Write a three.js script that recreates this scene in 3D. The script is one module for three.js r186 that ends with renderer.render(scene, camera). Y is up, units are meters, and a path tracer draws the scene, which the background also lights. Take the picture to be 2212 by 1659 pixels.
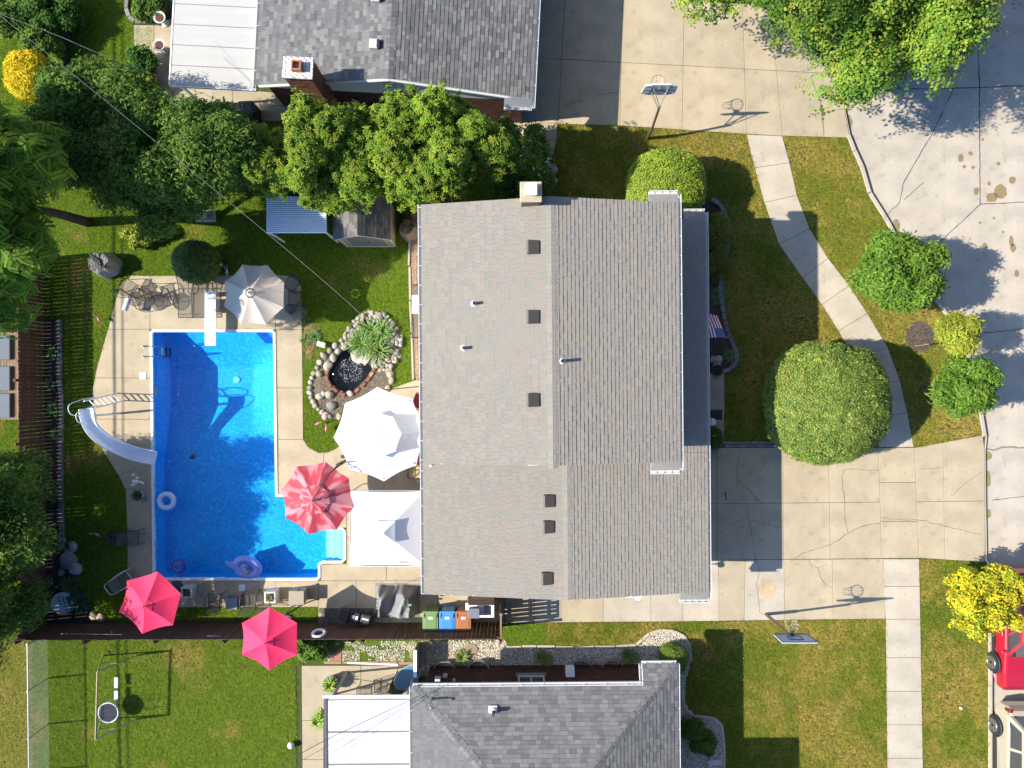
import * as THREE from 'three';
import { Sky } from 'three/addons/objects/Sky.js';
import { mergeGeometries } from 'three/addons/utils/BufferGeometryUtils.js';
import { RoundedBoxGeometry } from 'three/addons/geometries/RoundedBoxGeometry.js';

// ---------- camera, sky, sun, exposure ----------
const scene = new THREE.Scene();
const HC = 28, S = 0.018241, CX = 1106, CY = 829.5;      // drone height (m), metres per plan unit, plan centre
const camera = new THREE.PerspectiveCamera(56.77, 4 / 3, 0.5, 900);
camera.position.set(0, HC, 0); camera.up.set(0, 0, -1); camera.lookAt(0, 0, 0);
const ELEV = 38.5 * Math.PI / 180, AZ = 5.5 * Math.PI / 180;
const sunDir = new THREE.Vector3(-Math.cos(ELEV) * Math.cos(AZ), Math.sin(ELEV), Math.cos(ELEV) * Math.sin(AZ));
const sky = new Sky(); sky.name = 'sky'; sky.userData = { kind: 'structure' };
sky.scale.setScalar(800);
sky.material.uniforms.sunPosition.value.copy(sunDir);
sky.material.uniforms.turbidity.value = 4; sky.material.uniforms.rayleigh.value = 1.25;
sky.material.uniforms.mieCoefficient.value = 0.004;
scene.add(sky);
scene.environmentIntensity = 0.155;
const sun = new THREE.DirectionalLight(new THREE.Color(1.0, 0.925, 0.8), 4.6);
sun.name = 'sun'; sun.position.copy(sunDir).multiplyScalar(60); sun.target.position.set(0, 0, 0);
sun.castShadow = true; sun.shadow.mapSize.set(4096, 4096);
Object.assign(sun.shadow.camera, { left: -40, right: 40, top: 40, bottom: -40, near: 1, far: 160 });
scene.add(sun, sun.target);
const renderer = new THREE.WebGLRenderer({ antialias: true });
renderer.toneMapping = THREE.LinearToneMapping; renderer.toneMappingExposure = 1.88;
renderer.shadowMap.enabled = true;

// ---------- helpers ----------
const V = (x, y, z) => new THREE.Vector3(x, y, z);
const kk = h => (HC - h) / HC;
const W = (x, y, h = 0) => V((x - CX) * S * kk(h), h, (y - CY) * S * kk(h));   // photo direction met at height h
const G = (x, y, h = 0) => V((x - CX) * S, h, (y - CY) * S);                    // plan point
let seed = 7;
const rnd = () => { seed = (seed + 0x6D2B79F5) | 0; let t = Math.imul(seed ^ (seed >>> 15), 1 | seed); t = (t + Math.imul(t ^ (t >>> 7), 61 | t)) ^ t; return ((t ^ (t >>> 14)) >>> 0) / 4294967296; };
const rr = (a, b) => a + (b - a) * rnd();
const pick = a => a[Math.floor(rnd() * a.length)];
const clamp = (x, a = 0, b = 1) => Math.min(b, Math.max(a, x));
const sstep = (a, b, x) => { const t = clamp((x - a) / (b - a)); return t * t * (3 - 2 * t); };
function hash(x, y, s) { let h = Math.imul(x, 374761393) + Math.imul(y, 668265263) + Math.imul(s, 1442695041); h = Math.imul(h ^ (h >>> 13), 1274126177); return ((h ^ (h >>> 16)) >>> 0) / 4294967296; }
function vn(x, y, p, s) {
  const xf = Math.floor(x), yf = Math.floor(y), a = x - xf, b = y - yf, u = a * a * (3 - 2 * a), v = b * b * (3 - 2 * b);
  const m = q => p ? ((q % p) + p) % p : q, x0 = m(xf), x1 = m(xf + 1), y0 = m(yf), y1 = m(yf + 1);
  return (hash(x0, y0, s) * (1 - u) + hash(x1, y0, s) * u) * (1 - v) + (hash(x0, y1, s) * (1 - u) + hash(x1, y1, s) * u) * v;
}
function fbm(u, v, p, o, s) { let a = 0, w = 0.5, t = 0; for (let i = 0; i < o; i++) { a += w * vn(u * p, v * p, p, s + i); t += w; w *= 0.5; p *= 2; } return a / t; }
function wn(x, z, o = 3, s = 1) { let a = 0, w = 0.5, t = 0, f = 1; for (let i = 0; i < o; i++) { a += w * vn(x * f, z * f, 0, s + i); t += w; w *= 0.5; f *= 2; } return a / t; }
function tex(n, metres, fn, h = n) {
  const d = new Uint8Array(n * h * 4);
  for (let j = 0; j < h; j++) for (let i = 0; i < n; i++) { const c = fn((i + 0.5) / n, (j + 0.5) / h); const o = (j * n + i) * 4; d[o] = clamp(c[0]) * 255; d[o + 1] = clamp(c[1]) * 255; d[o + 2] = clamp(c[2]) * 255; d[o + 3] = 255; }
  const t = new THREE.DataTexture(d, n, h); t.wrapS = t.wrapT = THREE.RepeatWrapping; t.magFilter = THREE.LinearFilter; t.minFilter = THREE.LinearFilter;
  t.repeat.set(1 / metres, 1 / metres); t.needsUpdate = true; return t;
}
const g1 = v => [v, v, v];
function mat(o) {
  const P = o.transmission || o.clearcoat || o.sheen || o.specularIntensity !== undefined ? THREE.MeshPhysicalMaterial : THREE.MeshStandardMaterial;
  const m = new P({ roughness: o.rough ?? 0.85, metalness: o.metal ?? 0, side: THREE.DoubleSide });
  m.color.setRGB(...(o.c || [1, 1, 1]));
  for (const q of ['map', 'bumpMap', 'bumpScale', 'roughnessMap', 'transmission', 'thickness', 'ior', 'specularIntensity', 'clearcoat', 'clearcoatRoughness', 'sheen', 'opacity', 'transparent', 'vertexColors']) if (o[q] !== undefined) m[q] = o[q];
  return m;
}
// textures
const T = {};
T.conc = tex(512, 2.4, (u, v) => { const f = fbm(u, v, 5, 4, 11), g = fbm(u, v, 90, 2, 12), st = sstep(0.62, 0.8, fbm(u, v, 9, 4, 17)); const b = 0.70 + 0.28 * f + 0.16 * (g - 0.5) - 0.1 * st; return [b, b * (0.985 - 0.01 * st), b * (0.965 - 0.035 * st)]; });
T.concB = tex(256, 0.5, (u, v) => g1(fbm(u, v, 40, 3, 21)));
T.soil = tex(256, 1.2, (u, v) => { const f = fbm(u, v, 12, 4, 31); return [0.5 + 0.45 * f, 0.5 + 0.42 * f, 0.45 + 0.4 * f]; });
T.gran = tex(128, 0.25, (u, v) => { const g = fbm(u, v, 40, 2, 41), f = fbm(u, v, 6, 2, 43); return [0.62 + 0.5 * g * 0.6 + 0.14 * f, 0.62 + 0.3 * g + 0.14 * f, 0.62 + 0.3 * g + 0.13 * f]; });
T.wood = tex(256, 1.0, (u, v) => { const g = fbm(u, v * 0.12 + 0.01, 24, 3, 51), f = fbm(u, v, 6, 3, 52); const b = 0.5 + 0.35 * g + 0.25 * (f - 0.3); return [b, b * 0.96, b * 0.92]; });
T.stone = tex(256, 0.5, (u, v) => { const f = fbm(u, v, 8, 4, 61); return [0.6 + 0.4 * f, 0.6 + 0.39 * f, 0.58 + 0.38 * f]; });
T.cloth = tex(256, 1.0, (u, v) => { const f = fbm(u, v, 4, 3, 71), g = fbm(u, v, 64, 1, 72); return g1(0.84 + 0.1 * f + 0.08 * (g - 0.5)); });
T.liner = tex(512, 2.0, (u, v) => {   // printed vinyl: mottled pebble print
  const a = fbm(u + 0.06 * fbm(u, v, 10, 2, 82), v + 0.06 * fbm(u, v, 10, 2, 83), 20, 2, 81), r = 1 - Math.abs(a - 0.5) * 7, e = sstep(0.1, 0.95, r), f = fbm(u, v, 50, 2, 84);
  return [0.3 + 0.4 * e * (0.4 + f), 0.58 + 0.26 * e * (0.4 + f) - 0.1 * (1 - f), 0.78 + 0.16 * e * (0.4 + f) - 0.06 * (1 - f)];
});
T.ripple = tex(256, 1.3, (u, v) => { const w = 0.04 * fbm(u, v, 6, 2, 93); return g1(1 - Math.abs(fbm(u + w, v + w, 12, 3, 91) - 0.5) * 2); });
T.mulch = tex(256, 0.8, (u, v) => { const f = fbm(u, v, 24, 3, 101); return g1(0.25 + 0.75 * f); });
T.foil = tex(128, 0.4, (u, v) => g1(fbm(u, v, 6, 3, 111)));

const concMat = c => mat({ c, map: T.conc, rough: 0.92, bumpMap: T.concB, bumpScale: 0.002 });
const M = {
  drive: [[.50, .415, .282], [.485, .405, .28], [.515, .427, .29], [.495, .418, .292]].map(concMat),
  walk: [[.545, .478, .378], [.53, .468, .373], [.555, .486, .383]].map(concMat),
  street: [[.535, .47, .385]].map(concMat),
  deck: [[.53, .44, .30], [.515, .43, .295], [.535, .446, .31]].map(concMat),
  joint: mat({ c: [.10, .085, .065], map: T.soil, rough: 1 }),
  crack: mat({ c: [.045, .04, .036], rough: 0.95 }), crackL: mat({ c: [.22, .18, .13], rough: 0.95 }),
  stain: mat({ c: [.30, .215, .115], map: T.conc, rough: 0.8 }), rust: mat({ c: [.535, .42, .265], map: T.conc, rough: 0.9 }), moss: mat({ c: [.30, .26, .13], map: T.soil, rough: 1 }),
  soil: mat({ c: [.075, .10, .025], map: T.soil, rough: 1 }), dirt: mat({ c: [.34, .22, .12], map: T.soil, rough: 1 }), mulch: mat({ c: [.14, .10, .075], map: T.mulch, rough: 1, bumpMap: T.mulch, bumpScale: 0.03 }),
  white: mat({ c: [.80, .80, .79], rough: 0.5 }), whiteSoft: mat({ c: [.82, .82, .82], map: T.cloth, rough: 0.8 }), canvas: mat({ c: [.93, .93, .93], map: T.cloth, rough: 0.9 }),
  black: mat({ c: [.018, .018, .02], rough: 0.5 }), dark: mat({ c: [.035, .033, .033], rough: 0.55 }), charcoal: mat({ c: [.06, .062, .066], rough: 0.6 }),
  steel: mat({ c: [.62, .62, .63], metal: 0.9, rough: 0.28 }), galv: mat({ c: [.5, .51, .52], metal: 0.7, rough: 0.45 }), bronze: mat({ c: [.07, .055, .045], metal: 0.3, rough: 0.5 }),
  grey: mat({ c: [.30, .30, .30], rough: 0.7 }), lightgrey: mat({ c: [.52, .52, .51], rough: 0.7 }), mesh: mat({ c: [.13, .115, .10], rough: 0.9, transparent: true, opacity: .3 }), tan: mat({ c: [.36, .27, .17], map: T.cloth, rough: 0.95 }),
  fence: [[.15, .068, .042], [.175, .082, .05], [.135, .06, .038], [.155, .078, .054]].map(c => mat({ c, map: T.wood, rough: 0.85 })),
  lumber: mat({ c: [.34, .24, .15], map: T.wood, rough: 0.85 }), darkwood: mat({ c: [.07, .042, .028], map: T.wood, rough: 0.8 }),
  brick: [[.25, .085, .05], [.30, .11, .065], [.20, .07, .045], [.34, .14, .085]].map(c => mat({ c, map: T.stone, rough: 0.9 })),
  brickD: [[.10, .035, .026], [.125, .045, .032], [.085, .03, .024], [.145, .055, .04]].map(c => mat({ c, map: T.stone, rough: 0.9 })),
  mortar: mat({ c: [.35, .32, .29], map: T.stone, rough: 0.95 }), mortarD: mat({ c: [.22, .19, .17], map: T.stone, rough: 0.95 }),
  paver: [[.46, .30, .19], [.42, .27, .17], [.50, .34, .22], [.40, .28, .19]].map(c => mat({ c, map: T.stone, rough: 0.9 })),
  paverG: [[.16, .145, .13], [.19, .17, .15], [.14, .13, .12]].map(c => mat({ c, map: T.stone, rough: 0.9 })),
  rocks: [[.42, .37, .29], [.34, .32, .28], [.50, .45, .37], [.28, .28, .27], [.46, .38, .28], [.55, .52, .46]].map(c => mat({ c, map: T.stone, rough: 0.8 })),
  edge: [[.24, .23, .22], [.30, .285, .27], [.21, .205, .20]].map(c => mat({ c, map: T.stone, rough: 0.9 })),
  bark: mat({ c: [.10, .075, .055], map: T.wood, rough: 1 }),
  glass: mat({ c: [.03, .035, .04], rough: 0.05, clearcoat: 1 }),
  gutter: mat({ c: [.62, .61, .59], rough: .5 }),
  fascia: mat({ c: [.62, .6, .56], rough: 0.6 }),
};
// ---------- mesh helpers ----------
const flat = g => { const o = g.index ? g.toNonIndexed() : g; for (const a of Object.keys(o.attributes)) if (!['position', 'normal', 'uv'].includes(a)) o.deleteAttribute(a); return o; };
const merge = l => mergeGeometries(l.map(flat));
function boxUV(g0) {            // uv in metres, by the axis the face looks along
  const g = flat(g0); g.computeVertexNormals && 0; const p = g.attributes.position, n = g.attributes.normal, uv = new Float32Array(p.count * 2);
  for (let i = 0; i < p.count; i++) { const ax = Math.abs(n.getX(i)), ay = Math.abs(n.getY(i)), az = Math.abs(n.getZ(i)); const x = p.getX(i), y = p.getY(i), z = p.getZ(i); if (ay >= ax && ay >= az) { uv[2 * i] = x; uv[2 * i + 1] = z; } else if (ax >= az) { uv[2 * i] = z; uv[2 * i + 1] = y; } else { uv[2 * i] = x; uv[2 * i + 1] = y; } }
  g.setAttribute('uv', new THREE.BufferAttribute(uv, 2)); return g;
}
const used = {};
function numbered(n) { const c = used[n] = (used[n] ?? -1) + 1; return c ? n + '_' + String(c).padStart(3, '0') : n; }
function mesh(name, g, m, parent, pos) {
  const o = new THREE.Mesh(g, m); o.name = parent ? name : numbered(name); o.castShadow = o.receiveShadow = true; if (pos) o.position.copy(pos); (parent || scene).add(o); return o;
}
function thing(name, label, category, pos, turn = 0, group) {
  const o = new THREE.Group(); o.name = numbered(name); scene.add(o); if (pos) o.position.copy(pos); o.rotation.y = turn; o.userData = { label, category }; if (group) o.userData.group = group; return o;
}
function tag(o, label, category, group, kind) { o.userData.label = label; o.userData.category = category; if (group) o.userData.group = group; if (kind) o.userData.kind = kind; return o; }
function struct(name) { const o = new THREE.Group(); o.name = numbered(name); o.userData = { kind: 'structure' }; scene.add(o); return o; }
function dup(root, pos, turn, label) { const c = root.clone(); c.name = numbered(root.name.replace(/_\d{3}$/, '')); scene.add(c); if (pos) c.position.copy(pos); if (turn !== undefined) c.rotation.y = turn; c.userData = { ...root.userData }; if (label) c.userData.label = label; return c; }
const box = (w, h, d, x = 0, y = 0, z = 0) => new THREE.BoxGeometry(w, h, d).translate(x, y, z);
const rbox = (w, h, d, x = 0, y = 0, z = 0, r = 0.02, s = 2) => new RoundedBoxGeometry(w, h, d, s, Math.min(r, w / 2.1, h / 2.1, d / 2.1)).translate(x, y, z);
const cyl = (r1, r2, h, x = 0, y = 0, z = 0, n = 16) => new THREE.CylinderGeometry(r1, r2, h, n).translate(x, y, z);
function rod(a, b, r, n = 6, r2 = r) {
  const d = b.clone().sub(a), L = d.length(); const g = new THREE.CylinderGeometry(r2, r, L, n); g.applyQuaternion(new THREE.Quaternion().setFromUnitVectors(V(0, 1, 0), d.normalize())); const m = a.clone().add(b).multiplyScalar(0.5); return g.translate(m.x, m.y, m.z);
}
const tube = (pts, r, seg = 24, n = 6, closed = false) => new THREE.TubeGeometry(new THREE.CatmullRomCurve3(pts, closed), seg, r, n, closed);
const poly2 = pts => pts.map(p => p.isVector3 ? [p.x, p.z] : [(p[0] - CX) * S, (p[1] - CY) * S]);
function shapeOf(p, holes = []) { const s = new THREE.Shape(p.map(q => new THREE.Vector2(q[0], -q[1]))); for (const h of holes) s.holes.push(new THREE.Path(h.map(q => new THREE.Vector2(q[0], -q[1])))); return s; }
function extr(p, y0, y1, bevel = 0, holes = []) {     // p: world [x,z]
  const g = new THREE.ExtrudeGeometry(shapeOf(p, holes), { depth: y1 - y0 - bevel, bevelEnabled: bevel > 0, bevelThickness: bevel, bevelSize: bevel, bevelOffset: -bevel, bevelSegments: 1, steps: 1, curveSegments: 4 });
  g.rotateX(-Math.PI / 2).translate(0, y0, 0); return boxUV(g);
}
function sheet(p, y, holes = []) { const g = new THREE.ShapeGeometry(shapeOf(p, holes)); g.rotateX(-Math.PI / 2).translate(0, y, 0); return boxUV(g); }
const areaOf = p => { let a = 0; for (let i = 0; i < p.length; i++) { const q = p[(i + 1) % p.length]; a += p[i][0] * q[1] - q[0] * p[i][1]; } return a / 2; };
function inset(p, d) {
  const n = p.length, sg = Math.sign(areaOf(p)); const out = [];
  for (let i = 0; i < n; i++) { const a = p[(i + n - 1) % n], b = p[i], c = p[(i + 1) % n]; let e1 = [b[0] - a[0], b[1] - a[1]], e2 = [c[0] - b[0], c[1] - b[1]]; const l1 = Math.hypot(...e1) || 1, l2 = Math.hypot(...e2) || 1; const n1 = [-e1[1] / l1 * sg, e1[0] / l1 * sg], n2 = [-e2[1] / l2 * sg, e2[0] / l2 * sg]; let m = [n1[0] + n2[0], n1[1] + n2[1]]; const q = Math.max(0.35, (m[0] * m[0] + m[1] * m[1]) / 2); out.push([b[0] + m[0] * d / q, b[1] + m[1] * d / q]); }
  return out;
}
function half(p, a, b, sgn) {
  const f = q => sgn * ((b[0] - a[0]) * (q[1] - a[1]) - (b[1] - a[1]) * (q[0] - a[0])); const out = [];
  for (let i = 0; i < p.length; i++) { const c = p[i], d = p[(i + 1) % p.length], fc = f(c), fd = f(d); if (fc >= 0) out.push(c); if ((fc > 0 && fd < 0) || (fc < 0 && fd > 0)) { const t = fc / (fc - fd); out.push([c[0] + t * (d[0] - c[0]), c[1] + t * (d[1] - c[1])]); } }
  return out;
}
function split(polys, lines) {
  for (const [a, b, when] of lines) { const out = []; for (const p of polys) { const c = p.reduce((s, q) => [s[0] + q[0] / p.length, s[1] + q[1] / p.length], [0, 0]); if (when && !when(c)) { out.push(p); continue; } for (const sg of [1, -1]) { const q = half(p, a, b, sg); if (q.length > 2 && Math.abs(areaOf(q)) > 40) out.push(q); } } polys = out; }
  return polys;
}
const inPoly = (x, z, p) => { let c = false; for (let i = 0, j = p.length - 1; i < p.length; j = i++) if ((p[i][1] > z) !== (p[j][1] > z) && x < (p[j][0] - p[i][0]) * (z - p[i][1]) / (p[j][1] - p[i][1]) + p[i][0]) c = !c; return c; };
const hard = [];                 // plan polygons that carry no grass
function slabs(parent, polyPx, lines, mats, o = {}) {
  const y1 = o.y ?? 0.035; hard.push(polyPx);
  mesh('joint_bed', sheet(poly2(polyPx), y1 - 0.022), M.joint, parent);
  for (const p of split([polyPx], lines)) { const q = inset(poly2(p), o.gap ?? 0.007); if (Math.abs(areaOf(q)) < 0.02) continue; const m = mesh('slab', extr(q, y1 - 0.05 + rr(-.001, .001), y1 + rr(-.003, .003), 0.006), pick(mats), parent); m.receiveShadow = true; }
}
function ribbon(pts, w, y, jit = 0) {      // pts px -> thin strip with a broken edge
  const P = []; for (let i = 0; i < pts.length - 1; i++) { const a = pts[i], b = pts[i + 1], n = Math.max(1, Math.round(Math.hypot(b[0] - a[0], b[1] - a[1]) / 9)); for (let k = 0; k < n; k++) P.push([a[0] + (b[0] - a[0]) * k / n + rr(-jit, jit), a[1] + (b[1] - a[1]) * k / n + rr(-jit, jit)]); } P.push(pts[pts.length - 1]);
  const q = poly2(P), L = [], R = []; for (let i = 0; i < q.length; i++) { const a = q[Math.max(0, i - 1)], b = q[Math.min(q.length - 1, i + 1)]; const l = Math.hypot(b[0] - a[0], b[1] - a[1]) || 1, nx = -(b[1] - a[1]) / l, nz = (b[0] - a[0]) / l, ww = w * rr(0.55, 1.2) / 2; L.push([q[i][0] + nx * ww, q[i][1] + nz * ww]); R.unshift([q[i][0] - nx * ww, q[i][1] - nz * ww]); }
  return sheet(L.concat(R), y);
}
function blob(cx, cy, r, y, e = 1, n = 22) { const p = []; const s = Math.floor(rr(1, 999)); for (let i = 0; i < n; i++) { const a = i / n * 6.2832, q = r * (0.72 + 0.5 * wn(2 + Math.cos(a) * 1.6, 2 + Math.sin(a) * 1.6, 2, s)); p.push([cx + Math.cos(a) * q, cy + Math.sin(a) * q * e]); } return sheet(poly2(p), y); }
// ================= ground, street, concrete =================
const curbLine = [[1815, -3000], [1818, -200], [1820, 60], [1822, 165], [1826, 240], [1836, 290], [1850, 325], [1866, 360], [1882, 415], [1915, 467], [1944, 519], [1982, 580], [2019, 637], [2052, 681], [2094, 767], [2112, 830], [2120, 874], [2131, 942], [2128, 975], [2129, 1084], [2131, 1208], [2139, 1222], [2143, 1300], [2143, 1659], [2143, 5000]];
const poolPx = [[329, 720], [333, 716], [588, 716], [592, 720], [597, 1071], [697, 1071], [697, 1142], [738, 1142], [744, 1148], [744, 1206], [738, 1212], [699, 1212], [689, 1217], [689, 1245], [685, 1249], [339, 1249], [335, 1245]];
const pondC = [[716, 797], [722, 784], [730, 770], [740, 760], [756, 752], [772, 756], [790, 764], [803, 776], [806, 789], [800, 803], [788, 820], [776, 832], [764, 843], [751, 849], [735, 843], [722, 833], [713, 822], [711, 809]];
{
  const right = curbLine.map(p => [p[0] - 3, p[1]]);
  const g = sheet(poly2([[-4000, -3000], ...right, [-4000, 5000]]), 0, [poly2(poolPx), poly2(pondC)]);
  const o = mesh('ground', g, M.soil); o.userData.kind = 'structure';
  hard.push([...curbLine.map(p => [p[0] - 8, p[1]]), [6000, 5000], [6000, -3000]], poolPx);
}
const street = struct('street');
mesh('pavement', sheet(poly2([...curbLine, [6000, 5000], [6000, -3000]]), -0.09), M.street[0], street);
mesh('edge_face', (() => { const s = new THREE.Shape(); const l = []; const pts = poly2(curbLine); for (let i = 0; i < pts.length - 1; i++) { const a = V(pts[i][0], 0, pts[i][1]), b = V(pts[i + 1][0], 0, pts[i + 1][1]); const g = new THREE.BufferGeometry().setFromPoints([V(a.x, -0.1, a.z), V(b.x, -0.1, b.z), V(b.x, 0.02, b.z), V(a.x, -0.1, a.z), V(b.x, 0.02, b.z), V(a.x, 0.02, a.z)]); g.computeVertexNormals(); g.setAttribute('uv', new THREE.BufferAttribute(new Float32Array(12), 2)); l.push(g); } return boxUV(merge(l)); })(), M.walk[0], street);
for (const [w, pts] of [[.035, [[1844, 194], [1950, 190], [2063, 189], [2212, 183], [2400, 178]]], [.035, [[2113, -60], [2114.6, 75], [2119, 187], [2120, 432], [2121, 440]]], [.03, [[2063, 189], [2016, 288], [1985, 340], [1955, 391], [1946, 432], [1944, 440]]], [.028, [[1997, 394], [1975, 412], [1956, 431]]], [.03, [[2121, 440], [2212, 435], [2400, 430]]], [.03, [[2121, 440], [2009, 545], [1980, 572]]], [.018, [[1944, 438], [1918, 464]]], [.03, [[2110, 721], [2212, 710], [2400, 700]]], [.024, [[2145, 1082], [2175, 1078], [2212, 1073], [2400, 1066]]]])
  mesh('joint_seal', ribbon(pts, w, -0.085, 0.7), M.crack, street);
mesh('dirt_line', ribbon([[2131, 969], [2150, 974], [2170, 966], [2212, 968], [2300, 966]], .07, -0.085, 1.2), M.moss, street);
for (const [x, y, r, e] of [[2165, 412, 15, 1.1], [2145, 425, 12, .9], [2190, 388, 8, 1], [2078, 340, 6, 1.4], [2100, 330, 5, 1], [2112, 412, 6, 1.5], [2160, 352, 4, 1], [2188, 520, 5, 2.6], [2192, 535, 7, 1.4], [2130, 530, 6, 1], [2200, 590, 5, 1.6], [2105, 360, 4, 1], [2120, 480, 3, 1], [2150, 470, 3, 1], [2170, 500, 3, 1], [2140, 395, 4, 1.2], [2086, 358, 4, 1], [2126, 300, 3, 1], [2098, 280, 3, 1]])
  mesh('oil_stain', blob(x, y, r, -0.085, e), M.stain, street);
for (const [x, y, r, e] of [[2137, 1035, 6, 3], [2138, 1110, 6, 1.6], [2137, 985, 9, 1.2], [1836, 262, 7, 2.2], [1832, 220, 6, 2.4], [1938, 487, 9, 1.7]]) mesh('dirt_stain', blob(x, y, r, -0.081, e), M.moss, street);
// curb stones
const curb = struct('curb');
function curbRun(i0, i1) {
  const P = poly2(curbLine.slice(i0, i1 + 1)); let acc = [];
  for (let i = 0; i < P.length - 1; i++) { const a = P[i], b = P[i + 1], L = Math.hypot(b[0] - a[0], b[1] - a[1]), n = Math.max(1, Math.round(L / 1.6)); for (let k = 0; k < n; k++) acc.push([[a[0] + (b[0] - a[0]) * k / n, a[1] + (b[1] - a[1]) * k / n], [a[0] + (b[0] - a[0]) * (k + 1) / n, a[1] + (b[1] - a[1]) * (k + 1) / n]]); }
  for (const [a, b] of acc) { if (Math.abs(b[1]) > 22) continue; const l = Math.hypot(b[0] - a[0], b[1] - a[1]), nx = -(b[1] - a[1]) / l * 0.17, nz = (b[0] - a[0]) / l * 0.17; mesh('curb_stone', extr(inset([a, b, [b[0] + nx, b[1] + nz], [a[0] + nx, a[1] + nz]], 0.003), -0.09, 0.055 + rr(-.004, .004), 0.02), pick(M.walk), curb); }
}
curbRun(5, 17); curbRun(21, 23);
// driveways and walks
const up = (x0, x1) => c => c[0] > x0 && c[0] < x1;
const driveway = struct('driveway');
slabs(driveway, [[1480, 967], [1974, 967], [2036, 956], [2122, 940], [2126, 975], [2127, 1214], [1985, 1205], [1480, 1210]], [
  [[1548, 960], [1549, 1215]], [[1691, 960], [1692, 1215]], [[1789, 960], [1793, 1215]], [[1897, 960], [1904, 1215]], [[1974, 960], [1985, 1215]], [[2036, 950], [2041, 1215]],
  [[1528, 1088], [2124, 1082], c => c[0] < 1895 || c[0] > 1982], [[1880, 1042], [2000, 1042], up(1895, 1982)], [[1880, 1126], [2000, 1126], up(1895, 1982)]], M.drive);
slabs(driveway, [[1480, 1210], [1908, 1206.5], [1912, 1336], [1552, 1340.5], [1552, 1262], [1480, 1262]], [[[1552, 1200], [1552, 1345]], [[1610, 1210], [1607, 1345]], [[1693, 1210], [1695, 1345]], [[1797, 1210], [1800, 1345]]], M.walk.concat(M.drive));
for (const [w, pts] of [[.014, [[1599, 968], [1590, 1010], [1592, 1036], [1618, 1060], [1645, 1086]]], [.01, [[1592, 1036], [1589, 1064]]], [.014, [[1612, 1092], [1618, 1125], [1625, 1165], [1632, 1209], [1639, 1225], [1634, 1262], [1637, 1300], [1641, 1322], [1652, 1328]]], [.01, [[1552, 1150], [1590, 1128], [1606, 1118], [1640, 1128], [1690, 1140]]], [.016, [[1714, 1208], [1735, 1193], [1795, 1176], [1830, 1152], [1862, 1136], [1901, 1130]]], [.012, [[1903, 1118], [1950, 1122], [1990, 1123], [2040, 1137], [2080, 1145], [2118, 1156]]], [.012, [[1830, 1152], [1824, 1120], [1824, 1090], [1818, 1030], [1820, 1015], [1850, 1014], [1897, 1016]]], [.012, [[1745, 1209], [1752, 1222], [1766, 1226], [1772, 1250], [1785, 1264], [1797, 1270]]], [.01, [[1766, 1226], [1785, 1218]]], [.01, [[2052, 1072], [2080, 1046], [2120, 1018]]], [.008, [[1985, 1012], [2034, 1010]]], [.008, [[1880, 1272], [1897, 1250]]]])
  mesh('crack', ribbon(pts, w, 0.043, 1.5), M.crack, driveway);
mesh('rust_stain', blob(1656, 1272, 19, 0.043, 1.25, 60), M.rust, driveway);
mesh('tyre_mark', ribbon([[1566, 1062], [1568, 1080]], .05, 0.043, .8), M.crack, driveway);
const northDrive = struct('driveway');
slabs(northDrive, [[1080, -260], [1428, -260], [1430, -3], [1500, 3], [1610, 9], [1710, 14], [1818, 20], [1820, 165], [1824, 240], [1835, 298], [1690, 294], [1612, 290], [1340, 272], [1203, 268], [1080, 262]], [
  [[1220, 0], [1206, 263]], [[1345, 0], [1339, 270]], [[1478, 0], [1473, 279]], [[1605, 50], [1612, 290]], [[1673, 110], [1690, 294]], [[1162, 126], [1803, 160]], [[1162, -80], [1803, -46]]], M.drive);
for (const [w, pts] of [[.012, [[1220, 226], [1262, 219], [1290, 208], [1318, 202], [1336, 200]]], [.02, [[1751, 166], [1760, 195], [1773, 225], [1776, 246], [1776, 265], [1778, 292]]], [.018, [[1778, 246], [1800, 240], [1822, 236]]]]) mesh('crack', ribbon(pts, w, 0.043, 1.5), M.crack, northDrive);
for (const [x, y, r] of [[1774, 238, 5], [1777, 247, 5], [1773, 230, 3], [1798, 240, 3], [1789, 243, 3], [1776, 258, 3]]) mesh('weed_patch', blob(x, y, r, 0.047), mat({ c: [.13, .17, .04], map: T.soil, rough: 1 }), northDrive);
const sideWalkN = struct('path');
slabs(sideWalkN, [[1110, 262], [1204, 268], [1203, 300], [1195, 335], [1186, 352], [1110, 352]], [[[1110, 297], [1205, 303]]], M.drive);
const sidewalk = struct('sidewalk');
{
  const J = [[[1612, 291], [1689, 294]], [[1630, 363], [1705, 352]], [[1651, 438], [1721, 422]], [[1682, 528], [1748, 494]], [[1733, 601], [1788, 558]], [[1775, 658], [1834, 617]], [[1811, 715], [1873, 677]], [[1846, 777], [1916, 749]], [[1872, 834], [1943, 822]], [[1889, 905], [1959, 891]], [[1898, 966], [1973, 966]]];
  for (let i = 0; i < J.length - 1; i++) slabs(sidewalk, [J[i][0], J[i][1], J[i + 1][1], J[i + 1][0]], [], M.walk);
  const Y = [1207, 1266, 1337, 1420, 1493, 1565, 1637, 1710, 1790, 1870];
  for (let i = 0; i < Y.length - 1; i++) { const e = y => 1908 + (y - 1207) * .012 + (y > 1266 ? 3 : 0), f = y => 1985 + (y - 1207) * .018; slabs(sidewalk, [[e(Y[i]), Y[i]], [f(Y[i]), Y[i]], [f(Y[i + 1]), Y[i + 1]], [e(Y[i + 1]), Y[i + 1]]], [], M.walk); }
}
const southPath = struct('path');
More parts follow.
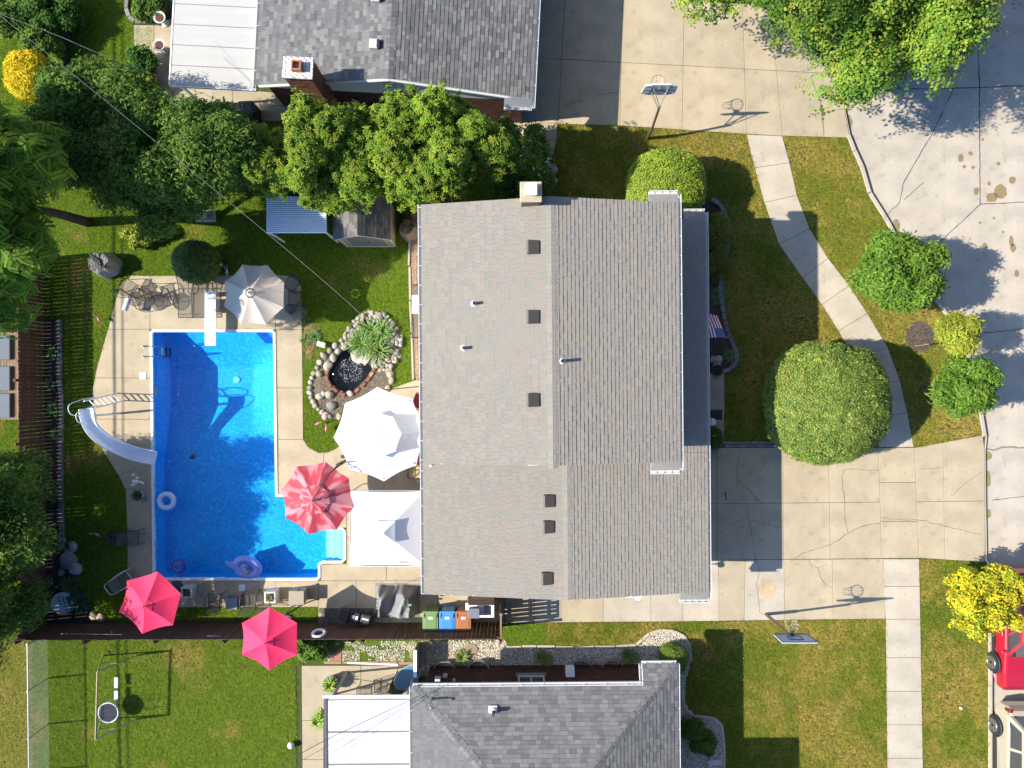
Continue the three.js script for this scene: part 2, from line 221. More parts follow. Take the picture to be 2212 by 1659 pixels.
slabs(southPath, [[1090, 1262], [1552, 1262], [1552, 1341], [1090, 1345]], [[[1154, 1200], [1154, 1400]], [[1212, 1200], [1212, 1400]], [[1303, 1200], [1303, 1400]], [[1406, 1200], [1406, 1400]], [[1475, 1200], [1475, 1400]]], M.walk.concat(M.drive));
const porch = struct('porch_floor');
slabs(porch, [[1490, 805], [1563, 805], [1563, 884], [1561, 953], [1490, 953]], [[[1480, 884], [1570, 884]], [[1480, 920], [1570, 920]]], M.drive, { y: 0.12 });
// paver strip by the driveway
const strip = struct('paver_strip'); hard.push([[1561, 952], [1690, 952], [1690, 968], [1561, 968]]);
mesh('sand_bed', sheet(poly2([[1561, 952], [1690, 952], [1690, 967], [1561, 967]]), 0.008), M.joint, strip);
{ const pg = rbox(.155, .06, .11, 0, 0, 0, .012, 1); for (let r = 0; r < 2; r++) for (let i = 0; i < 14; i++) { const m = mesh('paver', pg, pick(M.edge), strip, G(1566 + i * 9 + r * 4, 956 + r * 7, 0.02)); m.rotation.y = rr(-.04, .04); } }
// ---------- pool deck ----------
const deck = struct('pool_deck');
slabs(deck, [[286, 595], [266, 610], [253, 641], [234, 712], [211, 792], [200, 845], [203, 874], [221, 970], [260, 1032], [272, 1058], [276, 1152], [276, 1254], [331, 1254], [330, 1200], [325, 716], [325, 596]], [[[200, 816], [340, 817]], [[190, 905], [340, 906]], [[190, 1056], [340, 1058]], [[190, 1152], [340, 1152]], [[200, 712], [340, 711]]], M.deck);
slabs(deck, [[325, 596], [600, 594], [625, 596], [642, 604], [652, 622], [653, 712], [325, 712]], [[[460, 500], [460, 800]], [[596, 500], [596, 800]]], M.deck);
slabs(deck, [[597, 712], [653, 712], [656, 949], [601, 949]], [[[590, 838], [660, 838]]], M.deck);
slabs(deck, [[601, 949], [656, 949], [666, 965], [687, 977], [708, 977], [724, 970], [760, 945], [800, 895], [849, 838], [894, 822], [965, 815], [965, 1066], [602, 1066]], [[[700, 900], [700, 1100]], [[830, 800], [830, 1100]], [[600, 1010], [1000, 1010], c => c[0] > 830]], M.deck);
slabs(deck, [[701, 1066], [749, 1066], [749, 1140], [701, 1140]], [], M.deck);
slabs(deck, [[749, 1066], [965, 1066], [965, 1254], [694, 1254], [694, 1219], [749, 1217]], [[[835, 1000], [835, 1300]], [[700, 1160], [1000, 1160]]], M.deck);
slabs(deck, [[276, 1254], [688, 1254], [688, 1311], [390, 1312], [300, 1312], [278, 1290]], [[[440, 1200], [440, 1400]], [[560, 1200], [560, 1400]]], M.deck);
slabs(deck, [[688, 1254], [1090, 1254], [1090, 1346], [688, 1346]], [[[770, 1200], [770, 1400]], [[826, 1200], [826, 1400]], [[945, 1200], [945, 1400]], [[1020, 1200], [1020, 1400]]], M.deck.concat(M.drive));
for (const pts of [[[857, 1269], [880, 1258], [912, 1245]], [[237, 1035], [262, 1026], [300, 1010]]]) mesh('crack', ribbon(pts, .012, 0.043, 1.2), M.crack, deck);
// ---------- swimming pool ----------
const pool = thing('swimming_pool', 'blue lined rectangular swimming pool with white rim and corner steps', 'pool');
{
  const P = poly2(poolPx), wallPts = P.concat([P[0]]), wl = [];
  for (let i = 0; i < P.length; i++) { const a = wallPts[i], b = wallPts[i + 1], l = Math.hypot(b[0] - a[0], b[1] - a[1]); const g = new THREE.BufferGeometry().setFromPoints([V(a[0], .03, a[1]), V(b[0], .03, b[1]), V(b[0], -1.7, b[1]), V(a[0], .03, a[1]), V(b[0], -1.7, b[1]), V(a[0], -1.7, a[1])]); g.computeVertexNormals(); g.setAttribute('uv', new THREE.BufferAttribute(new Float32Array(12), 2)); wl.push(g); }
  const nx = 60, nz = 120, fg = new THREE.PlaneGeometry(1, 1, nx, nz).rotateX(-Math.PI / 2), fp = fg.attributes.position;
  const lerp = (a, b, t) => a + (b - a) * clamp(t);
  for (let i = 0; i < fp.count; i++) { const x = lerp(320, 752, fp.getX(i) + .5), y = lerp(706, 1260, fp.getZ(i) + .5); let d = y < 880 ? lerp(.7, 1.48, (y - 716) / 74) : lerp(1.48, .86, (y - 880) / 130); if (y < 1010 && x > 520) d = lerp(d, Math.min(d, .95), (x - 520) / 72); const q = G(x, y, -d); fp.setXYZ(i, q.x, q.y, q.z); }
  fg.computeVertexNormals();
  const lm = mat({ c: [.03, .66, .97], map: T.liner, rough: 0.6 });
  mesh('liner', boxUV(merge([...wl, boxUV(fg)])), lm, pool);
  mesh('coping', extr(inset(P, -0.085), -0.03, 0.062, 0.02, [inset(P, 0.004)]), mat({ c: [.84, .85, .86], rough: 0.45 }), pool);
  const wm = mat({ c: [.5, .88, .99], rough: 0.03, transmission: 1, thickness: 0, ior: 1.33, bumpMap: T.ripple, bumpScale: 0.012 });
  mesh('water', sheet(inset(P, .002), -0.075), wm, pool);
  for (const [x0, x1, d] of [[697, 714, .55], [714, 729, .36], [729, 744, .18]]) mesh('step', (() => { const a = G(x0, 1142), b = G(x1, 1212); return rbox(b.x - a.x, 1.2, b.z - a.z - .01, (a.x + b.x) / 2, -d - .6, (a.z + b.z) / 2, .02); })(), mat({ c: [.85, .88, .9], rough: 0.5 }), pool);
  mesh('skimmer', rbox(.12, .03, .42, 0, 0, 0, .01), mat({ c: [.3, .5, .65], rough: .5 }), pool, G(334, 845, -.06));
  const ml = mesh('floor_light', cyl(.13, .15, .04, 0, 0, 0, 20), mat({ c: [.6, .75, .8], rough: .4 }), pool, G(480, 820, -1.455));
}
// ================= houses =================
const up3 = V(0, 1, 0);
function prism(pts, down) {      // convex polygon of Vector3 pushed along down
  const q = pts.map(p => p.clone().add(down)), t = [], n = pts.length;
  for (let i = 1; i < n - 1; i++) t.push(pts[0], pts[i], pts[i + 1], q[0], q[i + 1], q[i]);
  for (let i = 0; i < n; i++) { const j = (i + 1) % n; t.push(pts[i], q[i], q[j], pts[i], q[j], pts[j]); }
  const g = new THREE.BufferGeometry().setFromPoints(t); g.computeVertexNormals(); g.setAttribute('uv', new THREE.BufferAttribute(new Float32Array(t.length * 2), 2)); return boxUV(g);
}
const unit = new THREE.BoxGeometry(1, 1, 1);
function basis(c, x, y, s) { const z = x.clone().cross(y).normalize(); return new THREE.Matrix4().makeBasis(x.clone().multiplyScalar(s[0]), y.clone().multiplyScalar(s[1]), z.multiplyScalar(s[2])).setPosition(c); }
function finishPieces(parent, host, name, restName, items, limit, pal, o) {
  const mats = pal.map(c => mat({ c, ...o })), cam = V(0, HC, 0); host.updateMatrixWorld(true);
  for (const it of items) it.d = host.localToWorld(it.c.clone()).distanceTo(cam);
  items.sort((a, b) => a.d - b.d);
  for (const it of items.slice(0, limit)) { const m = mesh(name, unit, mats[it.k], parent); it.m.decompose(m.position, m.quaternion, m.scale); }
  const rest = items.slice(limit); if (!rest.length) return;
  const im = new THREE.InstancedMesh(unit, mat(o), rest.length); im.name = restName; im.userData.kind = 'stuff'; im.castShadow = im.receiveShadow = true; const c = new THREE.Color();
  rest.forEach((it, i) => { im.setMatrixAt(i, it.m); im.setColorAt(i, c.setRGB(...pal[it.k])); }); parent.add(im);
}
function shingles(items, o, u, v, span, Sl, q) {   // o eave corner, u along eave, v up the slope
  const n = u.clone().cross(v); if (n.y < 0) n.negate(); const e = q.expo;
  for (let r = 0; r * e < Sl; r++) {
    const v0 = r * e, len = Math.min(e * 1.3, Sl - v0 + .02), [a, b] = span(v0 + e * .5); let x = a - rnd() * q.w[0];
    while (x < b) {
      const w = rr(...q.w), x0 = Math.max(x, a), x1 = Math.min(x + w, b); x += w; if (x1 - x0 < .03) continue;
      const t = rnd() < .45 ? q.t * 1.5 : q.t, th = Math.atan2(q.t * 1.1, e), vv = v.clone().multiplyScalar(Math.cos(th)).addScaledVector(n, -Math.sin(th)), nn = n.clone().multiplyScalar(Math.cos(th)).addScaledVector(v, Math.sin(th));
      const c = o.clone().addScaledVector(u, (x0 + x1) / 2).addScaledVector(v, v0 + len / 2).addScaledVector(n, q.t * 1.25 - t * .1 + t / 2);
      items.push({ c, m: basis(c, u, nn, [x1 - x0 - .004, t, len]), k: q.tone((x0 + x1) / 2, v0) });
    }
  }
}
function capRow(items, a, b, n1, n2, q) {        // ridge or hip caps
  const d = b.clone().sub(a), L = d.length(); d.normalize(); const st = q.expo * 1.05;
  for (const n of [n1, n2]) { let s = d.clone().cross(n).normalize(); const other = n === n1 ? n2 : n1; if (s.dot(other) > 0) s.negate(); for (let x = 0; x < L - .05; x += st) { const nn = n.clone().addScaledVector(d, -.09).normalize(); const c = a.clone().addScaledVector(d, x + st * .5).addScaledVector(s, .075).addScaledVector(n, .03); items.push({ c, m: basis(c, d.clone().addScaledVector(nn, -d.dot(nn)).normalize(), nn, [st * 1.15, .01, .16]), k: q.tone(x * 3, 99) }); } }
}
function gutter(H, a, b, out, every = .62, m = M.gutter) {
  const d = b.clone().sub(a), L = d.length(); d.normalize(); const mid = a.clone().add(b).multiplyScalar(.5);
  const bar = (w, h, off, dy) => { const g = new THREE.BoxGeometry(1, 1, 1); g.applyMatrix4(basis(mid.clone().addScaledVector(out, off).addScaledVector(up3, dy), d, up3, [L, h, w])); return g; };
  const g = mesh('gutter', boxUV(merge([bar(.01, .1, .005, -.06), bar(.09, .01, .052, -.105), bar(.012, .1, .1, -.055), bar(.022, .012, .102, -.003)])), m, H);
  for (let x = .1; x < L; x += every) mesh('hanger', box(1, 1, 1).applyMatrix4(basis(a.clone().addScaledVector(d, x).addScaledVector(out, .055).addScaledVector(up3, -.004), d, up3, [.022, .008, .1])), m, g);
}
function onPlane(H, px, py, o, n) {              // where the sight line of a photo point meets a roof plane (house axes)
  H.updateMatrixWorld(true); const O = H.localToWorld(o.clone()), N = n.clone().transformDirection(H.matrixWorld), e = V(0, HC, 0), d = G(px, py).sub(e); const t = O.clone().sub(e).dot(N) / d.dot(N); return H.worldToLocal(e.addScaledVector(d, t));
}
const gableWall = (x0, x1, xr, h, hr, z0, z1) => { const s = new THREE.Shape([[x0, 0], [x1, 0], [x1, h], [xr, hr], [x0, h]].map(p => new THREE.Vector2(...p))); return boxUV(new THREE.ExtrudeGeometry(s, { depth: z1 - z0, bevelEnabled: false }).translate(0, 0, z0)); };
function bricks(items, o, u, up, out, L, Hh, pal) {
  for (let r = 0; r * .077 < Hh - .04; r++) { let x = r % 2 ? -.105 : 0; while (x < L - .03) { const x0 = Math.max(0, x), x1 = Math.min(L, x + .2); x += .21; if (x1 - x0 < .04) continue; const c = o.clone().addScaledVector(u, (x0 + x1) / 2).addScaledVector(up, r * .077 + .036).addScaledVector(out, rr(.004, .009)); items.push({ c, m: basis(c, u, up, [x1 - x0, .065, .03]), k: Math.floor(rnd() * pal) }); } }
}
const palOf = l => l.map(m => m.color.toArray());
function rotY(g, a) { return g.rotateY(a); }

// ---------- main house ----------
{
  const H = thing('house', 'large house with pale beige shingle gable roofs beside the swimming pool', 'house', V(0, 0, 0), .0083);
  const XL = -2.85, XR = 5.34, XM = 1.245, ZN = -5.74, ZS = 2.52, HE = 5.33, HR = 6.2;
  const LX = -3.16, RX = 6.87, LM = 1.855, LZ = 7.39, GE = 2.91, GR = 3.76;
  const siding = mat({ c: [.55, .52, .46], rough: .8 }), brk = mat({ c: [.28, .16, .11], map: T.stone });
  mesh('wall', gableWall(XL + .35, XR - .35, XM, HE - .15, HR - .2, ZN + .3, ZS - .25), siding, H);
  mesh('wall', gableWall(LX + .35, RX - .4, LM, GE - .15, GR - .2, ZS - .2, LZ - .25), brk, H);
  mesh('garage_door', rbox(.06, 2.1, 4.2, RX - .37, 1.06, 4.9, .02), M.white, H);
  mesh('front_door', rbox(.06, 2.05, .95, XR - .32, 1.15, 1.1, .02), M.darkwood, H);
  for (const z of [-4.2, -1.6]) { const w = mesh('window', rbox(.06, 1.3, 1.5, XR - .33, 1.6, z, .02), M.white, H); mesh('pane', box(.02, 1.1, 1.3, XR - .295, 1.6, z), M.glass, w); }
  for (const z of [-4.2, -1.6, 1]) { const w = mesh('window', rbox(.06, 1.2, 1.3, XR - .33, 4.2, z, .02), M.white, H); mesh('pane', box(.02, 1, 1.1, XR - .295, 4.2, z), M.glass, w); }
  const pal = [[.322, .288, .236], [.302, .274, .232], [.338, .30, .245], [.288, .266, .23], [.315, .285, .238], [.334, .276, .22], [.295, .276, .243], [.312, .28, .231]];
  const q = { expo: .128, w: [.1, .26], t: .013, tone: (x, v) => { const n = wn(x * .35, v * .35 + 50, 3, 5); return clamp(Math.floor((n * 1.1 + rnd() * .7 - .4) * 8), 0, 7); } };
  const R = mesh('roof', (() => {
    const D = V(0, -.14, 0), L = [];
    L.push(prism([V(XL, HE, ZN), V(XM, HR, ZN), V(XM, HR, ZS), V(XL, HE, ZS)], D), prism([V(XR, HE, ZN), V(XM, HR, ZN), V(XM, HR, ZS), V(XR, HE, ZS)], D));
    L.push(prism([V(LX, GE, ZS - .2), V(LM, GR, ZS - .2), V(LM, GR, LZ), V(LX, GE, LZ)], D), prism([V(RX, GE, ZS - .2), V(LM, GR, ZS - .2), V(LM, GR, LZ), V(RX, GE, LZ)], D));
    const hp = GE + (RX - 4.9) * (GR - GE) / (RX - LM); L.push(prism([V(RX, GE, ZN), V(4.9, hp, ZN), V(4.9, hp, ZS), V(RX, GE, ZS)], D)); return merge(L);
  })(), M.fascia, H);
  const items = []; const sl = (a, b) => { const d = b.clone().sub(a); return [d.clone().normalize(), d.length()]; };
  const z1 = V(0, 0, 1);
  let [v, L] = sl(V(XL, HE, 0), V(XM, HR, 0)); const nUL = V(0, 0, 1).cross(v).y > 0 ? z1.clone().cross(v) : v.clone().cross(z1);
  shingles(items, V(XL, HE, ZN), z1, v, () => [0, ZS - ZN], L, q);
  [v, L] = sl(V(XR, HE, 0), V(XM, HR, 0)); const nUR = v.clone().cross(z1); if (nUR.y < 0) nUR.negate(); shingles(items, V(XR, HE, ZN), z1, v, () => [0, ZS - ZN], L, q);
  capRow(items, V(XM, HR, ZN), V(XM, HR, ZS), nUL, nUR, q);
  [v, L] = sl(V(LX, GE, 0), V(LM, GR, 0)); const nGL = z1.clone().cross(v); if (nGL.y < 0) nGL.negate(); shingles(items, V(LX, GE, ZS - .05), z1, v, () => [0, LZ - ZS + .05], L, q);
  [v, L] = sl(V(RX, GE, 0), V(LM, GR, 0)); const nGR = v.clone().cross(z1); if (nGR.y < 0) nGR.negate(); shingles(items, V(RX, GE, ZS - .05), z1, v, () => [0, LZ - ZS + .05], L, q);
  capRow(items, V(LM, GR, ZS), V(LM, GR, LZ), nGL, nGR, q);
  shingles(items, V(RX, GE, ZN), z1, v, () => [0, ZS - ZN - .06], (RX - 4.95) / v.clone().setY(0).length() * 1, q);
  finishPieces(R, H, 'shingle', 'shingle_field', items, 300, pal, { map: T.gran, rough: .95 });
  // eave returns
  for (const [xe, he, z, s] of [[XR, HE, ZN, -1], [XR, HE, ZS, 1], [RX, GE, LZ, 1], [RX, GE, ZN, -1]]) {
    const w = xe === XR ? .92 : (s < 0 ? .75 : 1.0), r = mesh('eave_return', prism([V(xe, he - .02, z + s * .28), V(xe - w, he - .02, z + s * .28), V(xe - w, he + .14, z), V(xe, he + .02, z)], V(0, -.16, 0)), mat({ c: [.31, .285, .25], map: T.gran, rough: .95 }), H);
    gutter(r, V(xe - w, he, z + s * .28), V(xe, he, z + s * .28), V(0, 0, s), .24);
  }
  gutter(H, V(XR, HE, ZN - .28), V(XR, HE, ZS + .28), V(1, 0, 0)); gutter(H, V(XL, HE, ZN - .02), V(XL, HE, ZS + .02), V(-1, 0, 0)); gutter(H, V(LX, GE, ZS - .2), V(LX, GE, LZ), V(-1, 0, 0)); gutter(H, V(RX, GE, ZN - .28), V(RX, GE, LZ + .28), V(1, 0, 0));
  mesh('downspout', merge([rod(V(XL + .2, HE - .2, ZS + .1), V(XL + .3, GE + .4, ZS + .12), .04)]), M.white, H);
  // roof vents
  const vm = mat({ c: [.075, .06, .05], rough: .6 }), vent = (px, py, o, n, v) => { const c = onPlane(H, px, py, o, n), g = new THREE.Group(); g.name = 'roof_vent'; H.add(g); const B = new THREE.Matrix4().makeBasis(z1.clone().multiplyScalar(1), n, z1.clone().cross(n)).setPosition(c); const up = z1.clone().cross(n).dot(v) > 0 ? 1 : -1; mesh('flange', box(.52, .012, .5, 0, .012, -.02 * up).applyMatrix4(B), vm, g); mesh('hood', (() => { const s = new THREE.Shape([[-.19, 0], [.17, 0], [.17, .19], [.11, .21], [-.19, .06]].map(p => new THREE.Vector2(p[0] * -up, p[1]))); return new THREE.ExtrudeGeometry(s, { depth: .4, bevelEnabled: true, bevelSize: .008, bevelThickness: .008, bevelSegments: 1 }).translate(0, 0, -.2).rotateY(-Math.PI / 2).translate(0, .02, 0).applyMatrix4(B); })(), vm, g); };
  const vUL = V(XM - XL, HR - HE, 0).normalize(), vGL = V(LM - LX, GR - GE, 0).normalize();
  for (const y of [535, 685, 864]) vent(1152, y, V(XL, HE, 0), nUL, vUL);
  for (const [x, y] of [[1186, 1081], [1185, 1137], [1182, 1248]]) vent(x, y, V(LX, GE, 0), nGL, vGL);
  const pipe = (px, py, o, n, h) => { const c = onPlane(H, px, py, o, n), g = mesh('vent_pipe', cyl(.05, .05, h, c.x, c.y + h / 2, c.z, 14), M.black, H); mesh('flashing', cyl(.06, .13, .07, c.x, c.y + .04, c.z, 16), M.lightgrey, g); };
  pipe(1025, 656, V(XL, HE, 0), nUL, .28); pipe(1003, 752, V(XL, HE, 0), nUL, .28); pipe(1214, 780, V(XR, HE, 0), nUR, .36);
  // chimney
  const cp = H.worldToLocal(W(1147, 413, 6.85)); const ch = mesh('chimney', boxUV(box(.56, 6.75, .5, cp.x, 3.375, -5.72)), brk, H);
  mesh('chimney_crown', rbox(.66, .1, .62, cp.x, 6.8, -5.72, .03), M.drive[0], ch); mesh('chimney_cap', merge([rbox(.36, .05, .36, cp.x, 7.07, -5.74, .015), box(.3, .22, .3, cp.x, 6.95, -5.74)]), M.white, ch);
  mesh('roof_antenna', merge([rod(V(4.1, 3.35, LZ + .02), V(4.1, 3.1, LZ + .1), .03), cyl(.12, .12, .05, 4.35, 3.08, LZ + .12, 16), rod(V(3.9, 3.15, LZ + .1), V(4.4, 3.08, LZ + .12), .02)]), M.white, H);
}
// ---------- neighbour house to the north ----------
{
  const A = -.052, C = V(.725, 0, -10.14);
  const H = thing('house', 'neighbouring house with mottled grey shingle roof, red brick chimney and pale siding', 'house', C, A);
  const X0 = -9.85, XM = -4.93, HE = 2.7, HR = 3.85, Z0 = -13;
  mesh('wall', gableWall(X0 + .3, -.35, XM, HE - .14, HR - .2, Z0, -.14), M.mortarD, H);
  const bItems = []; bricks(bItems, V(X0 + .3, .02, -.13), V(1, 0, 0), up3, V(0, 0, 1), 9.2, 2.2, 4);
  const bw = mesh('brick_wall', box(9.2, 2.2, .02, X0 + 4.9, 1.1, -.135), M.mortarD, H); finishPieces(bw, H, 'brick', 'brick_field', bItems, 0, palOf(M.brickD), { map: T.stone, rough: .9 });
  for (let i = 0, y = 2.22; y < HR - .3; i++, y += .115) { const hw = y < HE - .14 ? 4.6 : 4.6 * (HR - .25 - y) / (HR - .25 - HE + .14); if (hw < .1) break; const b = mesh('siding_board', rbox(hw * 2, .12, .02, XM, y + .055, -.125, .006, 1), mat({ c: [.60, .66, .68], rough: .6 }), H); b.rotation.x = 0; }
  const wd = mesh('window', merge([box(.62, .06, .06, -5.02, 3.3, -.09), box(.62, .06, .06, -5.02, 2.78, -.09), box(.06, .58, .06, -5.3, 3.04, -.09), box(.06, .58, .06, -4.74, 3.04, -.09)]), M.white, H); mesh('pane', box(.5, .46, .02, -5.02, 3.04, -.1), M.lightgrey, wd);
  mesh('rake_trim', merge([rod(V(X0, HE - .1, .02), V(XM, HR - .1, .02), .05, 4), rod(V(0, HE - .1, .02), V(XM, HR - .1, .02), .05, 4)]), mat({ c: [.66, .68, .68] }), H);
  const R = mesh('roof', merge([prism([V(X0, HE, Z0), V(XM, HR, Z0), V(XM, HR, 0), V(X0, HE, 0)], V(0, -.13, 0)), prism([V(0, HE, Z0), V(XM, HR, Z0), V(XM, HR, 0), V(0, HE, 0)], V(0, -.13, 0))]), M.fascia, H);
  const pal = [[.160, .155, .152], [.190, .186, .182], [.220, .213, .205], [.129, .128, .127], [.251, .243, .231], [.175, .171, .171], [.144, .140, .140], [.106, .105, .105]];
  const q = { expo: .143, w: [.13, .3], t: .011, tone: () => Math.floor(rnd() * rnd() * 8 + (rnd() < .25 ? 2 : 0)) % 8 };
  const z1 = V(0, 0, 1), items = []; let d = V(XM - X0, HR - HE, 0), v = d.clone().normalize(); const n1 = z1.clone().cross(v); if (n1.y < 0) n1.negate();
  shingles(items, V(X0, HE, -6.6), z1, v, () => [0, 6.6], d.length(), q); d = V(XM, HR - HE, 0); v = d.clone().normalize(); const n2 = v.clone().cross(z1); if (n2.y < 0) n2.negate();
  shingles(items, V(0, HE, -6.6), z1, v, () => [0, 6.6], d.length(), q); capRow(items, V(XM, HR, -6.6), V(XM, HR, 0), n1, n2, q);
  finishPieces(R, H, 'shingle', 'shingle_field', items, 300, pal, { map: T.gran, rough: .95 });
  gutter(H, V(0, HE, -7), V(0, HE, .3), V(1, 0, 0), .8); gutter(H, V(X0, HE + .02, -7), V(X0, HE + .02, .1), V(-1, 0, 0), .8);
  const er = mesh('eave_return', prism([V(0, HE - .02, .3), V(-1.0, HE - .02, .3), V(-1.0, HE + .16, 0), V(0, HE + .02, 0)], V(0, -.15, 0)), mat({ c: [.2, .22, .25], map: T.gran, rough: .95 }), H); gutter(er, V(-1.0, HE, .3), V(0, HE, .3), V(0, 0, 1), .24);
  // chimney with bricks
  const cx = -7.71, cz = .22, ch = mesh('chimney', box(.88, 4.75, .6, cx, 2.375, cz), M.mortar, H), cb = [];
  bricks(cb, V(cx - .45, .02, cz + .305), V(1, 0, 0), up3, V(0, 0, 1), .9, 4.72, 4); bricks(cb, V(cx + .445, .02, cz - .31), V(0, 0, 1), up3, V(1, 0, 0), .62, 4.72, 4); bricks(cb, V(cx - .445, .02, cz - .31), V(0, 0, 1), up3, V(-1, 0, 0), .62, 4.72, 4);
  finishPieces(ch, H, 'brick', 'brick_field', cb, 300, palOf(M.brick), { map: T.stone, rough: .9 });
  mesh('chimney_crown', rbox(1.0, .07, .72, cx, 4.79, cz, .02), mat({ c: [.62, .60, .56], rough: .45, bumpMap: T.foil, bumpScale: .06 }), ch);
  mesh('flue', (() => { const s = shapeOf([[-.15, -.15], [.15, -.15], [.15, .15], [-.15, .15]], [[[-.115, -.115], [.115, -.115], [.115, .115], [-.115, .115]]]); return new THREE.ExtrudeGeometry(s, { depth: .2, bevelEnabled: true, bevelSize: .012, bevelThickness: .012, bevelSegments: 2 }).rotateX(-Math.PI / 2).translate(cx, 4.82, cz); })(), mat({ c: [.42, .17, .08], rough: .8 }), ch);
  const rv = (px, py) => { const c = onPlane(H, px, py, V(X0, HE, 0), n1); const g = mesh('roof_vent', rbox(.3, .2, .32, c.x, c.y + .09, c.z, .02), M.lightgrey, H); mesh('hood', box(.1, .17, .28, c.x + .16, c.y + .12, c.z), M.black, g); }; rv(809, 99); rv(813, -2);
  // patio cover
  const pc = mesh('patio_cover', box(3.1, .1, 9, -11.45, 2.42, -4.4), M.lightgrey, H);
  for (let i = 0; i < 12; i++) { const p = mesh('roof_panel', rbox(3.1, .05, .72, -11.45, 2.5, .1 - .36 - i * .735, .015, 2), mat({ c: [.5, .485, .45], map: T.cloth, rough: .7 }), pc); p.rotation.z = 0; }
  mesh('edge_trim', merge([box(.05, .1, 9, -13.02, 2.49, -4.4), box(3.1, .1, .04, -11.45, 2.49, .13)]), M.white, pc);
  for (const z of [-.1, -4]) mesh('post', box(.09, 2.4, .09, -12.85, 1.2, z), M.white, pc);
}
// ---------- neighbour house to the south ----------
{
  const H = thing('house', 'neighbouring house with dark brick wall and grey hipped shingle roof', 'house', V(0, 0, 0), .0083);
  const WX = -3.64, EX = 5.83, NZ = 10.75, FZ = 10.1, HE = 2.7, sl = .33, HF = HE - (NZ - FZ) * sl, hh = (z) => HF + (z - FZ) * sl;
  const ZR = FZ + (EX - WX - .65) / 2 + .3, hr = hh(ZR), ZE = 23;
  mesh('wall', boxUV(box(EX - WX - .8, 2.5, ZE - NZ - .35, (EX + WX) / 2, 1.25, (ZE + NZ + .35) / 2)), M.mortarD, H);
  mesh('upper_storey', boxUV(box(5.6, 4.2, 7.5, 2.85, 2.1, 18.35)), M.mortar, H); mesh('upper_roof', prism([V(-.1, 4.2, 14.46), V(5.83, 4.2, 14.46), V(5.83, 4.2, 22.4), V(-.1, 4.2, 22.4)], V(0, .12, 0)), M.grey, H);
  const nv = V(0, sl, 1).normalize(), Sn = (ZR - FZ) * Math.hypot(1, sl), k = 1 / Math.hypot(1, sl);
  const D = V(0, -.12, 0), xm = WX + (ZR - NZ), xm2 = EX - (ZR - FZ);
  const R = mesh('roof', merge([prism([V(WX, HE, NZ), V(EX - .65, HE, NZ), V(xm2, hr, ZR), V(xm, hr, ZR)], D), prism([V(4.58, HF, FZ), V(EX, HF, FZ), V(EX - .65, HE, NZ), V(4.58, HE, NZ)], D), prism([V(EX, HF, FZ), V(xm2, hr, ZR), V(xm2, hr, ZE), V(EX, HF, ZE)], D), prism([V(WX, HE, NZ), V(xm, hr, ZR), V(xm, hr, ZE), V(WX, HE, ZE)], D)]), M.fascia, H);
  const pal = [[.175, .171, .163], [.198, .193, .186], [.152, .149, .146], [.220, .214, .205], [.186, .182, .176], [.132, .131, .128], [.205, .199, .190], [.163, .161, .155]];
  const q = { expo: .143, w: [.15, .32], t: .010, tone: () => Math.floor(rnd() * 8) }, items = [];
  shingles(items, V(0, HF, FZ), V(1, 0, 0), nv, s => { const z = s * k; return z < .65 ? [4.58, EX - z] : [WX + z - .65, EX - z]; }, Sn, q);
  shingles(items, V(EX, HF, FZ), V(0, 0, 1), V(-1, sl, 0).normalize(), s => [s * k, 6.2], (EX - xm2) / k, q);
  shingles(items, V(WX, HE, NZ), V(0, 0, 1), V(1, sl, 0).normalize(), s => [s * k, 5.6], (xm - WX) / k, { ...q, tone: () => pick([0, 2, 4, 7]) });
  const nN = V(0, 1, -sl).normalize(), nE = V(sl, 1, 0).normalize(), nW = V(-sl, 1, 0).normalize();
  capRow(items, V(EX - .02, HF, FZ + .02), V(xm2, hr, ZR), nN, nE, q); capRow(items, V(WX + .02, HE, NZ + .02), V(xm, hr, ZR), nN, nW, q);
  finishPieces(R, H, 'shingle', 'shingle_field', items, 300, pal, { map: T.gran, rough: .95 });
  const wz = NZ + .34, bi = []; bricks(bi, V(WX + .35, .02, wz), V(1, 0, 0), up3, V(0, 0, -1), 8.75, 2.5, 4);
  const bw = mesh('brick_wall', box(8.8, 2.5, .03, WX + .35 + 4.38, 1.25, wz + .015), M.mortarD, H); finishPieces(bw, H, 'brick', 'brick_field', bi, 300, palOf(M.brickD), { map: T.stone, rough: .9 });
  const wd = mesh('window', merge([box(1.0, .07, .1, .63, 2.12, wz - .06), box(.06, 1.0, .08, .16, 1.65, wz - .05), box(.06, 1.0, .08, 1.1, 1.65, wz - .05), box(1.0, .06, .08, .63, 1.18, wz - .05), box(.05, 1.0, .05, .63, 1.65, wz - .05)]), mat({ c: [.62, .63, .6] }), H); mesh('pane', box(.9, .92, .02, .63, 1.65, wz - .03), M.glass, wd); mesh('sill', box(1.15, .05, .16, .63, 1.12, wz - .08), M.edge[1], wd);
  mesh('vent_hood', (() => { const s = new THREE.Shape([[0, 0], [.3, -.05], [.3, .16], [0, .3]].map(p => new THREE.Vector2(...p))); return new THREE.ExtrudeGeometry(s, { depth: .32, bevelEnabled: true, bevelSize: .01, bevelThickness: .01, bevelSegments: 1 }).rotateY(Math.PI / 2).translate(1.95, .9, wz - .03); })(), M.white, H);
  mesh('meter_box', rbox(.2, .3, .16, -2.85, 1.5, wz - .09, .02), M.lightgrey, H); mesh('junction_box', rbox(.16, .2, .12, -2.62, 1.1, wz - .07, .02), M.lightgrey, H); mesh('hose_bib', rbox(.1, .12, .1, -2.25, 1.5, wz - .06, .02), M.lightgrey, H);
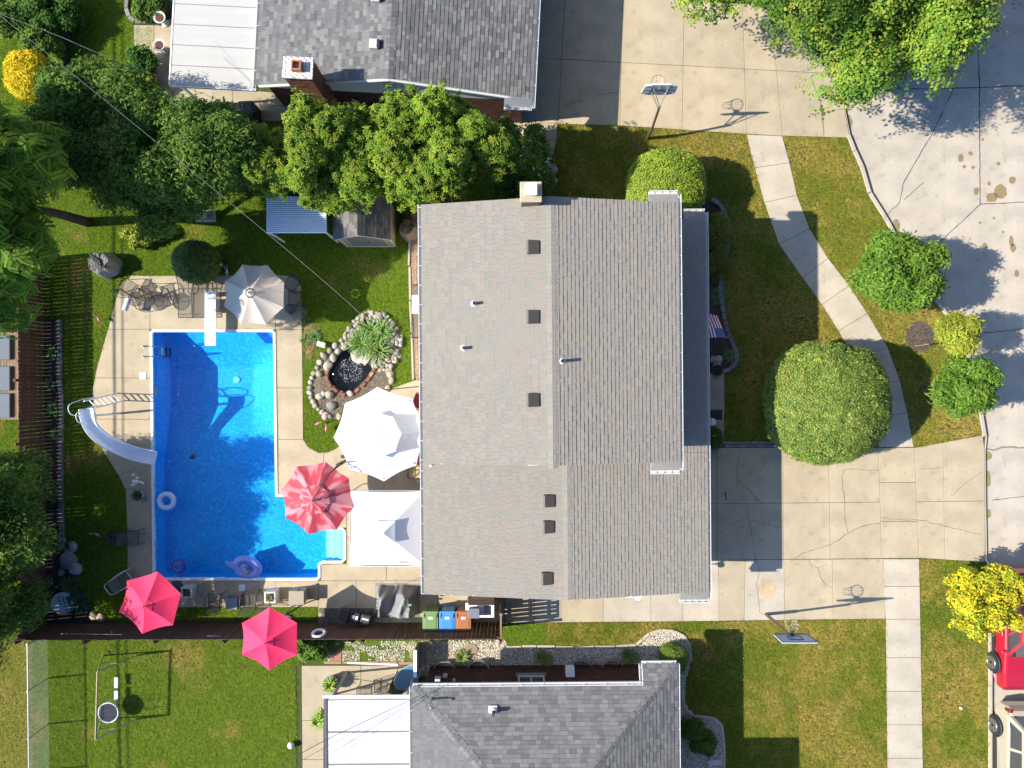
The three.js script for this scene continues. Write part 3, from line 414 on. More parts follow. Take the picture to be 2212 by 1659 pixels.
  mesh('service_mast', merge([rod(V(-2.95, 1.6, wz - .05), V(-2.95, 3.3, wz + .05), .035, 8), tube([V(-2.95, 3.3, wz + .05), V(-2.9, 3.45, wz + .08), V(-2.8, 3.35, wz + .12)], .03, 10, 6)]), M.galv, H);
  mesh('vent_stub', merge([cyl(.05, .05, .1, -.5, 2.45, wz - .05, 8), cyl(.05, .05, .1, -.33, 2.45, wz - .05, 8)]), M.white, H);
  gutter(H, V(WX, HE, NZ), V(4.58, HE, NZ), V(0, 0, -1), .75); gutter(H, V(4.58, HF, FZ), V(EX, HF, FZ), V(0, 0, -1), .55); gutter(H, V(EX, HF, FZ), V(EX, HF, 17), V(1, 0, 0), .75); gutter(H, V(WX, HE, NZ), V(WX, HE, 17), V(-1, 0, 0), .75); gutter(H, V(4.58, HF, FZ), V(4.58, HE - .02, NZ), V(-1, 0, 0), .5);
  const pz = onPlane(H, 1065, 1533, V(0, HE, NZ), nN); const sp = mesh('roof_exhaust', merge([rbox(.3, .03, .32, pz.x, pz.y + .04, pz.z, .01), cyl(.1, .14, .16, pz.x + .02, pz.y + .1, pz.z, 14)]), M.white, H); mesh('pipe_end', rotY(cyl(.065, .065, .3, 0, 0, 0, 12), 0).translate(pz.x + .02, pz.y + .28, pz.z), M.charcoal, sp);
  // patio cover of flat metal pans
  const pc = mesh('patio_cover', box(3.12, .08, 10, -5.27, 2.4, 16.2), M.lightgrey, H), pm = mat({ c: [.80, .80, .80], map: T.conc, rough: .55 });
  for (let i = 0; i < 8; i++) mesh('roof_panel', rbox(2.98, .05, 1.1, -5.2, 2.48, 11.85 + i * 1.165, .015, 2), pm, pc);
  mesh('seam_trim', merge([0, 1, 2, 3].map(i => box(2.98, .03, .05, -5.2, 2.47, 12.43 + i * 1.165))), mat({ c: [.24, .2, .17], rough: .8 }), pc);
  mesh('edge_trim', merge([box(.1, .16, 10, -6.8, 2.42, 16.2), box(3.12, .14, .06, -5.27, 2.44, 11.2)]), mat({ c: [.10, .085, .1], rough: .6 }), pc); mesh('gutter_lip', box(3.2, .05, .1, -5.27, 2.53, 11.15), M.white, pc);
  for (const x of [-6.6, -3.9]) mesh('post', box(.08, 2.4, .08, x, 1.2, 11.3), M.lightgrey, pc);
}
// ================= vegetation =================
function tris(list, uvs) { const g = new THREE.BufferGeometry().setFromPoints(list); g.setAttribute('uv', new THREE.BufferAttribute(new Float32Array(list.length * 2), 2)); g.computeVertexNormals(); return g; }
function leaf(out, p, d, s, len, wid, droop = .2) { // folded leaf of 4 triangles
  const n = d.clone().cross(s), m = p.clone().addScaledVector(d, len * .5), tip = p.clone().addScaledVector(d, len).addScaledVector(up3, -len * droop), a = m.clone().addScaledVector(s, wid / 2).addScaledVector(n, wid * .18), b = m.clone().addScaledVector(s, -wid / 2).addScaledVector(n, wid * .18);
  out.push(p, a, tip, p, tip, b);
}
function cluster(n, R, len, wid, tilt = .6, flatY = .7) {
  const o = []; for (let i = 0; i < n; i++) { const a = rnd() * 6.283, r = R * Math.cbrt(rnd()), e = rr(-1, 1); const p = V(Math.cos(a) * r * Math.sqrt(1 - e * e), e * r * flatY, Math.sin(a) * r * Math.sqrt(1 - e * e)); const b = rnd() * 6.283, d = V(Math.cos(b), rr(-tilt, tilt * .6), Math.sin(b)).normalize(); let s = d.clone().cross(up3).normalize(); s.addScaledVector(up3, rr(-tilt, tilt)).normalize(); leaf(o, p, d, s, len * rr(.7, 1.2), wid * rr(.75, 1.2)); } return tris(o);
}
function whorl(n, len, wid) { const o = []; for (let k = 0; k < 3; k++) { const c = V(rr(-.09, .09), rr(-.05, .05), rr(-.09, .09)); for (let i = 0; i < n; i++) { const a = i / n * 6.283 + rr(-.3, .3), d = V(Math.cos(a), rr(.0, .7), Math.sin(a)).normalize(), s = d.clone().cross(up3).normalize(); leaf(o, c.clone(), d, s, len * rr(.7, 1.15), wid, .35); } } return tris(o); }
function frond() { const o = []; for (let k = 0; k < 3; k++) { const a = k * 2.1 + rr(-.4, .4), d = V(Math.cos(a), -.12, Math.sin(a)).normalize(), s = d.clone().cross(up3).normalize(); for (let i = 1; i < 9; i++) for (const q of [-1, 1]) { const p = d.clone().multiplyScalar(i * .045).addScaledVector(up3, -i * i * .0012); const ld = d.clone().multiplyScalar(.5).addScaledVector(s, q).normalize(); leaf(o, p, ld, ld.clone().cross(up3).normalize(), .12, .05, .25); } } return tris(o); }
const LEAF = { broad: cluster(15, .22, .13, .078), small: cluster(11, .12, .075, .045, .75), fine: cluster(16, .2, .14, .042, .7), whorl: whorl(7, .17, .048), frond: frond(), tiny: cluster(14, .1, .04, .022, .8), strap: cluster(9, .12, .2, .035, .5) };
const leafMats = {};
const leafMat = (r = .75, t = .3) => leafMats[r] ??= mat({ c: [1, 1, 1], rough: r, specularIntensity: r < .7 ? .45 : .3 });
const _m = new THREE.Matrix4(), _q = new THREE.Quaternion(), _q2 = new THREE.Quaternion(), _c = new THREE.Color();
function placeLeaves(parent, name, geo, pts, pal, size, m = leafMat()) {
  const im = new THREE.InstancedMesh(geo, m, pts.length); im.name = name; im.userData.kind = 'stuff'; im.castShadow = im.receiveShadow = true;
  pts.forEach((p, i) => { _q.setFromUnitVectors(up3, p.n.clone().lerp(up3, .45).normalize()); _q2.setFromAxisAngle(up3, rnd() * 6.283); _q.multiply(_q2); const s = rr(size[0], size[1]); im.setMatrixAt(i, _m.compose(p.p, _q, V(s, s, s))); const c = pal[p.k ?? Math.floor(rnd() * pal.length)], f = rr(.8, 1.2) * (p.f ?? 1); im.setColorAt(i, _c.setRGB(c[0] * f * rr(.92, 1.1), c[1] * f, c[2] * f)); });
  parent.add(im); return im;
}
function trunkTube(pts, r0, r1, n = 8) {
  const cv = new THREE.CatmullRomCurve3(pts), seg = 8, g = new THREE.TubeGeometry(cv, seg, 1, n, false), p = g.attributes.position;
  for (let i = 0; i <= seg; i++) { const c = cv.getPointAt(i / seg), r = r0 + (r1 - r0) * i / seg; for (let j = 0; j <= n; j++) { const k = i * (n + 1) + j; p.setXYZ(k, c.x + (p.getX(k) - c.x) * r, c.y + (p.getY(k) - c.y) * r, c.z + (p.getZ(k) - c.z) * r); } }
  g.computeVertexNormals(); return boxUV(g);
}
function crownPts(c, r, nl, lr, count, low = -.55) {
  const L = [], mr = (r.x + r.y + r.z) / 3; nl = Math.round(nl * 1.7); r = r.clone().multiplyScalar(.85);
  for (let i = 0; i < nl; i++) { const y = rr(low, .95), a = i * 2.39996 + rr(-.5, .5), q = Math.sqrt(Math.max(0, 1 - y * y)), f = rr(.4, 1); L.push({ p: V(c.x + Math.cos(a) * q * r.x * f, c.y + y * r.y * f, c.z + Math.sin(a) * q * r.z * f), r: mr * rr(...lr) * .82 * (1.15 - .3 * f), f: rr(.78, 1.18), s: Math.floor(rnd() * 500) }); }
  const P = []; let guard = 0; while (P.length < count && guard++ < count * 6) { const l = pick(L), y = rr(-.6, 1), a = rnd() * 6.283, q = Math.sqrt(1 - y * y), n = V(Math.cos(a) * q, y, Math.sin(a) * q), k = .55 + .9 * wn(n.x * 2.2 + 5, n.z * 2.2 + n.y * 1.7 + 5, 2, l.s), p = l.p.clone().addScaledVector(n, l.r * k * (rnd() < .06 ? 1.3 : .4 + .7 * Math.sqrt(rnd()))); if (L.some(o => o !== l && o.p.distanceTo(p) < o.r * .42)) continue; P.push({ p, n, f: l.f }); }
  return { P, L };
}
function tree(o) {          // base: plan point; c: crown centre height; r: radii
  const t = thing(o.name || 'tree', o.label, o.cat || 'tree', o.base, 0, o.group); const off = o.off || V(0, 0, 0), c = V(off.x, o.h, off.z);
  const { P, L } = crownPts(c, o.r, o.lobes || 14, o.lr || [.3, .46], o.n, o.low);
  const tr = o.trunk ?? .12, limbs = [trunkTube([V(0, -.05, 0), V(off.x * .2, c.y * .35, off.z * .2), V(off.x * .7, c.y * .75, off.z * .7), c.clone()], tr, tr * .35)];
  for (const l of L.slice(0, 9)) { const a = V(off.x * .45, c.y * rr(.45, .7), off.z * .45); limbs.push(trunkTube([a, a.clone().lerp(l.p, .5).add(V(0, .12, 0)), l.p.clone()], tr * .4, tr * .1, 5)); }
  mesh('trunk', merge(limbs), o.bark || M.bark, t); placeLeaves(t, 'crown', LEAF[o.leaf || 'broad'], P, o.pal, o.size || [.8, 1.25], leafMat(o.rough ?? .75, o.tr ?? .3)); return t;
}
function topiary(o) {       // clipped ball: dense skin of small leaves round a twig core
  const t = thing(o.name || 'clipped_shrub', o.label, 'shrub', o.base, 0, o.group), e = o.e || 2.5, r = o.r, cy = o.cy, P = [];
  const rad = (d) => Math.pow(Math.pow(Math.abs(d.x / r.x), e) + Math.pow(Math.abs(d.y / r.y), e) + Math.pow(Math.abs(d.z / r.z), e), -1 / e);
  for (let i = 0; i < o.n; i++) { const y = rr(-.75, 1), a = rnd() * 6.283, q = Math.sqrt(1 - y * y), n = V(Math.cos(a) * q, y, Math.sin(a) * q), R = rad(n) * (1 + .13 * (wn(n.x * 3.2 + 9, n.z * 3.2 + n.y * 3 + 9, 3, 3) - .5)) * rr(.93, 1.02); P.push({ p: V(n.x * R, cy + n.y * R, n.z * R), n, f: .75 + .5 * wn(n.x * 3 + 20, n.z * 3 + 20, 2, 9) }); }
  const g = new THREE.IcosahedronGeometry(1, 4), p = g.attributes.position; for (let i = 0; i < p.count; i++) { const d = V(p.getX(i), p.getY(i), p.getZ(i)).normalize(), R = rad(d) * .88; p.setXYZ(i, d.x * R, cy + d.y * R, d.z * R); } g.computeVertexNormals();
  mesh('twig_core', g, mat({ c: o.pal[0], rough: 1 }), t); mesh('trunk', trunkTube([V(0, -.02, 0), V(.02, cy * .4, 0), V(0, cy * .7, 0)], .09, .06), M.bark, t); placeLeaves(t, 'crown', LEAF[o.leaf || 'small'], P, o.pal, o.size || [.8, 1.2], leafMat(o.rough ?? .55, .2)); return t;
}
const GRN = { maple: [[.10, .18, .018], [.135, .215, .022], [.075, .15, .016], [.185, .235, .026]], light: [[.145, .235, .02], [.185, .265, .025], [.11, .195, .02], [.225, .28, .03]], dark: [[.07, .145, .018], [.095, .175, .022], [.055, .12, .016], [.125, .195, .026]], locust: [[.085, .18, .014], [.12, .215, .017], [.065, .145, .013], [.16, .23, .02]], fresh: [[.10, .19, .02], [.14, .23, .025], [.08, .155, .02]], gold: [[.48, .40, .015], [.58, .46, .022], [.30, .31, .018], [.2, .25, .02]], lime: [[.27, .30, .03], [.33, .34, .035], [.2, .25, .025]], clip: [[.12, .195, .025], [.19, .255, .045], [.085, .15, .02], [.27, .30, .06]], yew: [[.045, .115, .015], [.065, .14, .018]], hosta: [[.13, .24, .05], [.18, .28, .07]] };
// large trees
tree({ label: 'broad green maple overhanging the concrete street and neighbouring driveway', base: G(1748, 14), h: 5, r: V(7.0, 3.0, 5.9), lobes: 42, n: 14500, pal: GRN.maple, trunk: .22, leaf: 'broad', size: [.75, 1.2], lr: [.2, .34] });
const backG = 'trees along the back fence';
for (const [x, y, h, r, n, nl, lab] of [[588, 350, 3.6, 1.6, 2300, 9, 'small light green tree between the dark back trees and the metal roof'], [735, 335, 4.3, 2.3, 3900, 14, 'light green tree rising behind the corrugated shelter roof'], [925, 322, 4.5, 2.75, 5000, 17, 'wide light green tree in front of the neighbouring brick wall']])
  tree({ label: lab, base: W(x, y, h).setY(0), h, r: V(r, 1.6, r * .8), lobes: nl, n: Math.round(n * 1.35), pal: GRN.light, leaf: 'whorl', size: [.75, 1.15], lr: [.3, .45], group: backG });
for (const [x, y, r, n, lab] of [[190, 285, 2.1, 3600, 'dark leafy tree beside the neighbouring clipped yellow shrub'], [330, 338, 2.6, 4800, 'dark leafy tree next to the pale concrete patio'], [468, 318, 1.65, 2700, 'dark leafy tree above the aluminium ladder']])
  tree({ label: lab, base: W(x, y, 4).setY(0), h: 4, r: V(r, 1.8, r), lobes: 13, n, pal: GRN.dark, leaf: 'fine', size: [.9, 1.4], group: backG });
tree({ label: 'tall feathery locust tree beside the wooden back fence', base: G(190, 480), off: G(CX + 15, CY + 45), h: 6.6, r: V(3.1, 2.5, 4.0), lobes: 26, n: 5600, pal: GRN.locust, leaf: 'frond', size: [.75, 1.15], trunk: .2, lr: [.24, .38], low: -.4, tr: .35 });
tree({ label: 'dark shade tree behind the wooden fence, across from the pool slide', base: G(82, 1095), h: 3.5, r: V(3.0, 2.8, 2.8), lobes: 18, n: 3000, pal: GRN.dark, leaf: 'fine', size: [1, 1.6], trunk: .2, lr: [.26, .4], low: -.8, group: 'shade trees beyond the fence' });
tree({ label: 'dark shade tree behind the fence corner', base: G(52, 1240), h: 3.5, r: V(2.7, 2.7, 2.5), lobes: 16, n: 3000, pal: GRN.dark, leaf: 'fine', size: [1, 1.6], trunk: .2, lr: [.26, .4], low: -.8, group: 'shade trees beyond the fence' });
{ const t = tree({ name: 'flowering_shrub', cat: 'shrub', label: 'dark shrub dotted with white blossoms beside the river stones', base: W(1115, 352, 1.8).setY(0), h: 1.7, r: V(1.45, 1.2, 1.5), lobes: 13, n: 2600, pal: GRN.dark, leaf: 'broad', size: [.6, .95], trunk: .05 }); const { P } = crownPts(V(.1, 1.8, .05), V(1.45, 1.25, 1.5), 12, [.3, .42], 90); placeLeaves(t, 'blossoms', cluster(6, .04, .06, .05, .3), P.filter(p => p.n.y > .1), [[.75, .75, .72]], [.6, 1.1], leafMat(.8, .2)); }
// street trees
tree({ name: 'street_tree', label: 'leafy green street tree casting a round shadow over the curb', base: G(1861, 612), h: 2.55, off: W(1945, 585, 2.6).sub(G(1861, 612)).setY(0), r: V(1.55, 1.1, 1.55), lobes: 15, n: 2100, pal: GRN.fresh, leaf: 'fine', size: [1.1, 1.7], trunk: .05, lr: [.26, .4] });
tree({ name: 'street_tree', label: 'small yellow-green staked sapling beside a dark mulch circle', base: G(1992, 735), h: 2.3, off: W(2068, 722, 2.3).sub(G(1992, 735)).setY(0), r: V(.85, .7, .75), lobes: 9, n: 620, pal: GRN.lime, leaf: 'fine', size: [.9, 1.3], trunk: .03, lr: [.28, .42] });
tree({ name: 'street_tree', label: 'green street tree between the mulch circle and the main driveway', base: G(1994, 834), h: 2.3, off: W(2083, 838, 2.3).sub(G(1994, 834)).setY(0), r: V(1.15, .9, 1.1), lobes: 11, n: 1250, pal: GRN.fresh, leaf: 'fine', size: [1.1, 1.6], trunk: .04, lr: [.28, .42] });
tree({ name: 'golden_tree', label: 'bright golden yellow tree leaning over the red car', base: G(2048, 1262), h: 2.2, off: W(2125, 1300, 2.2).sub(G(2048, 1262)).setY(0), r: V(1.6, 1.1, 1.55), lobes: 22, n: 1500, pal: GRN.gold, leaf: 'small', size: [1.1, 1.8], trunk: .05, lr: [.17, .28], tr: .4 });
// clipped shrubs
topiary({ label: 'large clipped round shrub on the front lawn beside the curved sidewalk', base: W(1790, 870, 1.7).setY(0), cy: 1.5, r: V(2.2, 1.4, 2.2), e: 2.35, n: 14500, pal: GRN.clip, size: [.75, 1.15] });
topiary({ label: 'clipped round shrub at the front corner of the house', base: W(1440, 405, 1.4).setY(0), cy: 1.2, r: V(1.42, 1.15, 1.35), n: 5200, pal: [[.19, .27, .022], [.25, .31, .03], [.14, .22, .02]] });
topiary({ label: 'small clipped round shrub in the white gravel circle', base: W(1456, 1424, .6).setY(0), cy: .5, r: V(.5, .5, .5), n: 1000, leaf: 'tiny', pal: [[.10, .17, .02], [.13, .2, .025]] });
topiary({ label: 'round shrub at the pool deck edge behind the lounge chairs', base: W(423, 566, 1).setY(0), cy: .95, r: V(.78, .8, .75), e: 2.1, n: 1700, pal: [[.09, .15, .02], [.16, .2, .03], [.06, .11, .018]] });
const YC = 'shrubs in the neighbouring back garden';
topiary({ label: 'bright yellow clipped shrub in the neighbouring garden', base: W(63, 163, 1).setY(0), cy: .95, r: V(.72, .7, .85), e: 3, n: 1500, pal: [[.74, .56, .02], [.82, .66, .05], [.62, .5, .02]], leaf: 'strap', size: [.6, .9], rough: .8 });
for (const [x, y, r, h, lab, pal] of [[118, 165, .6, .6, 'green shrub touching the yellow clipped shrub', GRN.dark], [88, 88, .75, .8, 'round green hedge shrub between the yellow shrub and the hedge', GRN.fresh], [28, 25, 1.2, 1, 'tall green hedge clump beside the garden path', GRN.dark], [108, 25, 1, .9, 'dark hedge clump against the timber edging', GRN.yew], [310, 136, .6, .55, 'dark green shrub on the patio edge by the white urn', GRN.yew], [316, 185, .45, .4, 'low light green shrub at the end of the stone border', GRN.lime], [320, 15, .65, .4, 'low shrub inside the curved grey border', GRN.dark], [150, 240, .8, .8, 'dark shrub under the feathery tree', GRN.dark]])
  tree({ name: 'garden_shrub', cat: 'shrub', label: lab, base: W(x, y, h).setY(0), h, r: V(r, h * .9, r), lobes: 9, n: Math.round(900 * r * r + 350), pal, leaf: 'small', size: [1.1, 1.7], trunk: .03, lr: [.3, .45], group: YC });
for (const [x, y, rx, rz, lab] of [[1546, 500, .45, .75, 'spreading yellow-green juniper in the front bed near the porch gutter'], [1545, 565, .42, .8, 'spreading yellow-green juniper in the middle of the front bed']])
  tree({ name: 'juniper', cat: 'shrub', label: lab, base: G(x, y), h: .35, r: V(rx, .3, rz), lobes: 10, n: 700, pal: [[.15, .17, .03], [.11, .14, .025], [.2, .2, .04]], leaf: 'tiny', size: [1.4, 2], trunk: .03, lr: [.35, .5] });
topiary({ label: 'clipped oval shrub beside the porch slab and driveway', base: G(1536, 945), cy: .4, r: V(.26, .4, .42), e: 2.1, n: 700, leaf: 'tiny', pal: GRN.yew });
tree({ name: 'garden_shrub', cat: 'shrub', label: 'bushy green shrub at the end of the gravel strip', base: W(668, 1401, .5).setY(0), h: .45, r: V(.55, .45, .62), lobes: 9, n: 800, pal: GRN.fresh, leaf: 'small', size: [1.1, 1.6], trunk: .03 });
for (const [x, y, r, lab] of [[1486, 1572, .42, 'dark shrub in the gravel bed against the eave'], [1512, 1602, .48, 'dark round shrub in the middle of the shaded gravel bed']]) tree({ name: 'garden_shrub', cat: 'shrub', label: lab, base: G(x, y - 8), h: .4, r: V(r, .4, r), lobes: 8, n: 600, pal: GRN.yew, leaf: 'small', size: [1, 1.5], trunk: .03 });
tree({ name: 'garden_shrub', cat: 'shrub', label: 'yellow-green self-sown shrub beside the grey covered round tub', base: W(305, 508, .5).setY(0), h: .4, r: V(.7, .35, .5), lobes: 8, n: 600, pal: GRN.lime, leaf: 'small', size: [1, 1.5], trunk: .02 });
// rosette plants
function rosette(n, len, wid, archUp, out = []) { for (let i = 0; i < n; i++) { const a = i * 2.4 + rr(-.2, .2), t = i / n, el = archUp * (1 - t * .75); const d = V(Math.cos(a) * Math.cos(el), Math.sin(el), Math.sin(a) * Math.cos(el)), s = d.clone().cross(up3).normalize(), L = len * rr(.75, 1.1), p0 = V(Math.cos(a) * .02, .02, Math.sin(a) * .02), p1 = p0.clone().addScaledVector(d, L * .55), d2 = d.clone().add(V(0, -.75, 0)).normalize(), p2 = p1.clone().addScaledVector(d2, L * .5), w = wid / 2; const a1 = p1.clone().addScaledVector(s, w), b1 = p1.clone().addScaledVector(s, -w), a0 = p0.clone().addScaledVector(s, w * .3), b0 = p0.clone().addScaledVector(s, -w * .3); const mid = p1.clone().addScaledVector(up3, -w * .35); out.push(a0, a1, mid, a0, mid, p0, p0, mid, b1, p0, b1, b0, a1, p2, mid, mid, p2, b1); } return out; }
function plant(name, label, px, py, n, len, wid, arch, c, heads = 1, sp = 0, group) { const t = thing(name, label, 'plant', G(px, py), rnd() * 6, group); for (let k = 0; k < heads; k++) { const m = mesh('foliage', tris(rosette(n, len, wid, arch)), mat({ c: [c[0] * rr(.8, 1.2), c[1] * rr(.85, 1.15), c[2]], rough: .5 }), t); m.position.set(rr(-sp, sp), 0, rr(-sp, sp)); m.rotation.y = rnd() * 6; } mesh('stem', cyl(.02, .03, .08, 0, .02, 0, 6), M.bark, t); return t; }
for (const [x, y, l] of [[118, 762, 'hosta in the fence bed, first from the locust tree'], [111, 829, 'thin hosta in the fence bed beside a stray paving block'], [118, 884, 'broad hosta in the fence bed opposite the slide ladder'], [125, 938, 'hosta in the fence bed opposite the slide flume']]) plant('hosta', l, x, y, x < 115 ? 16 : 34, .34, .12, 1.0, [.13, .21, .06], 1, 0, 'hostas along the fence');
plant('hosta', 'variegated plant clump between rocks and round white table top', 148, 1262, 24, .4, .1, 1.1, [.14, .18, .05], 3, .22, 'plants in the fence corner'); plant('hosta', 'large dark leaved plant clump in the fence corner bed', 176, 1298, 26, .45, .12, 1.0, [.08, .15, .05], 3, .2, 'plants in the fence corner');
for (const [x, y, l] of [[997, 1420, 'daylily clump between the first two window wells'], [1176, 1421, 'daylily clump in gravel near the brick wall window'], [1356, 1417, 'daylily clump beside the last window well']]) plant('daylily', l, x, y - 4, 44, .42, .035, 1.25, [.17, .22, .04], 2, .1, 'daylilies in gravel');
plant('daylily', 'spiky pale plant at the end of the stone edged bed', 1578, 768, 44, .36, .03, 1.2, [.16, .2, .08], 2, .08, 'plants in the front bed'); plant('daylily', 'leafy perennial behind the stone edging near the flag', 1549, 640, 40, .34, .05, 1.1, [.12, .19, .06], 3, .15, 'plants in the front bed'); plant('daylily', 'low leafy perennial in the front bed middle', 1544, 600, 40, .3, .05, 1.1, [.1, .17, .04], 3, .15, 'plants in the front bed');
plant('pond_grass', 'tall grassy plant clump spilling over the rock pond', 806, 733, 60, .75, .05, 1.25, [.13, .24, .035], 7, .42);
plant('weed_clump', 'long green weeds on bare soil beside the pool deck', 676, 738, 40, .3, .03, 1, [.1, .18, .03], 4, .3);
plant('daylily', 'bright green plant beside the patio cover edge', 694, 1553, 36, .45, .06, 1, [.24, .32, .04], 2, .15); 
// ---------- gravel, grass ----------
const gravelA = [[690, 1386], [905, 1384], [905, 1428], [690, 1427]], gravelB = [[905, 1384], [1090, 1382], [1100, 1399], [1240, 1401], [1385, 1394], [1390, 1385], [1402, 1370], [1420, 1362], [1445, 1361], [1468, 1366], [1485, 1380], [1492, 1400], [1492, 1430], [1480, 1470], [1480, 1520], [1500, 1545], [1545, 1548], [1562, 1570], [1566, 1720], [1400, 1720], [1400, 1460], [905, 1460]];
const bedWest = [[97, 690], [135, 690], [137, 1100], [140, 1200], [160, 1240], [215, 1346], [97, 1346]], bedFront = [[1490, 455], [1535, 432], [1555, 445], [1570, 490], [1570, 540], [1560, 570], [1553, 600], [1556, 650], [1570, 720], [1590, 760], [1588, 785], [1570, 803], [1490, 805]];
const pondBed = [[672, 812], [690, 785], [712, 758], [738, 735], [757, 705], [772, 688], [800, 672], [830, 676], [855, 695], [868, 725], [866, 760], [855, 790], [852, 830], [825, 850], [790, 890], [745, 905], [715, 905], [685, 880], [670, 850]];
const mulchC = [1988, 727, 32];
hard.push(gravelB, bedWest, bedFront, pondBed, [[905, 1436], [1440, 1436], [1440, 1800], [640, 1800], [640, 1436]]);
const house0 = [[933, 508], [1415, 508], [1415, 968], [1490, 968], [1490, 1244], [925, 1244]]; hard.push(house0, [[1380, 508], [1490, 508], [1490, 970], [1380, 970]]);
hard.push([[380, -200], [1130, -160], [1150, 262], [600, 262], [375, 245], [330, 215], [330, 60], [290, 60], [290, 40], [330, 30], [340, -200]], [[640, 1430], [905, 1430], [905, 1800], [655, 1800], [655, 1436]], [[96, 1338], [1088, 1338], [1088, 1352], [96, 1352]], [[885, 440], [935, 440], [935, 830], [893, 822]]);
{
  const gv = mesh('gravel_bed', merge([sheet(poly2(gravelB), .012), sheet(poly2(gravelA), .008)]), mat({ c: [.34, .29, .21], map: T.soil, rough: 1 })); gv.userData.kind = 'structure';
  for (const [n, p, y, m] of [['garden_bed', bedWest, .012, M.mulch], ['garden_bed', bedFront, .012, M.mulch], ['pond_bed', null, .014, mat({ c: [.26, .21, .15], map: T.mulch, rough: 1, bumpMap: T.mulch, bumpScale: .02 })]]) { const o = p ? mesh(n, sheet(poly2(p), y), m) : mesh(n, sheet(poly2(pondBed), y, [poly2(pondC)]), m); o.userData.kind = 'structure'; }
  const mo = mesh('mulch_circle', blob(...mulchC, .02, 1.1, 30), M.mulch); mo.userData.kind = 'structure';
  for (const [x, y, r, e] of [[672, 712, 17, 1], [683, 705, 9, 1], [672, 745, 9, 1.3], [668, 765, 8, 1.6], [690, 620, 7, 1], [705, 640, 6, .7], [700, 675, 6, .8], [645, 530, 5, 1], [500, 545, 8, .6], [845, 860, 6, 1]]) { const o = mesh('bare_soil', blob(x, y, r, .016, e), M.dirt); o.userData.kind = 'structure'; }
  // gravel stones
  const sg = new THREE.IcosahedronGeometry(1, 0), pts = []; let guard = 0;
  const bb = [690, 1570, 1360, 1700];
  while (pts.length < 21000 && guard++ < 200000) { const x = rr(bb[0], bb[1]), y = rr(bb[2], bb[3]); if (inPoly(x, y, gravelB) || (rnd() < .8 && inPoly(x, y, gravelA) && wn(x * .05, y * .05, 2, 8) < .62)) { if (x > 905 && x < 1440 && y > 1448) continue; pts.push([x, y]); } }
  const im = new THREE.InstancedMesh(sg, mat({ c: [1, 1, 1], rough: .85 }), pts.length); im.name = 'gravel'; tag(im, 'pale white and tan gravel stones along the brick wall', 'gravel', null, 'stuff'); const pal = [[.62, .57, .48], [.5, .44, .35], [.7, .67, .6], [.38, .33, .27], [.56, .47, .36]];
  pts.forEach(([x, y], i) => { const p = G(x, y, .02 + rnd() * .012), s = rr(.016, .034); _q.setFromEuler(new THREE.Euler(rnd() * 6, rnd() * 6, rnd() * 6)); im.setMatrixAt(i, _m.compose(p, _q, V(s * rr(.9, 1.5), s * .7, s))); const c = pick(pal); im.setColorAt(i, _c.setRGB(...c)); }); scene.add(im);
  // mulch chips
  const mp = []; guard = 0; while (mp.length < 2600 && guard++ < 60000) { const x = rr(690, 870), y = rr(670, 905); if (inPoly(x, y, pondBed) && !inPoly(x, y, pondC)) mp.push([x, y]); } for (let i = 0; i < 900; i++) { const a = rnd() * 6.283, r = 31 * Math.sqrt(rnd()); mp.push([mulchC[0] + Math.cos(a) * r, mulchC[1] + Math.sin(a) * r * 1.1]); }
  const mi = new THREE.InstancedMesh(unit, mat({ c: [1, 1, 1], rough: 1 }), mp.length); mi.name = 'mulch'; tag(mi, 'brown wood chip mulch round the pond and the sapling', 'mulch', null, 'stuff'); mp.forEach(([x, y], i) => { _q.setFromEuler(new THREE.Euler(rr(-.4, .4), rnd() * 6, rr(-.4, .4))); mi.setMatrixAt(i, _m.compose(G(x, y, .03), _q, V(rr(.03, .1), .008, rr(.008, .02)))); const f = rr(.5, 1.4); mi.setColorAt(i, _c.setRGB((x > 1900 ? .13 : .27) * f, (x > 1900 ? .1 : .22) * f, (x > 1900 ? .08 : .15) * f)); }); scene.add(mi);
}
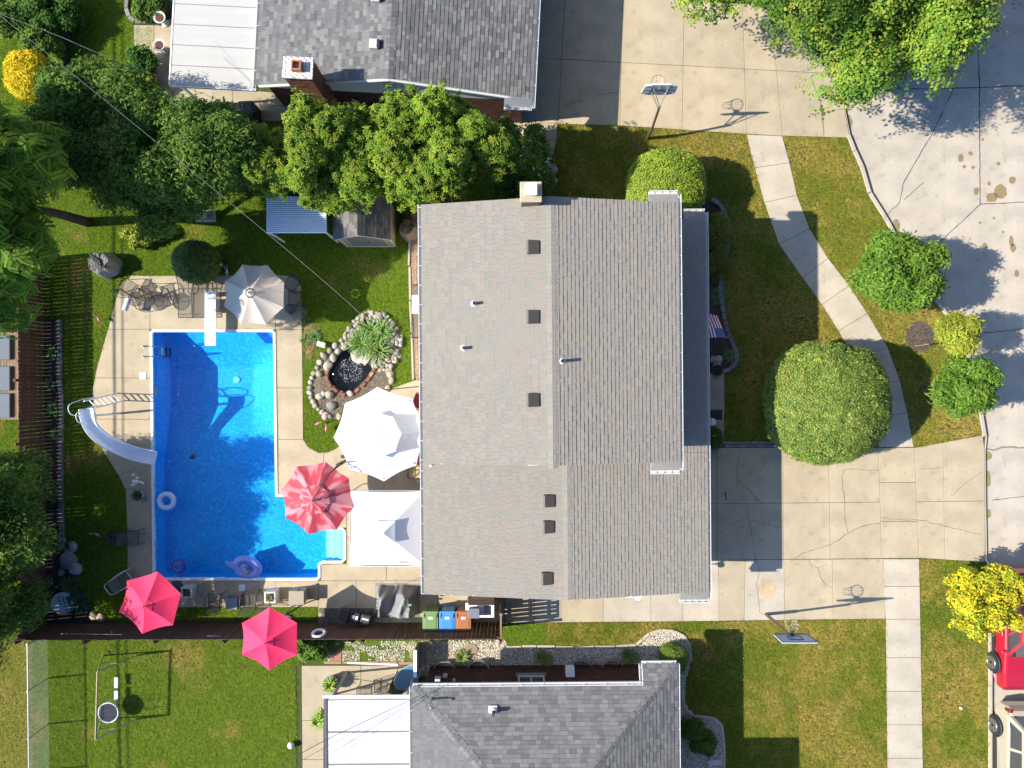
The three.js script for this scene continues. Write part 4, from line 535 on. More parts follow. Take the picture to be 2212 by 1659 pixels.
{ // grass tufts, three lawns by look
  const tuft = (() => { const o = []; for (let i = 0; i < 11; i++) { const a = rnd() * 6.283, r = .05 * Math.sqrt(rnd()), p = V(Math.cos(a) * r, 0, Math.sin(a) * r), b = rnd() * 6.283, l = rr(.03, .06), h = rr(.025, .055), w = rr(.004, .008), d = V(Math.cos(b), 0, Math.sin(b)), s = V(-d.z, 0, d.x), m = p.clone().addScaledVector(d, l * .35).setY(h * .75), t = p.clone().addScaledVector(d, l).setY(h); o.push(p.clone().addScaledVector(s, w), m.clone().addScaledVector(s, w * .8), p.clone().addScaledVector(s, -w), p.clone().addScaledVector(s, -w), m.clone().addScaledVector(s, w * .8), m.clone().addScaledVector(s, -w * .8), m.clone().addScaledVector(s, w * .8), t, m.clone().addScaledVector(s, -w * .8)); } return tris(o); })();
  const lawns = [['lush green grass of the pool garden and neighbouring back gardens', []], ['patchy drying grass of the front lawns and street verges', []]];
  const bbx = hard.map(p => [Math.min(...p.map(q => q[0])), Math.max(...p.map(q => q[0])), Math.min(...p.map(q => q[1])), Math.max(...p.map(q => q[1]))]);
  const bad = (x, y) => { for (let i = 0; i < hard.length; i++) { const b = bbx[i]; if (x > b[0] && x < b[1] && y > b[2] && y < b[3] && inPoly(x, y, hard[i])) return true; } return false; };
  const st = 3.05;
  for (let gx = -40; gx < 2145; gx += st) for (let gy = -40; gy < 1700; gy += st) {
    const x = gx + rr(-st, st) * .6, y = gy + rr(-st, st) * .6; if (bad(x, y)) continue; if (Math.hypot(x - mulchC[0], y - mulchC[1]) < 31) continue;
    const n = wn(x * .012, y * .012, 3, 21), f = wn(x * .06, y * .06, 3, 33), front = x > 1180;
    let dry = front ? clamp((n - .33) * 1.7 + (f - .5) * 1.1 + rr(-.14, .14)) : clamp((n - .62) * 2.5 + (f - .55) * .9); if (x > 1690 && y < 960) dry = clamp(dry + .22); if (x > 1600 && y > 1340) dry = clamp(dry + .06 + .2 * sstep(1640, 1760, x) * sstep(1900, 1780, x)); if (x < 72 && y > 1380) dry = clamp(dry + .45); if (y > 1380 && x < 650) dry = clamp(dry + .1); if (!front && y < 260) dry *= .2;
    if (dry > .75 && rnd() < .35) continue; if (!front && x > 655 && x < 690 && y > 690 && y < 775 && rnd() < .6) continue;
    lawns[front ? 1 : 0][1].push([x, y, dry]);
  }
  for (const [lab, P] of lawns) {
    const im = new THREE.InstancedMesh(tuft, mat({ c: [1, 1, 1], rough: .85, specularIntensity: .15 }), P.length); im.name = numbered('grass'); tag(im, lab, 'grass', null, 'stuff'); im.receiveShadow = true;
    P.forEach(([x, y, d], i) => { _q.setFromAxisAngle(up3, rnd() * 6.283); const s = rr(.85, 1.45); im.setMatrixAt(i, _m.compose(G(x, y, 0), _q, V(s, s * rr(.7, 1.1), s))); const b = rr(.75, 1.25), F = x > 1180, g = F ? [.15, .20, .016] : [.155, .26, .015], h = F ? [.43, .31, .07] : [.46, .35, .085], e = clamp(d + rr(-.18, .18)); im.setColorAt(i, _c.setRGB((g[0] + (h[0] - g[0]) * e) * b, (g[1] + (h[1] - g[1]) * e) * b, (g[2] + (h[2] - g[2]) * e) * b)); }); scene.add(im); console.log('grass', P.length);
  }
}
// ================= fences =================
const boardGeo = h => new THREE.BoxGeometry(.134, h, .02);
function fence(label, a, b, h, side, group, o = {}) {   // boards one by one, rails and posts on the far side
  const f = thing('wooden_fence', label, 'fence', a.clone(), 0, group), d = b.clone().sub(a), L = d.length(); d.normalize(); const ang = -Math.atan2(d.z, d.x), n = V(-d.z, 0, d.x).multiplyScalar(side), bg = boardGeo(h), gap = o.gap ?? .012;
  for (let x = .07; x < L; x += .134 + gap) { const m = mesh('board', bg, pick(M.fence), f, d.clone().multiplyScalar(x).addScaledVector(n, rr(-.003, .003)).setY(h / 2 + rr(-.015, .015))); m.rotation.set(rr(-.006, .006), ang, rr(-.006, .006)); }
  for (const y of [.3, h * .55, h - .2]) mesh('rail', boxUV(box(L, .09, .04).rotateY(ang)), pick(M.fence), f, d.clone().multiplyScalar(L / 2).addScaledVector(n, -.035).setY(y));
  for (let x = 0; x <= L + .01; x += L / Math.round(L / 2.4)) { const p = mesh('post', box(.1, h + .06, .1), pick(M.fence), f, d.clone().multiplyScalar(x).addScaledVector(n, -.11).setY(h / 2 + .03)); p.rotation.y = ang; }
  return f;
}
fence('tall brown board fence behind the hosta bed, along the pool slide', G(96, 560), G(103, 1345), 1.55, -1, 'brown board fences', { gap: .014 });
fence('tall brown board fence behind the two pink umbrellas and bins', G(103, 1346), G(1083, 1344), 1.85, -1, 'brown board fences');
fence('brown board fence under the back trees', G(96, 402), G(880, 412), 1.6, 1, 'brown board fences');
{ const g = fence('slatted brown gate panel across the side path', G(1084, 1343), G(1084, 1296), 1.75, 1, null, { gap: .03 }); g.name = 'wooden_gate'; mesh('gate_post', rbox(.11, 1.95, .11, 0, .97, -.9, .01), M.lumber, g); mesh('top_rail', rbox(.06, .06, .9, 0, 1.8, -.42, .01), M.lumber, g); }
{ const f = thing('chain_link_fence', 'galvanised chain link fence beside the swing set lawn', 'fence', G(104, 1365)), B = G(109, 1760).sub(G(104, 1365)), L = B.length(), d = B.clone().normalize(), w = [];
  mesh('top_rail', rod(V(0, 1.2, 0), d.clone().multiplyScalar(L).setY(1.2), .022, 8), mat({ c: [.7, .7, .7], rough: .4, metal: .4 }), f);
  for (let i = 0; i < 5; i++) mesh('post', rod(d.clone().multiplyScalar(i * L / 4 - (i ? 0 : -.05)).setY(0), d.clone().multiplyScalar(i * L / 4 - (i ? 0 : -.05)).setY(1.25), .028, 8), M.galv, f);
  for (let x = -1.15; x < L; x += .075) for (const s of [1, -1]) { const x0 = s > 0 ? x : x + 1.15, x1 = x0 + s * 1.15, c = q => clamp(q, 0, L); const ya = .03 + Math.abs(c(x0) - x0), yb = 1.18 - Math.abs(c(x1) - x1); if (yb > ya) w.push(rod(d.clone().multiplyScalar(c(x0)).setY(ya), d.clone().multiplyScalar(c(x1)).setY(yb), .0028, 3)); }
  mesh('wire_mesh', merge(w), M.galv, f); }
// ================= umbrellas and canopies =================
function panels(parent, name, n, c, R0, h0, R1, h1, ang, m, sag = .06, uvFn) {
  for (let i = 0; i < n; i++) { const a0 = ang + i / n * 6.2832, a1 = ang + (i + 1) / n * 6.2832, K = 8, J = 6, pos = [], uv = [], idx = [];
    for (let k = 0; k <= K; k++) for (let j = 0; j <= J; j++) { const t = k / K, s = j / J, R = R0 + (R1 - R0) * t, e0 = V(Math.cos(a0) * R, 0, Math.sin(a0) * R), e1 = V(Math.cos(a1) * R, 0, Math.sin(a1) * R), p = e0.lerp(e1, s), q = Math.sin(Math.PI * s); p.y = h0 + (h1 - h0) * t - sag * t * q - sag * .5 * Math.sin(Math.PI * t); const pull = 1 - .035 * q * t * (R1 > R0 ? 1 : 0); pos.push(c.x + p.x * pull, c.y + p.y, c.z + p.z * pull); uv.push((i + s) / n, t); }
    for (let k = 0; k < K; k++) for (let j = 0; j < J; j++) { const q = k * (J + 1) + j; idx.push(q, q + J + 1, q + 1, q + 1, q + J + 1, q + J + 2); }
    const g = new THREE.BufferGeometry(); g.setAttribute('position', new THREE.Float32BufferAttribute(pos, 3)); g.setAttribute('uv', new THREE.Float32BufferAttribute(uv, 2)); g.setIndex(idx); g.computeVertexNormals(); mesh(name, g, m, parent); }
}
function umbrella(o) {
  const u = thing(o.name || 'patio_umbrella', o.label, 'umbrella', W(o.px, o.py, o.h).setY(0), 0, o.group), n = o.n, R = o.R, c = V(0, 0, 0), top = o.h + o.rise, a = o.ang * Math.PI / 180;
  panels(u, 'canopy_panel', n, c, R * .16, top - o.rise * .14, R, o.h, a, o.m, .085); panels(u, 'vent_panel', n, c, .02, top + .015, R * (o.vent || .24), top - o.rise * (o.vent || .24) * .92, a, o.m2 || o.m, .01);
  for (let i = 0; i < n; i++) { const q = a + i / n * 6.2832; mesh('rib', rod(V(0, top - .1, 0), V(Math.cos(q) * R * .98, o.h - .015, Math.sin(q) * R * .98), .009, 5), M.bronze, u); }
  mesh('finial', new THREE.SphereGeometry(.035, 10, 8).translate(0, top + .08, 0), M.bronze, u); if (!o.arm) { mesh('pole', cyl(.022, .022, top, 0, top / 2, 0, 10), M.bronze, u); mesh('base', cyl(.22, .25, .07, 0, .07, 0, 24), M.charcoal, u); } return u;
}
const pink = mat({ c: [.86, .03, .10], map: T.cloth, rough: .75 }); pink.color.setRGB(.95, .03, .12);
const beige = mat({ c: [.62, .54, .46], map: T.cloth, rough: .85 });
const fadeT = tex(512, 1, (u, v) => { const s = fbm(u, .02 + v * .06, 40, 2, 201), q = fbm(u, .5 + v * .08, 16, 2, 203), f = sstep(.44, .62, .6 * s + .4 * q) * sstep(0, .25, v) ; const r = [.46, .025, .045], p = [.56, .21, .23]; return r.map((x, i) => x + (p[i] - x) * (.08 + .92 * f)); }, 256);
const faded = mat({ c: [1, 1, 1], map: fadeT, rough: .75 });
umbrella({ label: 'hot pink hexagonal umbrella at the pool corner, over the fence bed', px: 324, py: 1302, h: 2.1, rise: .4, R: 1.17, n: 6, ang: -76, m: pink, group: 'pink umbrellas' });
umbrella({ label: 'hot pink hexagonal umbrella overhanging the board fence', px: 582, py: 1380, h: 2.1, rise: .4, R: 1.16, n: 6, ang: -90, m: pink, group: 'pink umbrellas' });
umbrella({ label: 'beige octagonal umbrella beside the diving board', px: 549, py: 636, h: 2.2, rise: .45, R: 1.17, n: 8, ang: -66, m: beige, vent: .12 });
{ const u = umbrella({ name: 'cantilever_umbrella', label: 'faded red octagonal cantilever umbrella over the pool steps', px: 685, py: 1076, h: 2.2, rise: .5, R: 1.36, n: 8, ang: -77, m: faded, vent: .42, arm: true }); u.updateMatrixWorld(); const mast = W(752, 992, 1).setY(0).sub(u.position);
  mesh('mast', rod(mast.clone(), mast.clone().setY(2.75), .035, 10), M.bronze, u); mesh('arm', tube([mast.clone().setY(2.3), mast.clone().multiplyScalar(.75).setY(2.9), mast.clone().multiplyScalar(.35).setY(3.05), V(0, 2.85, 0)], .025, 20, 8), M.bronze, u); mesh('strut', merge([rod(mast.clone().setY(1.5), mast.clone().multiplyScalar(.8).setY(2.75), .02), rod(mast.clone().add(V(.12, 1.9, 0)), mast.clone().multiplyScalar(.85).setY(2.8), .018)]), M.bronze, u); mesh('base', merge([box(1, .05, .12, mast.x, .06, mast.z), box(.12, .05, 1, mast.x, .06, mast.z)]), M.bronze, u); }
{ // octagonal gazebo
  const c = W(822, 938, 2.2).setY(0), g = thing('gazebo', 'white octagonal two-tier canopy beside the rock pond', 'canopy', c), a = -94 * Math.PI / 180;
  panels(g, 'canopy_panel', 8, V(0, 0, 0), .62, 2.6, 1.72, 2.15, a, M.canvas, .015); panels(g, 'top_panel', 8, V(0, .04, 0), .01, 3.02, .86, 2.72, a, M.canvas, .03);
  for (let i = 0; i < 8; i++) { const q = a + i * .7854, e = V(Math.cos(q) * 1.66, 2.1, Math.sin(q) * 1.66); mesh('rafter', rod(e, V(0, 2.68, 0), .012, 5), M.charcoal, g); mesh('corner_clip', rbox(.05, .03, .05, e.x * .97, 2.185, e.z * .97, .01, 1), M.charcoal, g); if (i % 2 === 0) mesh('post', cyl(.025, .025, 2.1, e.x * .97, 1.06, e.z * .97, 8), M.charcoal, g); } mesh('tie_tape', merge([rbox(.09, .01, .04, -.06, 3.0, .12, .004, 1), rbox(.05, .01, .02, .1, 3.02, -.02, .004, 1), rbox(.1, .01, .05, -.12, 2.33, 1.25, .004, 1)]), M.grey, g); }
{ // pop-up tent
  const c = W(835, 1143, 2.2).setY(0), t = thing('popup_canopy', 'white square pop-up canopy against the house gutter', 'canopy', c), s = 1.36 * Math.SQRT2;
  panels(t, 'canopy_panel', 4, V(0, 0, 0), .42, 2.6, s, 2.1, Math.PI / 4, M.canvas, .02); panels(t, 'top_panel', 4, V(0, .02, 0), .01, 2.88, .56, 2.66, Math.PI / 4, M.canvas, .02);
  for (const [x, z] of [[1, 1], [1, -1], [-1, 1], [-1, -1]]) { mesh('leg', box(.035, 2.1, .035, x * 1.33, 1.05, z * 1.33), M.white, t); mesh('truss', rod(V(x * 1.33, 2.04, z * 1.33), V(0, 2.45, 0), .014, 5), M.white, t); } for (const z of [-1, 1]) mesh('valance', box(2.7, .16, .01, 0, 2.03, z * 1.37), M.canvas, t); for (const x of [-1, 1]) mesh('valance', box(.01, .16, 2.7, x * 1.37, 2.03, 0), M.canvas, t);
  mesh('water_stain', blob(CX + 33, CY + 66, 9, 2.18, .35).translate(0, .005, 0), mat({ c: [.45, .33, .26], rough: .9 }), t); }
// ================= patio furniture =================
function chair(label, px, py, turn, group, o = {}) {
  const c = thing(o.name || 'patio_chair', label, 'chair', W(px, py, .4).setY(0.035), turn, group), f = o.f || M.bronze, s = o.s || M.mesh;
  for (const x of [-.27, .27]) { mesh('leg', tube([V(x, 0, .28), V(x, .35, .26), V(x, .62, .2)], .013, 10, 5), f, c); mesh('leg', tube([V(x * .95, 0, -.3), V(x, .3, -.22), V(x, .42, -.2)], .013, 10, 5), f, c); mesh('armrest', tube([V(x, .62, .22), V(x * 1.06, .66, 0), V(x, .64, -.28)], .018, 10, 5), f, c); }
  mesh('seat', rbox(.5, .02, .5, 0, .42, 0, .01), s, c); mesh('seat_frame', merge([rod(V(-.26, .42, .26), V(.26, .42, .26), .012), rod(V(-.26, .42, -.24), V(.26, .42, -.24), .012), rod(V(-.26, .42, -.24), V(-.26, .42, .26), .012), rod(V(.26, .42, -.24), V(.26, .42, .26), .012)]), f, c);
  mesh('backrest', rbox(.5, .5, .02, 0, .68, 0, .008).rotateX(-.3).translate(0, .02, -.06), s, c); mesh('back_frame', tube([V(-.26, .42, -.24), V(-.26, .75, -.34), V(-.2, .98, -.41), V(0, 1.0, -.42), V(.2, .98, -.41), V(.26, .75, -.34), V(.26, .42, -.24)], .013, 24, 5), f, c); return c;
}
function lounge(label, px, py, turn, group) {
  const c = thing('lounge_chair', label, 'lounge chair', W(px, py, .35).setY(.035), turn, group); mesh('frame', merge([-.3, .3].map(x => tube([V(x, .32, -.9), V(x, .32, .3), V(x, .55, .75), V(x, .7, .95)], .016, 16, 5)).concat([rod(V(-.3, .32, -.9), V(.3, .32, -.9), .016), rod(V(-.3, .7, .95), V(.3, .7, .95), .016)])), M.bronze, c);
  for (const x of [-.3, .3]) for (const z of [-.75, .25]) mesh('leg', rod(V(x, 0, z), V(x, .32, z), .014), M.bronze, c); for (const x of [-.36, .36]) mesh('armrest', tube([V(x, .33, 0), V(x, .52, .05), V(x, .54, .4), V(x, .36, .45)], .014, 14, 5), M.bronze, c);
  mesh('sling', rbox(.54, .012, 1.2, 0, .325, -.3, .004, 1), M.mesh, c); mesh('headrest', rbox(.54, .012, .72, 0, 0, 0, .004, 1).rotateX(-.5).translate(0, .5, .62), M.mesh, c); return c;
}
function roundTable(label, px, py, r, h, m, group) { const t = thing('side_table', label, 'table', W(px, py, h).setY(.035), 0, group); mesh('tabletop', merge([new THREE.TorusGeometry(r, .014, 6, 36).rotateX(Math.PI / 2).translate(0, h, 0), ...[...Array(9)].map((_, i) => { const x = (i - 4) / 4.6 * r, q = Math.sqrt(r * r - x * x); return rod(V(x, h, -q), V(x, h, q), .005, 4); })]), m, t); mesh('glass', cyl(r, r, .008, 0, h + .012, 0, 36), M.mesh, t); for (let i = 0; i < 3; i++) { const a = i * 2.094; mesh('leg', tube([V(Math.cos(a) * r * .8, h, Math.sin(a) * r * .8), V(Math.cos(a) * r * .3, h * .5, Math.sin(a) * r * .3), V(Math.cos(a) * r * .8, 0, Math.sin(a) * r * .8)], .011, 10, 5), m, t); } return t; }
const dg = 'furniture on the pool deck';
chair('mesh patio chair at the curved deck corner behind a round table', 281, 622, 2.6, dg); chair('mesh patio chair between the two round mesh tables', 325, 630, -2.8, dg); chair('mesh patio chair beside the rolled silver mat', 312, 652, .4, dg);
roundTable('small round mesh table beside the silver mat', 293, 646, .27, .5, M.bronze, dg); roundTable('round mesh table on the deck joint, next to the lounge chairs', 345, 652, .33, .5, M.bronze, dg);
lounge('mesh lounge chair beside the round deck shrub', 402, 636, Math.PI, dg); lounge('mesh lounge chair next to the diving board stand', 433, 636, Math.PI, dg);
tag(mesh('rolled_mat', merge([cyl(.11, .11, .5, 0, 0, 0, 18).rotateZ(Math.PI / 2).rotateY(1.25), new THREE.TorusGeometry(.08, .02, 6, 16).rotateY(1.25 + Math.PI / 2)]), mat({ c: [.72, .74, .76], rough: .4 }), null, W(274, 657, .5).setY(.5)), 'silver rolled mat on a deck chair arm', 'mat');
chair('mesh patio chair beside the beige umbrella edge', 638, 646, -1.6, 'chairs by the beige umbrella'); chair('mesh patio chair under the beige umbrella near the lawn corner', 633, 612, -2.2, 'chairs by the beige umbrella'); chair('mesh patio chair facing the small round table by the beige umbrella', 646, 678, -.9, 'chairs by the beige umbrella'); roundTable('small round wire table by the beige umbrella', 628, 668, .2, .45, M.bronze);
chair('black frame chair between the white planter and the grey side table', 466, 1297, Math.PI, 'chairs facing the pool by the lower fence'); chair('black frame chair between the grey side table and the flower planter', 540, 1297, Math.PI, 'chairs facing the pool by the lower fence'); chair('black frame chair half behind the flower planter', 572, 1294, Math.PI, 'chairs facing the pool by the lower fence');
chair('dark frame chair beside the pool, next to the dark planter', 287, 1160, Math.PI / 2);
chair('white wire garden chair by the pink umbrella corner', 270, 1252, 2.2, null, { f: M.white, s: mat({ c: [.10, .12, .09] }), name: 'garden_chair' });
const redC = mat({ c: [.30, .03, .045], map: T.cloth, rough: .9 });
chair('black chair with dark red cushion under the octagonal canopy edge', 906, 985, -1.2, 'red cushion chairs', { s: redC, f: M.black }); chair('black chair with dark red cushion near the pond side of the canopy', 908, 868, -1.9, 'red cushion chairs', { s: redC, f: M.black }); chair('black lattice back chair in the gap between the two canopies', 898, 1018, 0, null, { s: mat({ c: [.5, .38, .22] }), f: M.black });
function cube(name, label, cat, px, py, h, w, d, m, extra) { const t = thing(name, label, cat, W(px, py, h).setY(.035)); extra(t, w, h, d, m); return t; }
const planter = (t, w, h, d, m) => { mesh('pot', (() => { const r = .05; const s = shapeOf([[-w / 2, -d / 2], [w / 2, -d / 2], [w / 2, d / 2], [-w / 2, d / 2]], [[[-w / 2 + r, -d / 2 + r], [w / 2 - r, -d / 2 + r], [w / 2 - r, d / 2 - r], [-w / 2 + r, d / 2 - r]]]); return new THREE.ExtrudeGeometry(s, { depth: h, bevelEnabled: true, bevelSize: .01, bevelThickness: .01, bevelSegments: 1 }).rotateX(-Math.PI / 2); })(), m, t); mesh('soil', box(w - .1, h - .05, d - .1, 0, (h - .05) / 2, 0), M.soil, t); };
cube('planter_box', 'white cube planter with bare dark soil beside the pink umbrella', 'planter', 404, 1280, .45, .4, .4, M.lightgrey, planter);
const fp = cube('planter_box', 'white cube planter with dry flowers beside the storage box', 'planter', 584, 1290, .45, .42, .42, M.whiteSoft, planter); { const o = rosette(30, .2, .03, 1.1); mesh('foliage', tris(o).translate(0, .42, 0), mat({ c: [.2, .15, .05], rough: .9 }), fp); }
cube('side_table', 'grey square side table between the two black chairs', 'table', 501, 1304, .45, .45, .45, mat({ c: [.2, .21, .24], rough: .6 }), (t, w, h, d, m) => { mesh('tabletop', rbox(w, .04, d, 0, h, 0, .015), m, t); mesh('shelf', rbox(w * .9, .02, d * .9, 0, .12, 0, .008), m, t); for (const x of [-1, 1]) for (const z of [-1, 1]) mesh('leg', box(.04, h, .04, x * w * .45, h / 2, z * d * .45), m, t); });
cube('storage_box', 'beige storage box with dark hose reel at the deck edge', 'box', 641, 1291, .6, .55, .5, mat({ c: [.34, .29, .22], rough: .7 }), (t, w, h, d, m) => { mesh('body', rbox(w, h - .06, d, 0, (h - .06) / 2, 0, .03), m, t); mesh('lid', rbox(w + .04, .06, d + .04, 0, h - .02, 0, .02), m, t); mesh('handle', box(.06, .08, .66, .05, h * .8, 0), M.dark, t); mesh('hose', tube([V(-.05, .5, .3), V(-.3, .35, .45), V(-.55, .1, .75), V(-.75, .03, .9)], .025, 20, 6), M.dark, t); });
for (const [x, y, l] of [[310, 812, 'white square skimmer lid beside the pool ladder'], [524, 1269, 'white square skimmer lid beside the lower pool edge']]) { const o = thing('skimmer_lid', l, 'lid', G(x, y, .046)); mesh('cover', rbox(.25, .012, .25, 0, 0, 0, .004, 1), M.white, o); mesh('knob', cyl(.02, .02, .012, 0, .01, 0, 10), M.lightgrey, o); }
// pool ladder, diving board, slide
{ const l = thing('pool_ladder', 'polished steel pool ladder with three treads', 'ladder', G(330, 760, 0)); for (const z of [-.2, .2]) mesh('handrail', tube([V(-.33, .03, z), V(-.3, .45, z), V(-.1, .62, z), V(.12, .5, z), V(.26, .1, z), V(.3, -.75, z)], .02, 32, 8), M.steel, l); for (const y of [-.15, -.4, -.65]) mesh('tread', rbox(.1, .03, .4, .29 + y * -.12, y, 0, .01), mat({ c: [.05, .07, .12], rough: .5 }), l); for (const z of [-.2, .2]) mesh('flange', cyl(.05, .05, .02, -.33, .045, z, 14), M.steel, l); }
{ const a = W(453, 628, .55), b = W(457, 747, .5), d = thing('diving_board', 'white diving board on a low stand over the deep end', 'diving board', a.clone().setY(.035), 0), L = b.z - a.z; mesh('board', rbox(.43, .05, L, (b.x - a.x) / 2, .5, L / 2, .02, 2).rotateY(0), mat({ c: [.84, .84, .85], rough: .5 }), d); mesh('stand', rbox(.4, .36, .5, .02, .22, .55, .03), mat({ c: [.45, .5, .56], rough: .6 }), d); mesh('rear_mount', rbox(.38, .4, .16, 0, .25, .1, .02), mat({ c: [.4, .43, .46], rough: .6 }), d); for (const x of [.28]) mesh('handrail', tube([V(x, 0, -.1), V(x, .75, -.05), V(x, .8, .3), V(x, .75, .75), V(x, 0, .8)], .018, 24, 6), M.steel, d); mesh('bolt', cyl(.03, .03, .02, 0, .535, .12, 8), M.steel, d); }
{ const s = thing('pool_slide', 'curved pale blue pool slide with white ladder', 'slide', W(262, 930, 0).setY(.03)), o = s.position, P = [[193, 882, 1.72], [195, 898, 1.7], [204, 921, 1.5], [225, 943, 1.2], [258, 963, .82], [298, 979, .52], [338, 988, .36]].map(p => W(...p).sub(o)), cv = new THREE.CatmullRomCurve3(P), N = 44, prof = [[-.26, .2], [-.25, .1], [-.2, .03], [-.1, 0], [.1, 0], [.2, .03], [.25, .1], [.26, .2]], pos = [], uv = [], idx = [], eL = [], eR = [];
  for (let i = 0; i <= N; i++) { const c = cv.getPointAt(i / N), t = cv.getTangentAt(i / N), sd = t.clone().cross(up3).normalize(), nn = sd.clone().cross(t).normalize(); prof.forEach(([x, y], j) => { const p = c.clone().addScaledVector(sd, x).addScaledVector(nn, y); pos.push(p.x, p.y, p.z); uv.push(j, i); if (j === 0) eL.push(p); if (j === 7) eR.push(p); }); }
  for (let i = 0; i < N; i++) for (let j = 0; j < 7; j++) { const q = i * 8 + j; idx.push(q, q + 8, q + 1, q + 1, q + 8, q + 9); }
  const g = new THREE.BufferGeometry(); g.setAttribute('position', new THREE.Float32BufferAttribute(pos, 3)); g.setAttribute('uv', new THREE.Float32BufferAttribute(uv, 2)); g.setIndex(idx); g.computeVertexNormals(); const fm = mat({ c: [.76, .81, .88], rough: .35, clearcoat: .5 }); mesh('flume', g, fm, s); mesh('flume_rim', merge([tube(eL, .022, 60, 6), tube(eR, .022, 60, 6)]), fm, s);
  const foot = W(262, 857, 0).sub(o), top = P[0].clone().add(V(-.05, .02, -.12)), sd = foot.clone().sub(top).setY(0).normalize().cross(up3); for (const q of [-.2, .2]) { const a = foot.clone().addScaledVector(sd, q), b = top.clone().addScaledVector(sd, q); mesh('ladder_rail', rod(a, b, .022, 8), M.white, s); mesh('handrail', tube([b.clone().lerp(a, .45).add(V(0, .3, 0)), b.clone().lerp(a, .2).add(V(0, .62, 0)), b.clone().add(V(-.1, .75, .15)), b.clone().add(V(-.15, .55, .45)), b.clone().add(V(-.1, .1, .55))], .018, 24, 6), M.white, s); }
  for (let i = 1; i < 7; i++) { const c = foot.clone().lerp(top, i / 7); mesh('rung', rod(c.clone().addScaledVector(sd, -.2), c.clone().addScaledVector(sd, .2), .022, 6), M.white, s); }
  for (const [i, dx] of [[1, -.2], [1, .2], [4, 0], [5, 0]]) { const p = P[i].clone().add(V(dx, -.01, 0)); mesh('support_leg', rod(p.clone().setY(0), p, .024, 8), M.white, s); } }
// floats
tag(mesh('swim_ring', new THREE.TorusGeometry(.275, .1, 14, 48).rotateX(Math.PI / 2), mat({ c: [.66, .70, .82], rough: .35, clearcoat: .4 }), null, W(360, 1082, -.03)), 'pale translucent swim ring floating by the pool wall', 'swim ring');
{ const f = thing('swim_ring', 'dark blue double swim ring floating in the pool corner', 'swim ring', W(386, 1223, -.04)); mesh('outer_ring', new THREE.TorusGeometry(.22, .07, 12, 40).rotateX(Math.PI / 2), mat({ c: [.03, .05, .35], rough: .3, clearcoat: .5 }), f); mesh('inner_ring', new THREE.TorusGeometry(.13, .035, 10, 36).rotateX(Math.PI / 2).translate(0, .03, 0), mat({ c: [.05, .09, .5], rough: .3, clearcoat: .5 }), f); mesh('seam', new THREE.TorusGeometry(.17, .008, 6, 40).rotateX(Math.PI / 2).translate(0, .06, 0), mat({ c: [.45, .55, .85], rough: .3 }), f); }
{ const f = thing('baby_float', 'lavender inflatable baby float with tail and clear hood', 'pool float', W(534, 1225, -.03), -.35), lm = mat({ c: [.26, .33, .78], rough: .3, clearcoat: .5 }); mesh('tube', new THREE.TorusGeometry(.34, .15, 14, 48).rotateX(Math.PI / 2).scale(1.25, 1, .9), lm, f); mesh('seat', cyl(.26, .26, .04, 0, .02, 0, 32).scale(1.2, 1, .9), mat({ c: [.2, .25, .7], rough: .4 }), f); mesh('tail', (() => { const s = new THREE.Shape([[0, .1], [.34, .02], [.38, -.06], [0, -.12]].map(p => new THREE.Vector2(...p))); return new THREE.ExtrudeGeometry(s, { depth: .05, bevelEnabled: true, bevelSize: .03, bevelThickness: .03, bevelSegments: 3 }).rotateX(-Math.PI / 2).rotateY(Math.PI).translate(-.45, .08, .1); })(), lm, f); mesh('hood', new THREE.SphereGeometry(.4, 24, 12, -1.2, 2.4, .2, 1.3).scale(1, .8, .95).translate(.1, .05, 0).rotateY(1.57), mat({ c: [.8, .82, .95], rough: .12, transmission: .75, thickness: 0, ior: 1.4 }), f); mesh('hood_lining', new THREE.SphereGeometry(.3, 20, 10, 0, 1.6, .3, 1).scale(1, .8, 1).translate(.16, .05, -.02), mat({ c: [.75, .74, .68], rough: .5, bumpMap: T.foil, bumpScale: .05 }), f); mesh('seat_bolster', new THREE.SphereGeometry(.14, 16, 10).scale(1.3, .5, .9).translate(-.08, .07, 0), lm, f); }
tag(mesh('football', new THREE.SphereGeometry(.085, 16, 10).scale(1.55, 1, 1).rotateY(.4), mat({ c: [.09, .03, .02], rough: .5 }), null, W(416, 987, -.03)), 'brown football floating in the pool', 'ball');
